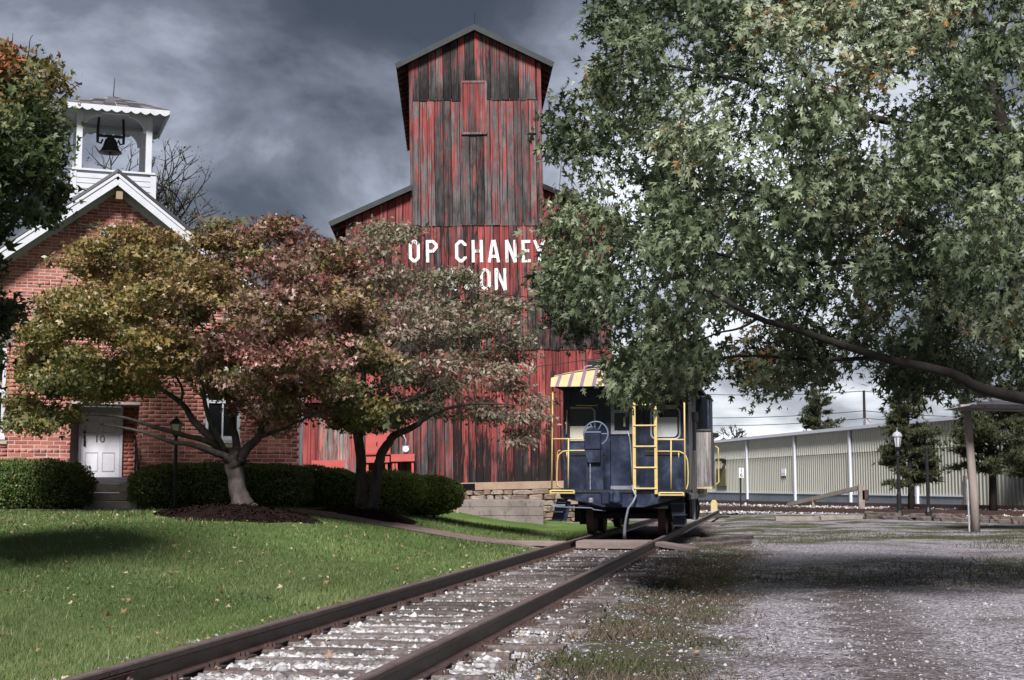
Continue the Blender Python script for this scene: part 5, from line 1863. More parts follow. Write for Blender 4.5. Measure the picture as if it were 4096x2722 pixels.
# brake stand and wheel
bx0, bx1 = cz(438, 700)[0], cz(560, 700)[0]
ztb, zbb = cz(500, 572)[1], cz(500, 736)[1]
cx_ = (bx0 + bx1) / 2
pts = [(bx1, zbb), (bx1, ztb - .16)] + [(cx_ + (bx1 - cx_) * math.cos(R(a)), ztb - .16 + .165 * math.sin(R(a))) for a in range(12, 180, 12)] + [(bx0, ztb - .16), (bx0, zbb)]
bg_ = MB().prism(pts[::-1] if False else [(p[0], p[1]) for p in pts[::-1]][::-1], -0.02, 0.13).build('brake_housing', B, cab, bevel=0.02)
MB().mm(bx0 - .005, bx1 + .005, -0.03, 0.0, cz(0, 614)[1], cz(0, 604)[1]).build('housing_band', M['bracket_blue'], bg_)
MB().prism([(cz(462, 830)[0], cz(0, 830)[1]), (cz(555, 830)[0], cz(0, 830)[1]), (bx1 - .01, zbb - .003), (bx0 + .01, zbb - .003)], 0.0, 0.11).build('brake_bracket', B, cab)
MB().mm(cz(445, 900)[0], cz(572, 900)[0], 0.09, 0.16, cz(0, 1150)[1], zbb - .05).build('brake_column', B, cab)
MB().mm(cz(560, 900)[0], cz(574, 900)[0], 0.06, 0.088, cz(0, 1150)[1], zbb - .05).build('column_flange', B, cab)
ch = MB()
for i in range(14):
    z_ = cz(0, 770)[1] - i * (cz(0, 770)[1] - cz(0, 1090)[1]) / 14
    x = cz(479, 800)[0]
    ch.mm(x - .010, x + .010, 0.04 - .008 * (i % 2), 0.06 + .008 * (i % 2), z_ - .065, z_)
ch.build('brake_chain', M['steel_grey'], cab)
MB().mm(cz(462, 0)[0], cz(497, 0)[0], 0.0, 0.08, cz(0, 1130)[1], cz(0, 1090)[1]).build('chain_sheave', M['steel_grey'], cab, bevel=0.02)
wx_, wz_ = cz(515, 616)
wr_ = 0.245
wh = MB().tube([(wx_ + wr_ * math.cos(R(a)), 0.19, wz_ + wr_ * math.sin(R(a))) for a in range(0, 361, 12)], 0.017, 7, False).build('brake_wheel', M['bracket_blue'], cab, smooth=True)
for a in range(0, 360, 60):
    MB().tube([(wx_, 0.17, wz_), (wx_ + wr_ * math.cos(R(a)), 0.19, wz_ + wr_ * math.sin(R(a)))], 0.012, 6).build('spoke', M['bracket_blue'], wh)
# arched roof with a striped visor at the end
def arch(x, z0, rise, half=1.43):
    return z0 + rise * (1 - (x / half) ** 2)


zrf = cz(300, 250)[1]
n = 18
top = [(-1.43 + 2.86 * i / n, arch(-1.43 + 2.86 * i / n, cz(0, 205)[1], 0.19)) for i in range(n + 1)]
low = [(x, z_ - 0.07) for x, z_ in top]
rfm = MB()
for i in range(n):
    rfm.prism([low[i], low[i + 1], top[i + 1], top[i]], -0.02, LEN + 0.02)
cro = rfm.build('roof', DK, cab)
MB().mm(-1.36, 1.36, 0.05, LEN - .05, ztop_ + .0, ztop_ + .03).build('ceiling_panel', DK, cro)


def visor(xa, xb, off, mat, name, slant=0.0, parent=None):
    mb = MB()
    m_ = max(1, int((xb - xa) / 0.12))
    for i in range(m_):
        a, b = xa + (xb - xa) * i / m_, xa + (xb - xa) * (i + 1) / m_
        cl_ = lambda q: max(-1.43, min(1.43, q))
        vs = []
        for yy, dz_ in ((-0.10 - off, 0), (-0.085 - off, 0)):
            vs += [(cl_(a), yy, ztop_), (cl_(b), yy, ztop_), (cl_(b + slant), yy + 0.09, arch(cl_(b + slant), cz(0, 205)[1], 0.19) + .012), (cl_(a + slant), yy + 0.09, arch(cl_(a + slant), cz(0, 205)[1], 0.19) + .012)]
        mb.add(vs, [(0, 1, 2, 3), (7, 6, 5, 4), (4, 5, 1, 0), (5, 6, 2, 1), (6, 7, 3, 2), (7, 4, 0, 3)])
    return mb.build(name, mat, parent or cro)


vs_ = visor(-1.42, 1.42, 0.0, M['yellow_faded'], 'visor')
k_ = 0
for zx0 in (226, 316, 406, 496, 586, 676, 766, 856, 946, 1036, 1126):
    xa = cz(zx0, 270)[0]
    visor(xa, xa + 0.072, 0.006, M['purple_faded'], 'stripe', 0.075, vs_)
a, b = cz(438, 165)[0], cz(560, 120)[0]
MB().mm(a, b, 0.5, 1.2, arch(0, cz(0, 205)[1], 0.19) - .02, arch(0, cz(0, 205)[1], 0.19) + .19).build('roof_hatch', DK, cro, bevel=0.02)
MB().tube([(a - .05, 0.3, cz(0, 168)[1]), (a - .04, 0.3, cz(0, 128)[1]), (a + .02, 0.3, cz(0, 116)[1]), (a + .12, 0.3, cz(0, 114)[1])], 0.013, 6).build('grab_iron', M['gasket_grey'], cro)
MB().mm(-1.42, -1.36, -0.02, 0.05, ztop_ + .2, ztop_ + .32).build('corner_bracket', DK, cro)
# bay window
ya, yb_, xo = 3.75, 5.6, None
xo = CF.px(711.5, 480, ya)[0]
zb0, zb1 = CF.px(705, 486.5, ya)[1], ztop_ + .02
zbm = CF.px(705, 430, ya)[1]
zw1 = CF.px(705, 397, ya)[1]
bay = MB()
bay.mm(hb + .002, xo - 0.03, ya + .026, yb_, zb0, zbm)
bay.mm(hb + .002, xo - 0.03, ya + .026, yb_, zw1, zb1)
bay.mm(hb + .002, hb + .05, ya + .026, ya + .07, zbm, zw1)
bay.mm(xo - .07, xo - .03, ya + .026, ya + .07, zbm, zw1)
bay.mm(hb + .002, xo - 0.03, ya + .5, yb_, zbm, zw1)
byo = bay.build('bay', B, cab)
x = hb + .004
while x < xo - 0.02:
    o = MB().mm(x, min(x + .083, xo), ya, ya + .024, zb0, zbm).build('board', M['caboose_wood'], byo)
    o.color = (rnd.uniform(.4, 1), rnd.uniform(0.1, .6), .2, 1)
    x += .087
y = ya + .004
while y < yb_ - .02:
    for z0_, z1_ in ((zb0, zbm), (zw1, zb1)):
        o = MB().mm(xo - .028, xo - .002, y, min(y + .13, yb_), z0_, z1_).build('board', M['caboose_wood'], byo)
        o.color = (rnd.uniform(.4, 1), rnd.uniform(0.1, .6), .2, 1)
    y += .134
bw = MB().mm(hb + .055, xo - .075, ya + .03, ya + .04, zbm + .01, zw1 - .01).build('window', M['glass_dark'], byo)
MB().mm(hb, xo + .01, ya - .03, ya + .022, zbm - .02, zbm + .02).build('sill', M['caboose_wood'], bw)
MB().mm(hb, xo + .015, ya - .012, yb_, zb0 - .05, zb0 - .004).build('bay_sill', M['yellow_faded'], byo)
MB().tube([(xo + .03, yb_ + .1, zb0 + .05), (xo + .09, yb_ + .1, zb0 + .1), (xo + .09, yb_ + .1, zb0 + .9), (xo + .02, yb_ + .1, zb0 + .95)], 0.018, 7).build('handrail', Y_, cab)
MB().mm(xo - .02, xo + .12, yb_ - .6, yb_ - .4, zbm - .12, zbm - .02).build('marker_lamp', M['iron_black'], byo, bevel=0.01)
for zz0, zz1, y0 in ((zbm + .12, zbm + .32, 2.0), (zbm + .85, zbm + 1.08, 2.1)):
    MB().mm(hb + .002, hb + .13, y0, y0 + .18, zz0, zz1).build('marker_lamp', M['iron_black'], bo, bevel=0.012)
MB().tube([(hb + .05, 2.0, zbm + .12), (hb + .05, 2.0, zbm - .5)], 0.03, 6).build('conduit', M['iron_black'], bo)
MB().mm(hb - .02, hb + .03, EW, LEN - EW, zf - .20, zf - .101).build('side_sill', M['caboose_wood'], bo).color = (.7, .3, 0, 1)
# running gear
for yc in (1.9, 6.9):
    tk = MB()
    for sg in (-1, 1):
        tk.mm(sg * 0.98 - .06, sg * 0.98 + .06, yc - 1.15, yc + 1.15, 0.52, 0.72)
        for q in (-0.85, 0.85):
            tk.mm(sg * 0.98 - .10, sg * 0.98 + .10, yc + q - .15, yc + q + .15, 0.44, 0.78)
        tk.mm(sg * 0.98 - .09, sg * 0.98 + .09, yc - .28, yc + .28, 0.36, 0.52)
    tk.mm(-0.9, 0.9, yc - .2, yc + .2, 0.52, 0.78)
    tko = tk.build('truck', DK, cab)
    for q in (-0.85, 0.85):
        for sg in (-1, 1):
            wlm = MB()
            wlm.tube([(sg * 0.655, yc + q, 0.585), (sg * 0.685, yc + q, 0.585), (sg * 0.69, yc + q, 0.585), (sg * 0.81, yc + q, 0.585)], [0.44, 0.44, 0.413, 0.405], 26)
            wo_ = wlm.build('wheel', M['rail_rust'], cab)
            MB().tube([(sg * 0.812, yc + q, 0.585), (sg * 0.95, yc + q, 0.585)], [0.11, 0.08], 10).build('hub', M['rail_rust'], wo_)
        MB().tube([(-0.65, yc + q, 0.585), (0.65, yc + q, 0.585)], 0.075, 8).build('axle', DK, cab)
un = MB()
un.mm(-0.35, 0.35, 0.11, LEN - .1, 0.72, zf - .07)
un.mm(-1.22, -1.12, 0.8, LEN - .8, 0.90, zf - .07)
un.mm(1.12, 1.22, 0.8, LEN - .8, 0.90, zf - .07)
un.mm(-0.9, 0.9, 0.11, 0.4, 0.72, zf - .07)
un.build('underframe', DK, cab)
MB().mm(0.55, 1.15, 3.4, 5.4, 0.45, 0.9).build('battery_box', DK, cab, bevel=0.02)
for y0 in (3.3, 4.0):
    MB().mm(1.21, 1.27, y0, y0 + .12, 0.42, zf - .21).build('hanger', M['gasket_grey'], cab)
    MB().tube([(1.25, y0 + .35, zf - .2), (1.30, y0 + .38, .65), (1.25, y0 + .45, .42)], 0.03, 6).build('drain_pipe', DK, cab)
MB().mm(-0.8, 0.8, 0.9, 1.0, 0.50, 0.60).build('brake_beam', DK, cab)

# small yellow bollard beyond the caboose
yp = P(714, 510.6, 60)
bo2 = thing('bollard', 'small yellow round-topped bollard just beyond the caboose', 'bollard', (yp.x, 60, gzf(yp.x, 60)))
MB().prism([(-.14, 0), (.14, 0), (.14, .42), (.07, .56), (-.07, .56), (-.14, .42)], -.08, .08).build('bollard_post', M['yellow_faded'], bo2, bevel=0.02)
MB().mm(-.17, .17, -.11, .11, -.05, .05).build('footing', M['concrete'], bo2)

# ------------------------------------------------------------------ long metal building
MA = math.atan2(-0.987, 0.1606)
MF = Frame(14.2, 101.0, MA)
mbl = thing('metal_building', 'long cream ribbed metal building on a blue-grey concrete base', 'building', (14.2, 101.0, 0), MA)
q0, q1 = MF.px(690, 470)[0], MF.px(1062, 470)[0]
xsp = [MF.px(u, 470)[0] for u in (749, 797, 852.6, 919.3, 996)]
xend = MF.px(967.5, 490)[0]
ZB, ZM, ZT = 0.66, 2.95, 4.08


def ribs(x0, x1, z0, z1, name, mat, y=0.0):
    mb = MB()
    n = max(1, round((x1 - x0) / 0.32))
    prof = []
    for i in range(n):
        a = x0 + (x1 - x0) * i / n
        w_ = (x1 - x0) / n
        prof += [(a, 0.0), (a + w_ * .62, 0.0), (a + w_ * .72, -0.05), (a + w_ * .90, -0.05)]
    prof.append((x1, 0.0))
    vs = []
    for x, yy in prof:
        vs += [(x, y + yy, z0), (x, y + yy, z1)]
    fs = [(2 * i, 2 * i + 2, 2 * i + 3, 2 * i + 1) for i in range(len(prof) - 1)]
    mb.add(vs, fs)
    return mb.build(name, mat, mbl)


cuts = [q0] + xsp + [q1]
for a, b in zip(cuts[:-1], cuts[1:]):
    zl_ = ZB
    if a < xend < b:
        ribs(a, xend, ZB + .004, ZM, 'wall_panel', M['metal_cream'])
        ribs(xend, b, -0.05, ZM, 'wall_panel', M['metal_cream'])
    else:
        ribs(a, b, ZB + .004 if b < xend else -0.05, ZM, 'wall_panel', M['metal_cream'])
    ribs(a, b, ZM - .04, ZT, 'upper_panel', M['metal_pale'], -0.03)
MB().mm(q0, xend, -0.06, 0.3, -0.5, ZB).build('concrete_base', M['concrete_blue'], mbl)
MB().mm(q0, xend, -0.10, 0.02, ZB, ZB + .06).build('base_flashing', M['downspout_white'], mbl)
MB().mm(xend - .12, xend + .12, -0.14, 0.0, -0.2, 1.6).build('corner_trim', M['concrete'], mbl)
MB().mm(q0 - .2, q1 + .2, -0.30, -0.02, ZT - .0, ZT + .17).build('gutter', M['gutter_grey'], mbl)
MB().mm(q0 - .2, q1 + .2, -0.33, -0.301, ZT + .04, ZT + .21).build('eave_trim', M['downspout_white'], mbl)
MB().prism([(0, 0), (0.001, 0), (0.001, 0.001)], 0, 0.001)
rfq = MB().add([(q0 - .2, -0.3, ZT + .18), (q1 + .2, -0.3, ZT + .18), (q1 + .2, 9, ZT + 1.1), (q0 - .2, 9, ZT + 1.1), (q0 - .2, -0.3, ZT + .10), (q1 + .2, -0.3, ZT + .10), (q1 + .2, 9, ZT + 1.0), (q0 - .2, 9, ZT + 1.0)], [(0, 1, 2, 3), (7, 6, 5, 4), (0, 4, 5, 1), (1, 5, 6, 2), (2, 6, 7, 3), (3, 7, 4, 0)]).build('roof', M['metal_pale'], mbl)
MB().mm(q0, q1, 0.06, 9, -0.3, ZT + .1).build('wall_core', M['metal_cream'], mbl)
for x in xsp:
    MB().mm(x - .10, x + .10, -0.20, -0.08, 0.25 if x < xend else 0.1, ZT).build('downspout', M['downspout_white'], mbl, bevel=0.02)


def mz(zx_, zy_):
    return MF.px(687.5 + zx_ * 0.14259, 350 + zy_ * 0.14259)


a, b = mz(212, 832), mz(283, 952)
pnl = MB().mm(a[0], b[0], -0.12, -0.055, b[1], a[1]).build('vent_panel', M['olive_panel'], mbl)
for i in range(9):
    z_ = b[1] + (a[1] - b[1]) * (i + .5) / 9
    MB().mm(a[0] + .05, b[0] - .05, -0.15, -0.121, z_ - .05, z_ + .04).build('louver', M['olive_panel'], pnl)
a, b = mz(665, 833), mz(697, 881)
ntc = thing('paper_notice', 'plain white sheet fixed to the cream metal wall', 'notice', (14.2, 101.0, 0), MA)
MB().mm(a[0], b[0], -0.09, -0.055, b[1], a[1]).build('sheet', M['paper_white'], ntc)
MB().mm(a[0] + .08, b[0] - .08, -0.094, -0.091, b[1] + .1, b[1] + .13).build('print_line', M['gasket_grey'], ntc)
a, b = mz(246, 762), mz(284, 784)
lt = thing('wall_light', 'dark floodlight fixed high on the metal wall above the louvered panel', 'light', (14.2, 101.0, 0), MA)
MB().mm(a[0], b[0], -0.55, -0.25, b[1] + .05, a[1]).build('lamp_housing', M['iron_black'], lt, bevel=0.05)
MB().mm((a[0] + b[0]) / 2 - .1, (a[0] + b[0]) / 2 + .3, -0.249, -0.05, b[1] - .1, b[1] + .2).build('bracket', M['iron_black'], lt)

# ------------------------------------------------------------------ the tracks in the background
def back_track(label, pa, pb, z0, n_t, white):
    d = Vector((pb[0] - pa[0], pb[1] - pa[1]))
    L = d.length
    an = math.atan2(d.y, d.x)
    t_ = thing('railway_track', label, 'railway track', (pa[0], pa[1], z0), an, 'tracks crossing beyond the drive')
    for sg in (-1, 1):
        MB().mm(-4, L + 6, sg * .75 - .035, sg * .75 + .035, 0.07, 0.22).build('rail', M['rail_steel'] if False else M['rail_rust'], t_)
    me = bpy.data.meshes.new('tie')
    b_ = MB().mm(-0.11, 0.11, -1.3, 1.3, -0.08, 0.07)
    me.from_pydata(b_.v, [], b_.f)
    me.materials.append(M['tie_wood'])
    x = -3.5
    while x < L + 5.5:
        o = link_mesh('tie', me, None, t_)
        o.location = (x, rnd.uniform(-.1, .1), rnd.uniform(-.02, .02))
        o.rotation_euler = (0, 0, rnd.uniform(-.03, .03))
        o.color = (rnd.uniform(.5, 1), rnd.uniform(.2, .8), 0, 1)
        x += 0.56
    n = 5200
    s = rng.uniform(-1.6, 1.6, n)
    y = rng.uniform(-3.5, L + 5.5, n)
    X = pa[0] + math.cos(an) * y - math.sin(an) * s
    Yv = pa[1] + math.sin(an) * y + math.cos(an) * s
    rocks('ballast_stones', np.stack([X, Yv, np.full(n, z0 + .02) + rng.uniform(-.03, .04, n)], 1), 0.06 * rng.lognormal(0, .3, n), (OCT_V, OCT_F), 'pale crushed stones of the ' + white, M['ballast_stone'], rng.random(n))
    return t_


back_track('nearer rusty track crossing behind the drive and lamp post', (P(700, 500, 62).x, 62), (P(1040, 500, 50).x, 50), gzf(12, 55) - .04, 50, 'nearer track crossing beyond the drive')
back_track('farther rusty track running close along the metal building', (P(700, 500, 79).x, 79), (P(1040, 500, 57.0).x - .6, 57.0), gzf(14, 70) + .06, 50, 'farther track along the metal building')
# rough stone edging and timber below the bank
ed = thing('stone_edging', 'row of rough flat brown stones edging the gravel bank on the right', 'edging', (14.5, 43, 0))
for (ua, ub, Ya, Yb, n) in ((868, 960, 46.5, 44.5, 13), (960, 1040, 44.5, 41.5, 13)):
    for i in range(n):
        f = (i + .5) / n
        u, Yq = ua + (ub - ua) * f, Ya + (Yb - Ya) * f
        p = P(u, 500, Yq)
        for lay_ in range(2):
            if lay_ and rnd.random() < .45:
                continue
            s_ = rnd.uniform(.22, .55)
            place_stone(ed, p.x - 14.5 + rnd.uniform(-.14, .14), Yq - 43 + rnd.uniform(-.25, .25) + .2 * lay_, gzf(p.x, Yq) + .04 + .11 * lay_, s_, rnd.uniform(.25, .45), rnd.uniform(.10, .19), rnd.uniform(-.7, .7), edge_me)
for i, (ua, ub, Yq) in enumerate(((775, 818, 46), (820, 862, 46.4))):
    a, b = P(ua, 510, Yq), P(ub, 510, Yq)
    t_ = thing('edging_timber', ['left old timber laid flat along the gravel bank', 'right old timber laid flat beside the stone edging'][i], 'timber', (a.x, Yq, gzf(a.x, Yq)), 0, 'timbers edging the bank')
    MB().mm(0, b.x - a.x, -0.1, 0.1, -0.05, 0.14).build('timber', M['beam_wood'], t_, bevel=0.015)
    for x in (0.15, (b.x - a.x) - .15):
        MB().tube([(x, 0, 0.14), (x, 0, 0.16)], 0.02, 6).build('spike', M['rail_rust'], t_)

# ------------------------------------------------------------------ street furniture
# number board 16
p = P(740.8, 512.6, 61)
sg_ = thing('number_board', 'white board reading 16 on a thin dark post by the track', 'sign', (p.x, 61, gzf(p.x, 61)))
ka = 61 / F
MB().mm(-.035, .035, -.03, .03, -0.05, 1.22 + (485 - 469) * ka - gzf(p.x, 61)).build('post', M['iron_black'], sg_)
zt1, zt0 = 1.22 + (485 - 468.8) * ka - gzf(p.x, 61), 1.22 + (485 - 478.6) * ka - gzf(p.x, 61)
brd = MB().mm(-.07, .15, -.055, -.031, zt0, zt1).build('board', M['sign_white'], sg_)
text_part('numeral', '1', 0.24, M['iron_black'], brd, (.04, -.058, zt0 + (zt1 - zt0) * .72), (math.pi / 2, 0, 0))
text_part('numeral', '6', 0.24, M['iron_black'], brd, (.04, -.058, zt0 + (zt1 - zt0) * .27), (math.pi / 2, 0, 0))
# slanting barrier beam
a, b = P(789, 504.5, 66), P(861, 487.3, 60)
bb = thing('barrier_beam', 'long slanting timber barrier beam resting by the rear track', 'barrier', (b.x, 60, 0))
w_ = MB()
w_.bar((a.x - b.x, 6, a.z), (0, 0, b.z), 0.16, 0.17)
w_.build('beam', M['beam_wood'], bb)
MB().mm(-.12, .12, -.1, .1, 0.0, b.z + .12).build('post', M['beam_wood'], bb)
MB().mm(.0, .3, -.1, .1, b.z - .55, b.z - .1).build('counterweight', M['rail_rust'], bb, bevel=0.03)
mxp = (a.x - b.x) * .64
MB().mm(mxp - .07, mxp + .07, 3.75, 3.95, 0, a.z + (b.z - a.z) * .36).build('prop', M['beam_wood'], bb)


def lamp_post(u, Yq, v_base, v_glass0, v_glass1, w_glass, pole_r, label, mats, rich):
    p = P(u, v_base, Yq)
    zg = min(p.z, gzf(p.x, Yq))
    o = thing('lamp_post', label, 'lamp post', (p.x, Yq, zg))
    kq = Yq / F
    g0, g1 = HC + (485 - v_glass0) * kq - zg, HC + (485 - v_glass1) * kq - zg       # top, bottom of the glass
    h = g0 - g1
    if rich:
        MB().lathe([(pole_r * 2.6, 0), (pole_r * 2.4, .12), (pole_r * 1.7, .2), (pole_r * 1.5, .75), (pole_r * 1.1, .85), (pole_r, 1.0), (pole_r * .8, g1 - .35), (pole_r * 1.5, g1 - .33), (pole_r * 1.5, g1 - .25), (pole_r * .9, g1 - .2), (pole_r * .9, g1 - .12), (pole_r * 1.9, g1 - .06), (pole_r * 1.9, g1)], n=12).build('pole', mats[0], o, smooth=False)
    else:
        MB().lathe([(pole_r * 1.5, 0), (pole_r * 1.5, .1), (pole_r, .14), (pole_r, g1 - .05), (pole_r * 1.9, g1 - .03), (pole_r * 1.9, g1)], n=12).build('pole', mats[0], o)
    n = 8 if rich else 4
    ln = MB().lathe([(w_glass * .30, g1), (w_glass * .5, g0)], n=n).build('lantern_glass', mats[1], o)
    for k_ in range(n):
        a = 2 * math.pi * (k_ + .5) / n
        MB().tube([(w_glass * .31 * math.cos(a), w_glass * .31 * math.sin(a), g1), (w_glass * .51 * math.cos(a), w_glass * .51 * math.sin(a), g0)], w_glass * .035, 5).build('lantern_bar', mats[0], ln)
    if rich:
        MB().lathe([(w_glass * .56, g0), (w_glass * .56, g0 + h * .06), (w_glass * .50, g0 + h * .25), (w_glass * .34, g0 + h * .42), (w_glass * .12, g0 + h * .5), (w_glass * .04, g0 + h * .62), (w_glass * .02, g0 + h * .9)], n=14).build('lantern_cap', M['gasket_grey'], o, smooth=False)
    else:
        MB().lathe([(w_glass * .64, g0), (w_glass * .62, g0 + h * .12), (w_glass * .30, g0 + h * .48), (w_glass * .1, g0 + h * .62), (w_glass * .05, g0 + h * .8)], n=4).build('lantern_cap', mats[0], o)
    return o


lamp_post(174.5, 27.0, 508, 424.5, 434.5, 0.23, 0.031, 'black garden lamp post with a square lantern before the schoolhouse', (M['iron_black'], M['lamp_cream']), False)
lamp_post(899.3, 50.0, 515, 437, 447, 0.31, 0.052, 'dark ornate lamp post with a round-capped lantern before the pine', (M['iron_black'], M['lamp_glass']), True)
p = P(928.5, 513.5, 51)
po = thing('iron_pole', 'plain dark pole standing right of the ornate lamp post', 'pole', (p.x, 51, gzf(p.x, 51)))
MB().lathe([(.13, 0), (.12, .15), (.062, .3), (.055, 2.35)], n=10).build('pole_shaft', M['iron_black'], po)
MB().lathe([(.075, 2.35), (.075, 2.42), (.02, 2.48)], n=10).build('cap', M['iron_black'], po)

# open shelter with round log posts
p = P(975, 531.5, 37)
sh_ = thing('open_shelter', 'open shelter with a thin hipped roof on round log posts', 'shelter', (p.x, 37, gzf(p.x, 37)))
gzs = gzf(p.x, 37)
zev_ = P(963, 405.5, 36)[2] - gzs
for dx in (0.0, 4.6):
    mb = MB()
    mb.tube([(dx + .02, 0, -0.1), (dx, 0, 1.0), (dx - .05, 0, 2.0), (dx - .10, 0, zev_ - .06)], [0.115, 0.108, 0.102, 0.098], 14, True)
    mb.build('post', M['post_wood'], sh_, smooth=True)
MB().tube([(-.15, -.02, 0.0), (-.16, -.02, 1.35)], 0.022, 7).build('conduit', M['gasket_grey'], sh_)
MB().mm(-.3, 5.0, -.1, .1, zev_ - .08, zev_ + .08).build('beam', M['post_wood'], sh_)
x0_, x1_, y0_, y1_ = -.36, 5.2, -1.1, 1.3
rb_ = MB().add([(x0_, y0_, zev_), (x1_, y0_, zev_ - .1), (x1_, y1_, zev_ - .1), (x0_, y1_, zev_), (1.0, .1, zev_ + .36), (4.2, .1, zev_ + .36)], [(0, 1, 5, 4), (1, 2, 5), (2, 3, 4, 5), (3, 0, 4), (3, 2, 1, 0)]).build('roof', M['roof_grey'], sh_)
MB().bar((x0_, y0_ - .02, zev_ - .02), (x1_, y0_ - .02, zev_ - .12), .03, .09).build('eave_board', M['iron_black'], rb_)
for i in range(3):
    f = (i + .5) / 3.3
    MB().bar((x0_ + 1.36 * f, y0_ + 1.2 * f - .0, zev_ + .36 * f + .022), (x1_ - 1.0 * f, y0_ + 1.2 * f, zev_ - .1 + .46 * f + .022), .30, .012, (0, -.3, 1)).build('shingle_course', M['shingle_dark'], rb_)

# utility pole and overhead wires
p = P(864.8, 430, 112)
up_ = thing('utility_pole', 'tall dark utility pole rising behind the metal building', 'utility pole', (p.x, 112, 0))
ztp3 = P(864.8, 390.5, 112).z
MB().tube([(0, 0, 0), (0, 0, ztp3)], [.17, .10], 8).build('pole', M['bark_dark'], up_)
MB().mm(-.1, .5, -.1, .1, ztp3 - 3.0, ztp3 - 2.2).build('transformer', M['gasket_grey'], up_)
for i, (ul, vl, vr, dz_) in enumerate(((600, 387, 391, 0.05), (600, 413, 409, 1.6), (600, 421, 408.5, 2.2))):
    a = P(ul, vl, 128)
    b = P(1100, vr, 100)
    m_ = Vector((p.x, 112, ztp3 - dz_))
    pts = []
    for s_, e_ in ((a, m_), (m_, b)):
        for k_ in range(9):
            f = k_ / 8
            q = s_.lerp(e_, f)
            q.z -= 0.5 * 4 * f * (1 - f)
            pts.append(q)
    o = MB().tube(pts, 0.026, 4).build('power_line', M['wire_black'])
    tag(o, ['topmost power line over the metal building', 'middle power line over the metal building', 'lowest power line over the metal building'][i], 'cable', 'power lines over the metal building')
for nm, a, b, sag, lb in (('service_cable', P(298, 258, 31), P(640, 303, 41), 0.25, 'upper thin black cable hanging across the painted lettering'), ('service_cable', P(440, 377, 44), P(640, 352, 41), 0.05, 'lower thin black cable crossing the elevator wall')):
    pts = []
    for k_ in range(15):
        f = k_ / 14
        q = a.lerp(b, f)
        q.z -= sag * 4 * f * (1 - f)
        pts.append(q)
    tag(MB().tube(pts, 0.013, 5).build(nm, M['wire_black']), lb, 'cable')

# small house far behind
p = P(723, 444, 140)
hs = thing('house', 'small far house with a grey roof and white gable', 'house', (p.x, 140, 0))
az = P(723, 434.8, 140).z
MB().prism([(-2.6, 0), (2.6, 0), (2.6, az - 1.6), (0, az - .15), (-2.6, az - 1.6)], 0, 9).build('wall', M['paper_white'], hs)
for sg in (-1, 1):
    r_ = slab(0, az, sg * 3.2, az - 1.95, -.5, 9.4, .12).build('roof', M['roof_grey'], hs)
    MB().bar((0, -.52, az - .1), (sg * 3.2, -.52, az - 2.05), .04, .28).build('fascia', M['paper_white'], r_)
MB().mm(-.5, .5, -.05, -.01, az - 2.2, az - 1.2).build('window', M['glass_dark'], hs)


# ------------------------------------------------------------------ trees
def poly_sample(poly, n, holes=(), seed=0):
    """n points inside a polygon with their distance to its edge"""
    r_ = np.random.default_rng(seed)
    Pq = np.array(poly, float)
    lo, hi = Pq.min(0), Pq.max(0)

    def inside(q, pl):
        pl = np.array(pl, float)
        x, y = q[:, 0], q[:, 1]
        c = np.zeros(len(q), bool)
        for (x0, y0), (x1, y1) in zip(pl, np.roll(pl, -1, 0)):
            if y0 != y1:
                c ^= ((y0 > y) != (y1 > y)) & (x < (x1 - x0) * (y - y0) / (y1 - y0) + x0)
        return c

    out = np.zeros((0, 2))
    while len(out) < n:
        q = lo + (hi - lo) * r_.random((n * 3, 2))
        k_ = inside(q, Pq)
        for h, keep in holes:
            k_ &= ~(inside(q, h) & (r_.random(len(q)) > keep))
        out = np.vstack([out, q[k_]])
    out = out[:n]
    d = np.full(n, 1e9)
    for a, b in zip(Pq, np.roll(Pq, -1, 0)):
        ab = b - a
        t = np.clip(((out - a) @ ab) / (ab @ ab), 0, 1)
        d = np.minimum(d, np.linalg.norm(out - (a + t[:, None] * ab), axis=1))
    return out, d


def P_arr(uv, Y):
    return np.array([P(u, v, y) for (u, v), y in zip(uv, Y)])


def catmull(pts, n=5):
    q = [Vector(p) for p in pts]
    if len(q) < 3:
        return q
    out = []
    for i in range(len(q) - 1):
        p0, p1, p2, p3 = q[max(i - 1, 0)], q[i], q[i + 1], q[min(i + 2, len(q) - 1)]
        for k_ in range(n):
            t = k_ / n
            out.append(0.5 * ((2 * p1) + (p2 - p0) * t + (2 * p0 - 5 * p1 + 4 * p2 - p3) * t * t + (3 * p1 - p0 - 3 * p2 + p3) * t ** 3))
    out.append(q[-1])
    return out


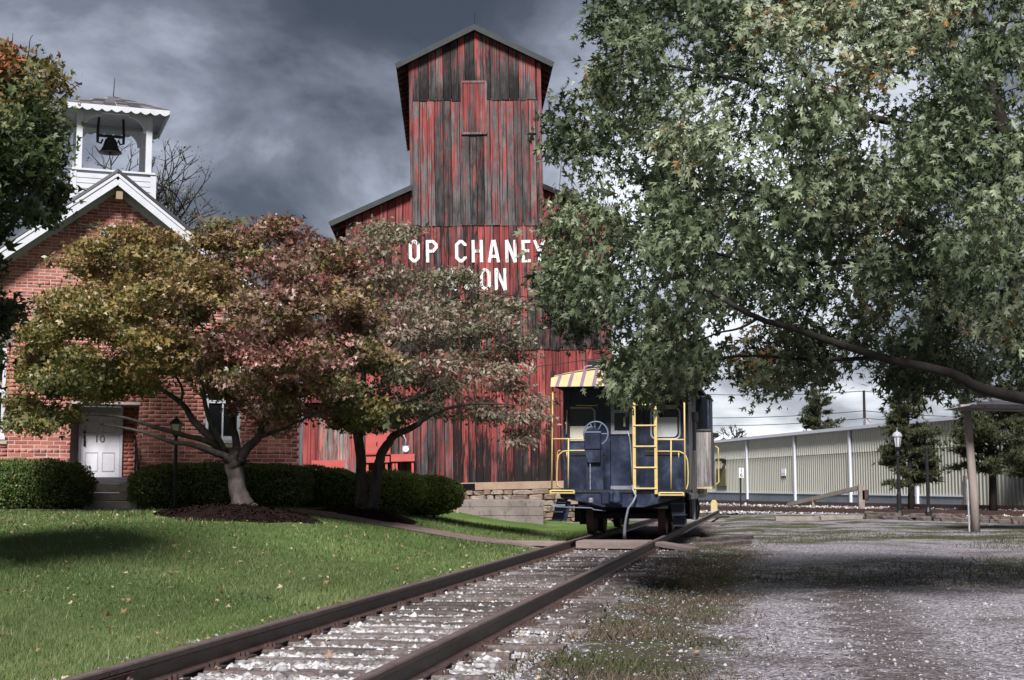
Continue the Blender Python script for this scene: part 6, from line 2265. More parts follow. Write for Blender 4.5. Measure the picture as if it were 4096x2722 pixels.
def woody(tree, limbs, tips, bark, r_tip=0.006, seed=1, sag=0.1, flare=1.5):
    """limbs: polylines of (point, radius); every tip is joined to the nearest wood by a bent branch"""
    r_ = random.Random(seed)
    mb = MB()
    nodes, rad = [], []
    for li, limb in enumerate(limbs):
        pts = catmull([p for p, _ in limb])
        rs = []
        nseg = len(limb) - 1
        for i in range(len(pts)):
            f = i / max(1, len(pts) - 1) * nseg
            k_ = min(int(f), nseg - 1)
            rs.append(limb[k_][1] + (limb[k_ + 1][1] - limb[k_][1]) * (f - k_))
        pts = [p + Vector((r_.uniform(-1, 1), r_.uniform(-1, 1), r_.uniform(-.4, .4))) * min(0.02, q * .25) for p, q in zip(pts, rs)]
        nv0 = len(mb.v)
        ns = 18 if (li == 0 and rs[0] > .1) else (10 if rs[0] > 0.05 else 7)
        mb.tube(pts, rs, ns)
        if ns == 18:                               # ridged, buttressed bark on the main stem
            ph = r_.uniform(0, 6)
            for i, p in enumerate(pts):
                for k_ in range(ns):
                    q = Vector(mb.v[nv0 + i * ns + k_])
                    a = 2 * math.pi * k_ / ns
                    low = max(0.0, 1 - i / (len(pts) * .8))
                    f = 1 + 0.10 * math.sin(4 * a + ph + .25 * i) + .07 * math.sin(7 * a + ph * 2 - .2 * i) + .16 * low ** 2 * math.sin(5 * a + ph)
                    mb.v[nv0 + i * ns + k_] = tuple(p + (q - p) * f)
        if li > 0:
            nodes += pts[2:]
            rad += rs[2:]
        else:
            nodes += pts[len(pts) // 2:]
            rad += rs[len(pts) // 2:]
    org = ORG[tree.name]
    mb.v = [(x - org.x, y - org.y, z - org.z) for x, y, z in mb.v]
    mb.build('trunk', bark, tree, smooth=True)
    N = np.array([tuple(p) for p in nodes])
    Rr = list(rad)
    br_ = MB()
    T = [Vector(t) for t in tips]
    d0 = [min((N - np.array(t)) ** 2 @ np.ones(3)) for t in T]
    for i in sorted(range(len(T)), key=lambda k: d0[k]):
        t = T[i]
        dv = np.array(t) - N
        dd = np.linalg.norm(dv, axis=1) + 0.9 * np.maximum(0, -dv[:, 2]) * (sag <= 0.1) * 0.3
        j = int(np.argmin(dd))
        a = Vector(N[j])
        L = (t - a).length
        if L < 0.05:
            continue
        nk = 2 if L < 0.5 else 4
        pts = [a]
        for k_ in range(1, nk):
            f = k_ / nk
            q = a.lerp(t, f)
            q += Vector((r_.uniform(-1, 1), r_.uniform(-1, 1), r_.uniform(-.5, 1))) * L * 0.09
            q.z += sag * L * math.sin(math.pi * f)
            pts.append(q)
        pts.append(t)
        ra = min(Rr[j] * 0.75, r_tip + 0.012 * L)
        rs = [ra + (r_tip - ra) * k_ / nk for k_ in range(nk + 1)]
        br_.tube(pts, rs, 5, False)
        N = np.vstack([N, [tuple(p) for p in pts[1:]]])
        Rr += rs[1:]
    br_.v = [(x - org.x, y - org.y, z - org.z) for x, y, z in br_.v]
    br_.build('branches', bark, tree, smooth=True)['kind'] = 'stuff'


def foliage(tree, centers, ctint, per, spread, size, shp, mat, name='crown', up=0.6, out_from=None, droop=0.3, tvar=0.12, curl=0.25, fold=0.25, single=0, bough=None):
    n0 = len(centers)
    cnt = rng.poisson(per, n0) if not hasattr(per, '__len__') else rng.poisson(per)
    idx = np.repeat(np.arange(n0), cnt)
    n = len(idx)
    off = rng.normal(0, 1, (n, 3)) * np.array(spread)
    C = centers[idx] + off
    oc = (C - np.array(out_from)) if out_from is not None else off
    oc = oc / (np.linalg.norm(oc, axis=1, keepdims=True) + 1e-6)
    T = oc * 0.6 + rng.normal(0, 0.7, (n, 3))
    T[:, 2] -= droop
    Nn = rng.normal(0, 0.55, (n, 3)) + oc * 0.35
    Nn += rng.normal(0, 0.55, (n0, 3))[idx]
    if bough is not None:
        Nn += rng.normal(0, 0.5, (bough.max() + 1, 3))[bough][idx]
        tb = rng.normal(0, 0.45, (bough.max() + 1, 3))
        T += tb[bough][idx]
    Nn[:, 2] += up
    tint = ctint[idx] + rng.normal(0, tvar, n)
    sz = size * rng.lognormal(0, 0.30, n)
    k_ = np.ones(n, bool)
    if single:
        # the leaves nearest the camera become leaves of their own
        dist = np.linalg.norm(C - np.array((0, 0, HC)), axis=1)
        uv = np.array([pix(c) for c in C])
        vis = (uv[:, 0] > 4) & (uv[:, 0] < 1020) & (uv[:, 1] > 4)
        order = np.argsort(np.where(vis, dist / sz, 1e9))[:single]
        k_[order] = False
        LV, LF = shp
        org = np.array(ORG[tree.name])
        mes = []
        for q in range(5):
            me = bpy.data.meshes.new('leaf')
            z_ = -curl * (0.2 + 0.3 * q) * LV[:, 1] ** 2 + fold * (0.2 + 0.25 * q) * np.abs(LV[:, 0])
            me.from_pydata([(x, y, zz_) for (x, y), zz_ in zip(LV, z_)], [], [tuple(int(a) for a in f) for f in LF])
            at = me.attributes.new('tint', 'FLOAT', 'FACE')
            at.data.foreach_set('value', np.full(len(LF), 0.25 + 0.15 * q, dtype=np.float32))
            me.materials.append(mat)
            mes.append(me)
        for i in order:
            t = Vector(T[i]).normalized()
            nn = Vector(Nn[i])
            nn = (nn - t * nn.dot(t)).normalized()
            s_ = t.cross(nn)
            o = link_mesh('leaf', mes[int(np.clip((tint[i] - .25) / .15, 0, 4))], None, tree)
            o.matrix_local = Matrix(((s_.x, t.x, nn.x, 0), (s_.y, t.y, nn.y, 0), (s_.z, t.z, nn.z, 0), (0, 0, 0, 1)))
            o.location = Vector(C[i] - org)
            o.scale = (sz[i],) * 3
    o = leaf_mesh(name, C[k_], T[k_], Nn[k_], sz[k_], tint[k_], shp, mat, tree, curl, fold)
    o['kind'] = 'stuff'
    return o


def clump(C, k_, f, seed, fz=None):
    """pull cluster centres towards k_ boughs so that the crown has masses and gaps"""
    r_ = np.random.default_rng(seed)
    A = C[r_.choice(len(C), k_, replace=False)]
    d = ((C[:, None] - A[None]) ** 2 * np.array([1, .6, 1.6])).sum(2)
    global BOUGH
    BOUGH = d.argmin(1)
    return C + (A[BOUGH] - C) * np.array([f, f * .7, f if fz is None else fz])


def limb(*pts):
    """(u, v, Y, radius) ..."""
    return [(P(u, v, y), r) for u, v, y, r in pts]


# --- red maple
p = P(241, 509, 25.2)
t1 = thing('maple_tree', 'spreading maple turning red and gold before the brick schoolhouse', 'tree', (p.x, 25.2, gzf(p.x, 25.2)))
POLY = [(1, 424), (2, 392), (25, 370), (20, 333), (42, 320), (38, 296), (42, 281), (56, 268), (94, 261), (84, 244), (95, 234), (117, 221), (144, 226), (152, 239), (176, 236), (200, 240), (209, 224), (224, 231), (243, 217), (261, 219), (276, 215), (291, 226), (306, 234), (326, 240), (350, 246), (372, 300), (382, 350), (388, 400), (374, 428), (352, 432), (330, 418), (306, 402), (292, 416), (286, 432), (262, 431), (243, 420), (232, 402), (215, 392), (200, 376), (165, 390), (140, 402), (118, 412), (80, 424), (67, 434), (33, 431)]
uv, d = poly_sample(POLY, 1150, [([(60, 350), (110, 340), (120, 372), (70, 380)], 0.6), ([(150, 330), (200, 335), (195, 368), (150, 365)], 0.75)], 5)
Yq = 25.3 + rng.uniform(-1, 1, len(uv)) * 2.9 * np.sqrt(np.clip(d / 55, 0.02, 1))
Cn = clump(P_arr(uv, Yq), 120, .25, 3, .55)
limbs = [limb((244, 512, 25.2, 0.232), (241, 500, 25.2, 0.167), (236, 478, 25.2, 0.143), (232, 462, 25.15, 0.135), (232, 452, 25.1, 0.101)),
         limb((234, 468, 25.2, 0.093), (226, 457, 25.0, 0.069), (193, 445, 24.6, 0.048), (172, 442, 24.4, 0.039), (139, 431, 24.2, 0.025), (100, 424, 24.0, 0.013)),
         limb((235, 466, 25.2, 0.093), (227, 453, 25.2, 0.069), (207, 441, 24.9, 0.052), (179, 434, 24.6, 0.042), (145, 424, 24.4, 0.032), (121, 417, 24.2, 0.023), (85, 414, 24.0, 0.013)),
         limb((232, 462, 25.2, 0.101), (215, 442, 25.3, 0.076), (193, 420, 25.5, 0.062), (183, 405, 25.6, 0.050), (158, 386, 25.8, 0.035), (120, 350, 26.0, 0.020), (90, 320, 26.2, 0.011)),
         limb((236, 462, 25.2, 0.101), (237, 453, 25.3, 0.077), (234, 432, 25.4, 0.066), (229, 408, 25.5, 0.054), (226, 370, 25.6, 0.039), (214, 320, 25.8, 0.023), (205, 270, 26, 0.011)),
         limb((240, 462, 25.2, 0.101), (245, 451, 25.2, 0.086), (259, 436, 25.1, 0.066), (266, 420, 25.2, 0.059), (289, 388, 25.4, 0.042), (317, 368, 25.6, 0.027), (345, 330, 25.8, 0.012)),
         limb((259, 437, 25.1, 0.047), (271, 433, 24.9, 0.035), (286, 428, 24.7, 0.027), (297, 422, 24.6, 0.023), (325, 410, 24.5, 0.013)),
         limb((226, 452, 25.1, 0.054), (210, 420, 24.6, 0.042), (203, 390, 24.4, 0.035), (195, 350, 24.2, 0.025), (180, 300, 24.2, 0.013), (165, 265, 24.3, 0.008)),
         limb((262, 428, 25.2, 0.047), (264, 400, 25.6, 0.035), (262, 350, 25.9, 0.025), (266, 290, 26.0, 0.013), (262, 240, 26, 0.006)),
         limb((180, 403, 25.6, 0.031), (181, 385, 25.2, 0.023), (150, 340, 24.8, 0.015), (130, 290, 24.8, 0.008))]
woody(t1, limbs, Cn[::3], M['tree_bark'], 0.005, 3, 0.06)
u_, v_ = uv[:, 0], uv[:, 1]
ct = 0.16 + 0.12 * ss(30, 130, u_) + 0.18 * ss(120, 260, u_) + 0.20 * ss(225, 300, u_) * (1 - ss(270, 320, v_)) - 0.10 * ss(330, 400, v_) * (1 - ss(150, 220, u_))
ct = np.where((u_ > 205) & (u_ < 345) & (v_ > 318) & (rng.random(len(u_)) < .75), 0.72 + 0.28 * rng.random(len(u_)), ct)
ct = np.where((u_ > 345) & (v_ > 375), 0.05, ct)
ct = np.where((rng.random(len(u_)) < 0.18), 0.05 + 0.10 * rng.random(len(u_)), ct + rng.normal(0, 0.07, len(u_)))
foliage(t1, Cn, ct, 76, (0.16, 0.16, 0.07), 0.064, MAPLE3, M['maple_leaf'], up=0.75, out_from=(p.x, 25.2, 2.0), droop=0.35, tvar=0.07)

# --- twin-trunk tree beside it
p = P(367, 507, 29)
t2 = thing('ornamental_tree', 'twin-trunked tree with dull pinkish green leaves before the elevator', 'tree', (p.x, 29.0, gzf(p.x, 29)))
POLY = [(338, 236), (345, 222), (375, 218), (407, 221), (425, 229), (408, 238), (402, 254), (410, 265), (445, 270), (467, 270), (478, 279), (490, 290), (526, 302), (537, 323), (520, 336), (524, 351), (536, 368), (512, 378), (534, 392), (549, 410), (549, 428), (527, 446), (503, 436), (476, 425), (446, 420), (420, 412), (402, 418), (396, 436), (376, 440), (360, 436), (352, 424), (345, 400), (335, 360), (330, 300)]
uv, d = poly_sample(POLY, 760, [([(440, 385), (480, 388), (480, 412), (440, 408)], 0.35), ([(395, 280), (440, 285), (430, 300), (395, 298)], 0.7), ([(480, 375), (515, 378), (500, 392), (480, 388)], 0.3)], 9)
Yq = 29.2 + rng.uniform(-1, 1, len(uv)) * 2.3 * np.sqrt(np.clip(d / 45, 0.02, 1))
Cn = clump(P_arr(uv, Yq), 85, .22, 4, .6)
limbs = [limb((364, 511, 29.1, 0.152), (362, 498, 29.1, 0.125), (361, 470, 29.2, 0.110), (359, 440, 29.2, 0.099), (358, 415, 29.3, 0.084)),
         limb((373, 511, 28.8, 0.144), (373, 500, 28.8, 0.114), (378, 471, 28.8, 0.103), (383, 452, 28.8, 0.095), (394, 436, 28.7, 0.080), (415, 426, 28.5, 0.061), (434, 413, 28.3, 0.042), (470, 404, 28.1, 0.027), (520, 405, 28.0, 0.011)),
         limb((359, 440, 29.2, 0.076), (362, 400, 29.5, 0.065), (366, 350, 29.8, 0.046), (372, 290, 30.0, 0.027), (380, 235, 30.0, 0.009)),
         limb((358, 420, 29.2, 0.061), (380, 408, 28.9, 0.053), (410, 400, 28.8, 0.042), (443, 386, 28.6, 0.030), (480, 372, 28.6, 0.019), (515, 330, 28.7, 0.008)),
         limb((366, 370, 29.7, 0.046), (395, 340, 29.4, 0.034), (430, 310, 29.2, 0.023), (470, 290, 29.1, 0.009)),
         limb((360, 405, 29.4, 0.046), (350, 360, 29.3, 0.034), (346, 300, 29.2, 0.019), (350, 240, 29.2, 0.008)),
         limb((410, 400, 28.8, 0.030), (425, 385, 29.3, 0.024), (440, 350, 29.6, 0.017), (460, 320, 29.8, 0.008))]
woody(t2, limbs, Cn[::3], M['tree_bark'], 0.005, 4, 0.08)
v_, u_ = uv[:, 1], uv[:, 0]
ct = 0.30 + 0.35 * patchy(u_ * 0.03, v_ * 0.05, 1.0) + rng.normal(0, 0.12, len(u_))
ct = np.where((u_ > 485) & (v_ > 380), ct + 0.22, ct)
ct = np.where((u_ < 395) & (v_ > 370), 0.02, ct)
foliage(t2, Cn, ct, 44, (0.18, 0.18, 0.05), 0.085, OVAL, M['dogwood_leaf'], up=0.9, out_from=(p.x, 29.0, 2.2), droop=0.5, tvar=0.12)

# --- dark maple at the left edge
t3 = thing('maple_tree', 'dense dark green maple with rusty top at the left edge', 'tree', (P(-75, 500, 14.5).x, 14.5, gzf(P(-75, 500, 14.5).x, 14.5)))
POLY = [(-150, 220), (-100, 120), (-40, 60), (-5, 42), (26, 46), (44, 66), (64, 82), (62, 110), (55, 140), (66, 170), (58, 203), (44, 226), (24, 220), (4, 232), (-14, 248), (-2, 266), (-12, 288), (22, 302), (2, 309), (-6, 322), (-10, 345), (-14, 372), (-30, 395), (-90, 400), (-150, 340)]
uv, d = poly_sample(POLY, 850, [([(48, 150), (78, 150), (70, 178), (52, 172)], 0.35), ([(8, 180), (30, 185), (25, 240), (2, 240)], 0.45)], 12)
Yq = 14.4 + rng.uniform(-1, 1, len(uv)) * 1.9 * np.sqrt(np.clip(d / 55, 0.02, 1))
Cn = clump(P_arr(uv, Yq), 85, .32, 5)
limbs = [limb((-75, 545, 14.5, 0.2100), (-76, 500, 14.5, 0.1540), (-72, 400, 14.5, 0.1330), (-65, 300, 14.4, 0.1050), (-55, 200, 14.4, 0.0700), (-50, 80, 14.4, 0.0210)),
         limb((-70, 350, 14.4, 0.0630), (-40, 290, 14.2, 0.0490), (0, 240, 14.0, 0.0315), (45, 180, 14.0, 0.0105)),
         limb((-62, 260, 14.4, 0.0560), (-25, 190, 14.3, 0.0350), (20, 130, 14.3, 0.0210), (55, 90, 14.3, 0.0070)),
         limb((-74, 380, 14.4, 0.0490), (-45, 350, 14.2, 0.0350), (-10, 320, 14.1, 0.0210), (28, 302, 14.1, 0.0070)),
         limb((-60, 240, 14.4, 0.0490), (-100, 180, 14.5, 0.0280), (-130, 120, 14.6, 0.0084)),
         limb((20, 80, 14.3, 0.0140), (28, 55, 14.3, 0.0070), (30, 40, 14.3, 0.0042), (33, 38 - 3, 14.3, 0.0028)),
         limb((5, 80, 14.3, 0.0140), (11, 50, 14.3, 0.0056), (13, 33, 14.3, 0.0028)),
         limb((50, 110, 14.3, 0.0140), (68, 92, 14.3, 0.0056), (82, 82, 14.3, 0.0028))]
woody(t3, limbs, Cn[::3], M['bark_dark'], 0.005, 5, 0.06)
ct = np.clip(0.80 - 0.58 * ss(45, 150, uv[:, 1]) + rng.normal(0, 0.12, len(uv)), 0, 1)
foliage(t3, Cn, ct, 62, (0.095, 0.095, 0.075), 0.053, MAPLE3, M['dark_maple_leaf'], up=0.6, out_from=(P(-75, 250, 14.5).x, 14.5, 3.2), droop=0.45, tvar=0.10)

# --- big oak on the right
po_ = P(1165, 500, 16.5)
t4 = thing('oak_tree', 'large oak with pointed-lobed green leaves reaching in from the right', 'tree', (po_.x, 16.5, gzf(po_.x, 16.5)))
POLY = [(640, -70), (612, -10), (592, 25), (585, 65), (570, 97), (546, 126), (560, 164), (582, 168), (584, 188), (560, 200), (546, 207), (543, 230), (550, 255), (546, 275), (534, 292), (546, 305), (552, 325), (572, 345), (594, 358), (610, 380), (630, 398), (651, 394), (678, 391), (704, 382), (716, 368), (732, 362), (738, 378), (757, 398), (782, 384), (803, 390), (834, 376), (868, 394), (896, 404), (912, 398), (955, 392), (1000, 396), (1060, 390), (1110, 360), (1130, 200), (1110, -60)]
HOLES = [([(606, 325), (630, 325), (628, 368), (612, 366)], 0.12), ([(712, 305), (768, 318), (770, 345), (715, 350)], 0.10), ([(940, 318), (1030, 318), (1030, 360), (950, 350)], 0.40), ([(660, 395), (725, 355), (740, 372), (700, 396)], 0.5), ([(770, 165), (840, 175), (850, 200), (780, 215)], 0.55), ([(980, 0), (1030, 0), (1030, 120), (990, 110)], 0.40), ([(725, 60), (800, 60), (795, 85), (720, 90)], 0.6), ([(590, 150), (640, 150), (630, 200), (595, 195)], 0.5), ([(860, 165), (905, 160), (900, 190), (860, 195)], 0.45), ([(740, 265), (800, 300), (790, 318), (745, 300)], 0.4), ([(700, 80), (735, 100), (715, 130), (690, 110)], 0.3), ([(640, 250), (680, 262), (670, 285), (640, 275)], 0.35), ([(820, 300), (870, 290), (875, 320), (825, 325)], 0.35), ([(880, 60), (930, 70), (920, 100), (880, 95)], 0.35)]
uv, d = poly_sample(POLY, 2500, HOLES, 15)
Yq = 16.2 + rng.uniform(-1, 1, len(uv)) * 3.4 * np.sqrt(np.clip(d / 90, 0.03, 1))
Cn = clump(P_arr(uv, Yq), 170, .40, 6, .24)
fr_uv, fr_d = poly_sample([(616, 356), (640, 352), (700, 356), (694, 378), (655, 384), (630, 388), (618, 376)], 90, (), 77)
Cn = np.vstack([Cn, P_arr(fr_uv, 15.0 + rng.uniform(-.8, .8, 90))])
uv = np.vstack([uv, fr_uv])
bough4 = np.concatenate([BOUGH, np.full(90, 170)])
limbs = [limb((1168, 690, 16.5, .55), (1165, 600, 16.5, .42), (1160, 420, 16.5, .37), (1150, 250, 16.5, .30), (1130, 60, 16.5, .2), (1120, -120, 16.5, .1)),
         limb((1160, 450, 16.5, .20), (1090, 415, 15.6, .090), (1040, 402, 14.6, .066), (985, 390, 14.2, .054), (950, 373, 14.2, .048), (880, 357, 14.3, .042), (800, 331, 14.0, .032), (758, 318, 13.6, .027), (712, 293, 13.6, .021), (660, 268, 14.2, .013), (620, 235, 15, .007)),
         limb((758, 318, 13.6, .016), (740, 328, 13.6, .012), (715, 334, 13.8, .009), (680, 350, 14.4, .006)),
         limb((880, 357, 14.3, .026), (820, 360, 14.4, .018), (740, 356, 14.7, .012), (650, 368, 14.8, .01)),
         limb((1155, 330, 16.5, .13), (1080, 290, 16.3, .10), (1010, 262, 16.2, .075), (940, 235, 16.0, .05), (850, 210, 15.8, .035), (740, 190, 15.6, .02), (640, 190, 15.6, .01)),
         limb((1155, 360, 16.5, .10), (1090, 335, 16.4, .06), (1024, 328, 16.4, .04), (950, 338, 16.2, .022), (900, 335, 16.2, .01)),
         limb((1145, 220, 16.5, .14), (1060, 180, 16.8, .11), (1015, 150, 17.0, .09), (985, 60, 17.2, .07), (975, -30, 17.2, .05)),
         limb((1010, 140, 17.0, .06), (960, 90, 17.0, .05), (920, 40, 17.0, .03), (880, -20, 17.0, .02)),
         limb((990, 60, 17.2, .05), (1005, 20, 17.2, .04), (1015, -20, 17.2, .02)),
         limb((1010, 150, 17.0, .07), (930, 130, 16.8, .055), (840, 110, 16.6, .04), (740, 80, 16.4, .025), (640, 60, 16.2, .012)),
         limb((940, 235, 16.0, .04), (860, 260, 15.6, .03), (760, 262, 15.3, .02), (660, 240, 15.0, .012), (580, 235, 15.0, .008)),
         limb((840, 110, 16.6, .03), (760, 30, 16.6, .02), (700, -20, 16.6, .01))]
woody(t4, limbs, Cn[::4], M['bark_dark'], 0.004, 6, 0.05)
ct = (0.17 + 0.70 * rng.random(171) ** 1.4)[bough4] + rng.normal(0, 0.07, len(uv))  # tint per bough paints pale sheen and dark shaded masses into the crown
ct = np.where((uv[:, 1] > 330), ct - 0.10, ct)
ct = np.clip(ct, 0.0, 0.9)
ct = np.where((np.abs(uv[:, 0] - 740) < 22) & (np.abs(uv[:, 1] - 345) < 20), 1.0, ct)
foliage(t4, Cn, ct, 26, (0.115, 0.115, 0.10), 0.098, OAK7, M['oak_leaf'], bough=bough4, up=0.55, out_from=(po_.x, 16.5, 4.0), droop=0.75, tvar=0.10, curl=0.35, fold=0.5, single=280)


# --- evergreens
def pine(label, u, v_base, Yq, v_top, half_px, seed, z_clear, group=None, bare=0.0):
    r_ = random.Random(seed)
    g_ = np.random.default_rng(seed)
    p = P(u, v_base, Yq)
    z0 = gzf(p.x, Yq) if Yq < 100 else 0.0
    t = thing('pine_tree', label, 'tree', (p.x, Yq, z0), 0, group)
    H = P(u, v_top, Yq).z - z0
    Rm = half_px * Yq / F
    mb = MB()
    mb.tube([(0, 0, -.1), (.03, 0, H * .3), (-.03, 0, H * .65), (0, 0, H * .97)], [H * .030, H * .024, H * .015, H * .004], 8)
    mb.build('trunk', M['bark_dark'], t, smooth=True)
    bb_ = MB()
    C, D = [], []
    z = z_clear
    while z < H * .97:
        f = (z - z_clear) / (H - z_clear)
        for k_ in range(r_.choice((3, 4, 5))):
            a = r_.uniform(0, 6.28)
            L = Rm * (1 - f) ** 0.5 * r_.uniform(0.62, 1.12) * (1.0 if f > .12 else 0.8)
            L = max(L, 0.12)
            rise = r_.uniform(-.05, .35) + .25 * f
            p0 = Vector((0, 0, z))
            pts = [p0 + Vector((math.cos(a) * L * q, math.sin(a) * L * q, L * rise * q * q + L * .08 * math.sin(q * 3))) for q in (0, .35, .7, 1.0)]
            bb_.tube(pts, [.035 * (1 - f) + .012, .02, .012, .006], 4, False)
            m_ = max(3, int(L / 0.095))
            for i in range(m_):
                q = .25 + .75 * (i + r_.random()) / m_
                k2 = min(int(q * 3), 2)
                c = pts[k2].lerp(pts[k2 + 1], q * 3 - k2) if q < 1 else pts[3]
                for s_ in range(4):
                    sd = Vector((r_.gauss(0, .16), r_.gauss(0, .16), r_.gauss(.05, .07))) * (0.4 + L * .35)
                    C.append(c + sd)
                    D.append((sd + Vector((math.cos(a), math.sin(a), .5)) * .2).normalized())
        z += H * .042 * r_.uniform(.7, 1.3)
    bb_.build('branches', M['bark_dark'], t)['kind'] = 'stuff'
    C, D = np.array(C), np.array(D)
    nb_ = 11
    n = len(C) * nb_
    Cc = np.repeat(C, nb_, 0)
    dd = np.repeat(D, nb_, 0) * .8 + g_.normal(0, .75, (n, 3))
    dd[:, 2] += .25
    dd /= np.linalg.norm(dd, axis=1, keepdims=True)
    ln = g_.uniform(.13, .25, n)
    sd = np.cross(dd, g_.normal(0, 1, (n, 3)))
    sd /= np.linalg.norm(sd, axis=1, keepdims=True)
    wd = .012 + Yq * 0.00014
    V = np.stack([Cc - sd * wd, Cc + sd * wd, Cc + dd * ln[:, None]], 1)
    tn = np.repeat(g_.normal(.42, .2, len(C)), nb_) + g_.normal(0, .12, n)
    o = np_mesh('crown', V.reshape(-1, 3), np.arange(3 * n).reshape(-1, 3), M['pine_needle'], t, attrs={'tint': np.clip(tn, 0, 1)})
    o['kind'] = 'stuff'
    return t


pine('bushy pine standing behind the ornate lamp post', 911, 506, 58, 392, 39, 21, 1.0)
pine('wide pine with low bare boughs behind the shelter post', 993, 506, 54, 366, 50, 22, 1.5)
pine('lone pine rising above the metal building roof', 821, 470, 112, 388, 33, 23, 1.5)
pine('tall pine reaching past the right edge behind the shelter', 1046, 506, 56, 350, 46, 24, 1.4)


# --- leafless trees
def bare_tree(label, base, tips_px, Yq, seed, r0, spread, leaves, depth, v_fork, u_fork):
    r_ = random.Random(seed)
    t = thing('bare_tree', label, 'tree', base)
    mb = MB()
    tips = []
    o = Vector(base)

    def grow(p, d, L, r, k_):
        n = 3
        pts = [p]
        for i in range(n):
            d = (d + Vector((r_.gauss(0, .13), r_.gauss(0, .13), r_.gauss(.03, .1)))).normalized()
            pts.append(pts[-1] + d * L / n)
        mb.tube([q - o for q in pts], [r * (1 - .35 * i / n) for i in range(n + 1)], 5 if r > .02 else 4, False)
        if k_ == 0:
            tips.append(pts[-1])
            return
        for i in range(r_.choice((2, 3, 3))):
            nd = (d + Vector((r_.gauss(0, spread), r_.gauss(0, spread), r_.gauss(.05, spread * .8)))).normalized()
            grow(pts[-1] if i else pts[-1], nd, L * r_.uniform(.62, .85), r * .62, k_ - 1)
        if k_ > 1:
            nd = (d + Vector((r_.gauss(0, spread * 1.4), r_.gauss(0, spread * 1.4), r_.gauss(0, spread)))).normalized()
            grow(pts[1], nd, L * .6, r * .45, k_ - 2)

    fork = P(u_fork, v_fork, Yq)
    mb.tube([Vector((0, 0, 0)), (fork - o) * .5, fork - o], [r0 * 1.6, r0 * 1.2, r0], 8)
    for u, v in tips_px:
        e = P(u, v, Yq + r_.uniform(-1.5, 1.5))
        v_ = e - fork
        grow(fork, v_.normalized(), v_.length * .36, r0 * .55, depth)
    mb.build('trunk', M['bark_dark'], t)
    if leaves:
        T_ = np.array([tuple(q) for q in tips])
        idx = rng.integers(0, len(T_), leaves)
        C = T_[idx] + rng.normal(0, .18, (leaves, 3))
        ob = leaf_mesh('crown', C, rng.normal(0, 1, (leaves, 3)), rng.normal(0, 1, (leaves, 3)), rng.uniform(.07, .13, leaves), rng.uniform(.1, .7, leaves), OVAL, M['dark_maple_leaf'], t)
        ob['kind'] = 'stuff'


q = P(135, 330, 44)
bare_tree('nearly leafless tree spreading behind the white belfry', (q.x, 44, 0.5), [(200, 215), (198, 180), (180, 150), (150, 140), (110, 150), (80, 150), (60, 165), (205, 225), (190, 205)], 44, 31, .13, .55, 620, 4, 262, 138)
q = P(735, 470, 150)
bare_tree('small bare tree beside the far house roof', (q.x, 150, 0), [(722, 428), (732, 423), (742, 424), (750, 432), (738, 430)], 150, 32, .22, .5, 0, 3, 445, 736)


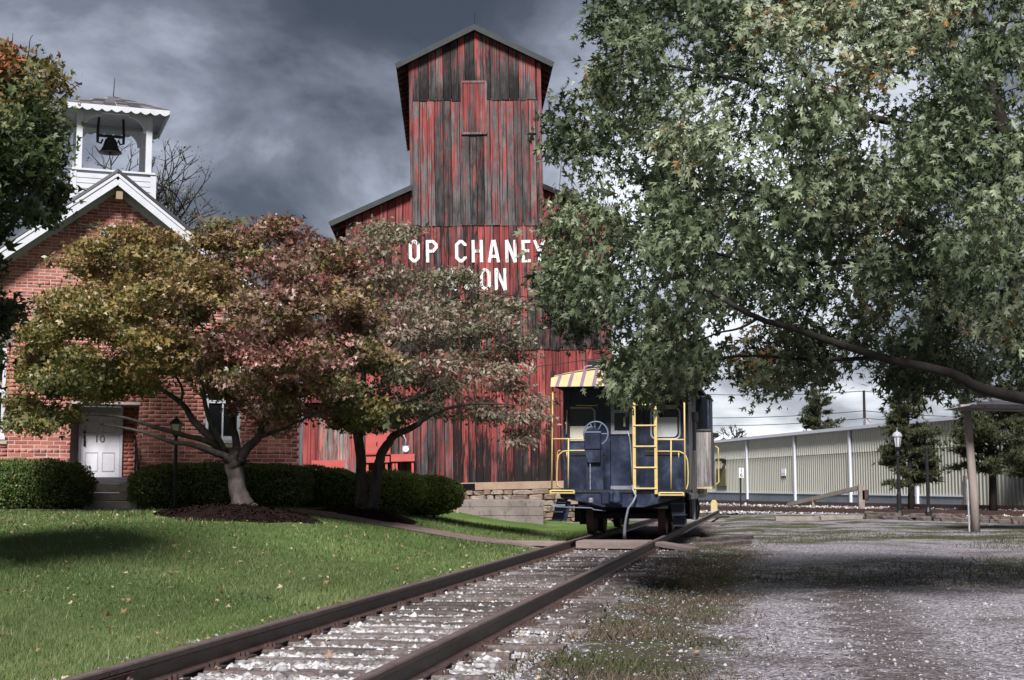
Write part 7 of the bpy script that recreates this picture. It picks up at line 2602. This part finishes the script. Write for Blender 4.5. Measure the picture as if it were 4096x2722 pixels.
# ------------------------------------------------------------------ clipped shrubs
def shrub(name, label, cx, cy, hw, hd, h, rot, n, seed, group, square=3.0, lift=0.0, ztilt=0.0, cat='hedge'):
    g_ = np.random.default_rng(seed)
    z0 = gzf(cx, cy) - 0.03
    t = thing(name, label, cat, (cx, cy, z0), rot, group)
    d = g_.normal(0, 1, (n, 3))
    d /= np.linalg.norm(d, axis=1, keepdims=True)
    e = square
    k_ = (np.abs(d) ** e).sum(1) ** (-1 / e)
    q = d * k_[:, None]
    ph = g_.uniform(0, 6.28, 6)
    lump = 1 + .035 * np.sin(5 * q[:, 0] * max(1, hw) + ph[0]) * np.sin(4 * q[:, 1] + ph[1]) + .03 * np.sin(9 * q[:, 0] * max(1, hw) + ph[2]) * np.sin(8 * q[:, 2] + ph[3])
    q = q * lump[:, None] * g_.uniform(.86, 1.03, n)[:, None]
    S = np.array([hw, hd, (h - lift) / 2])
    C = q * S + np.array([0, 0, lift + (h - lift) / 2])
    C[:, 2] += ztilt * C[:, 0]
    C = C[C[:, 2] > 0.0]
    n = len(C)
    nr = (C - np.array([0, 0, lift + (h - lift) / 2])) / S ** 2
    nr /= np.linalg.norm(nr, axis=1, keepdims=True)
    T = nr * .5 + g_.normal(0, .6, (n, 3))
    T[:, 2] += .35
    N = nr + g_.normal(0, .5, (n, 3))
    tn = np.clip(.42 + g_.normal(0, .2, n), 0, .96)
    tn = np.where(g_.random(n) < .012, 1.0, tn)
    LV, LF = shape(kite(0, 1.0, .30))
    Tn = T / np.linalg.norm(T, axis=1, keepdims=True)
    Nn = N - Tn * (N * Tn).sum(1, keepdims=True)
    Nn /= np.linalg.norm(Nn, axis=1, keepdims=True)
    Sd = np.cross(Tn, Nn)
    sz = .042 * g_.lognormal(0, .25, n)
    V = C[:, None] + sz[:, None, None] * (Sd[:, None] * LV[None, :, 0, None] + Tn[:, None] * LV[None, :, 1, None])
    Fc = LF[None] + (np.arange(n) * 4)[:, None, None]
    o = np_mesh('foliage', V.reshape(-1, 3), Fc.reshape(-1, 4), M['shrub_leaf_lit' if cat == 'shrub' else 'hedge_leaf'], t, attrs={'tint': tn})
    o['kind'] = 'stuff'
    # the twiggy inside
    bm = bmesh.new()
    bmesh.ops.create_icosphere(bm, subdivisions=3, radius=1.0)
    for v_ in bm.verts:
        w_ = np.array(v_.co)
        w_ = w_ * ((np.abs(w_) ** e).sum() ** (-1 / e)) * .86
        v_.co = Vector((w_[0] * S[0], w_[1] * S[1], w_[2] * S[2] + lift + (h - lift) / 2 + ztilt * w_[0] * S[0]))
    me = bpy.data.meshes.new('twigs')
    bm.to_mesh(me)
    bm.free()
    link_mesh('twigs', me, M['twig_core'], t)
    if lift > 0.05:
        for k2 in range(3):
            a = k2 * 2.1
            MB().tube([(.08 * math.cos(a), .08 * math.sin(a), -.05), (.15 * math.cos(a), .15 * math.sin(a), lift * .7), (.3 * math.cos(a), .3 * math.sin(a), lift + .25)], [.03, .026, .02], 6).build('stem', M['bark_dark'], t)
    return t


GH = 'clipped shrubs along the schoolhouse'
hx = lambda u, y: (u - 512) / F * y * 0.995
shrub('hedge', 'clipped boxy hedge left of the entrance steps', hx(24, 27.9), 27.9, 1.28, .75, .98, .05, 26000, 41, GH, 3.4)
shrub('hedge', 'long clipped hedge right of the steps behind the red maple', hx(222, 29.0), 29.0, 1.80, .7, .93, .25, 30000, 42, GH, 3.6)
shrub('hedge', 'low sloping hedge between the maple and the twin trunks', hx(323, 30.2), 30.2, .88, .75, .88, .2, 15000, 43, GH, 3.0, 0.0, -.10)
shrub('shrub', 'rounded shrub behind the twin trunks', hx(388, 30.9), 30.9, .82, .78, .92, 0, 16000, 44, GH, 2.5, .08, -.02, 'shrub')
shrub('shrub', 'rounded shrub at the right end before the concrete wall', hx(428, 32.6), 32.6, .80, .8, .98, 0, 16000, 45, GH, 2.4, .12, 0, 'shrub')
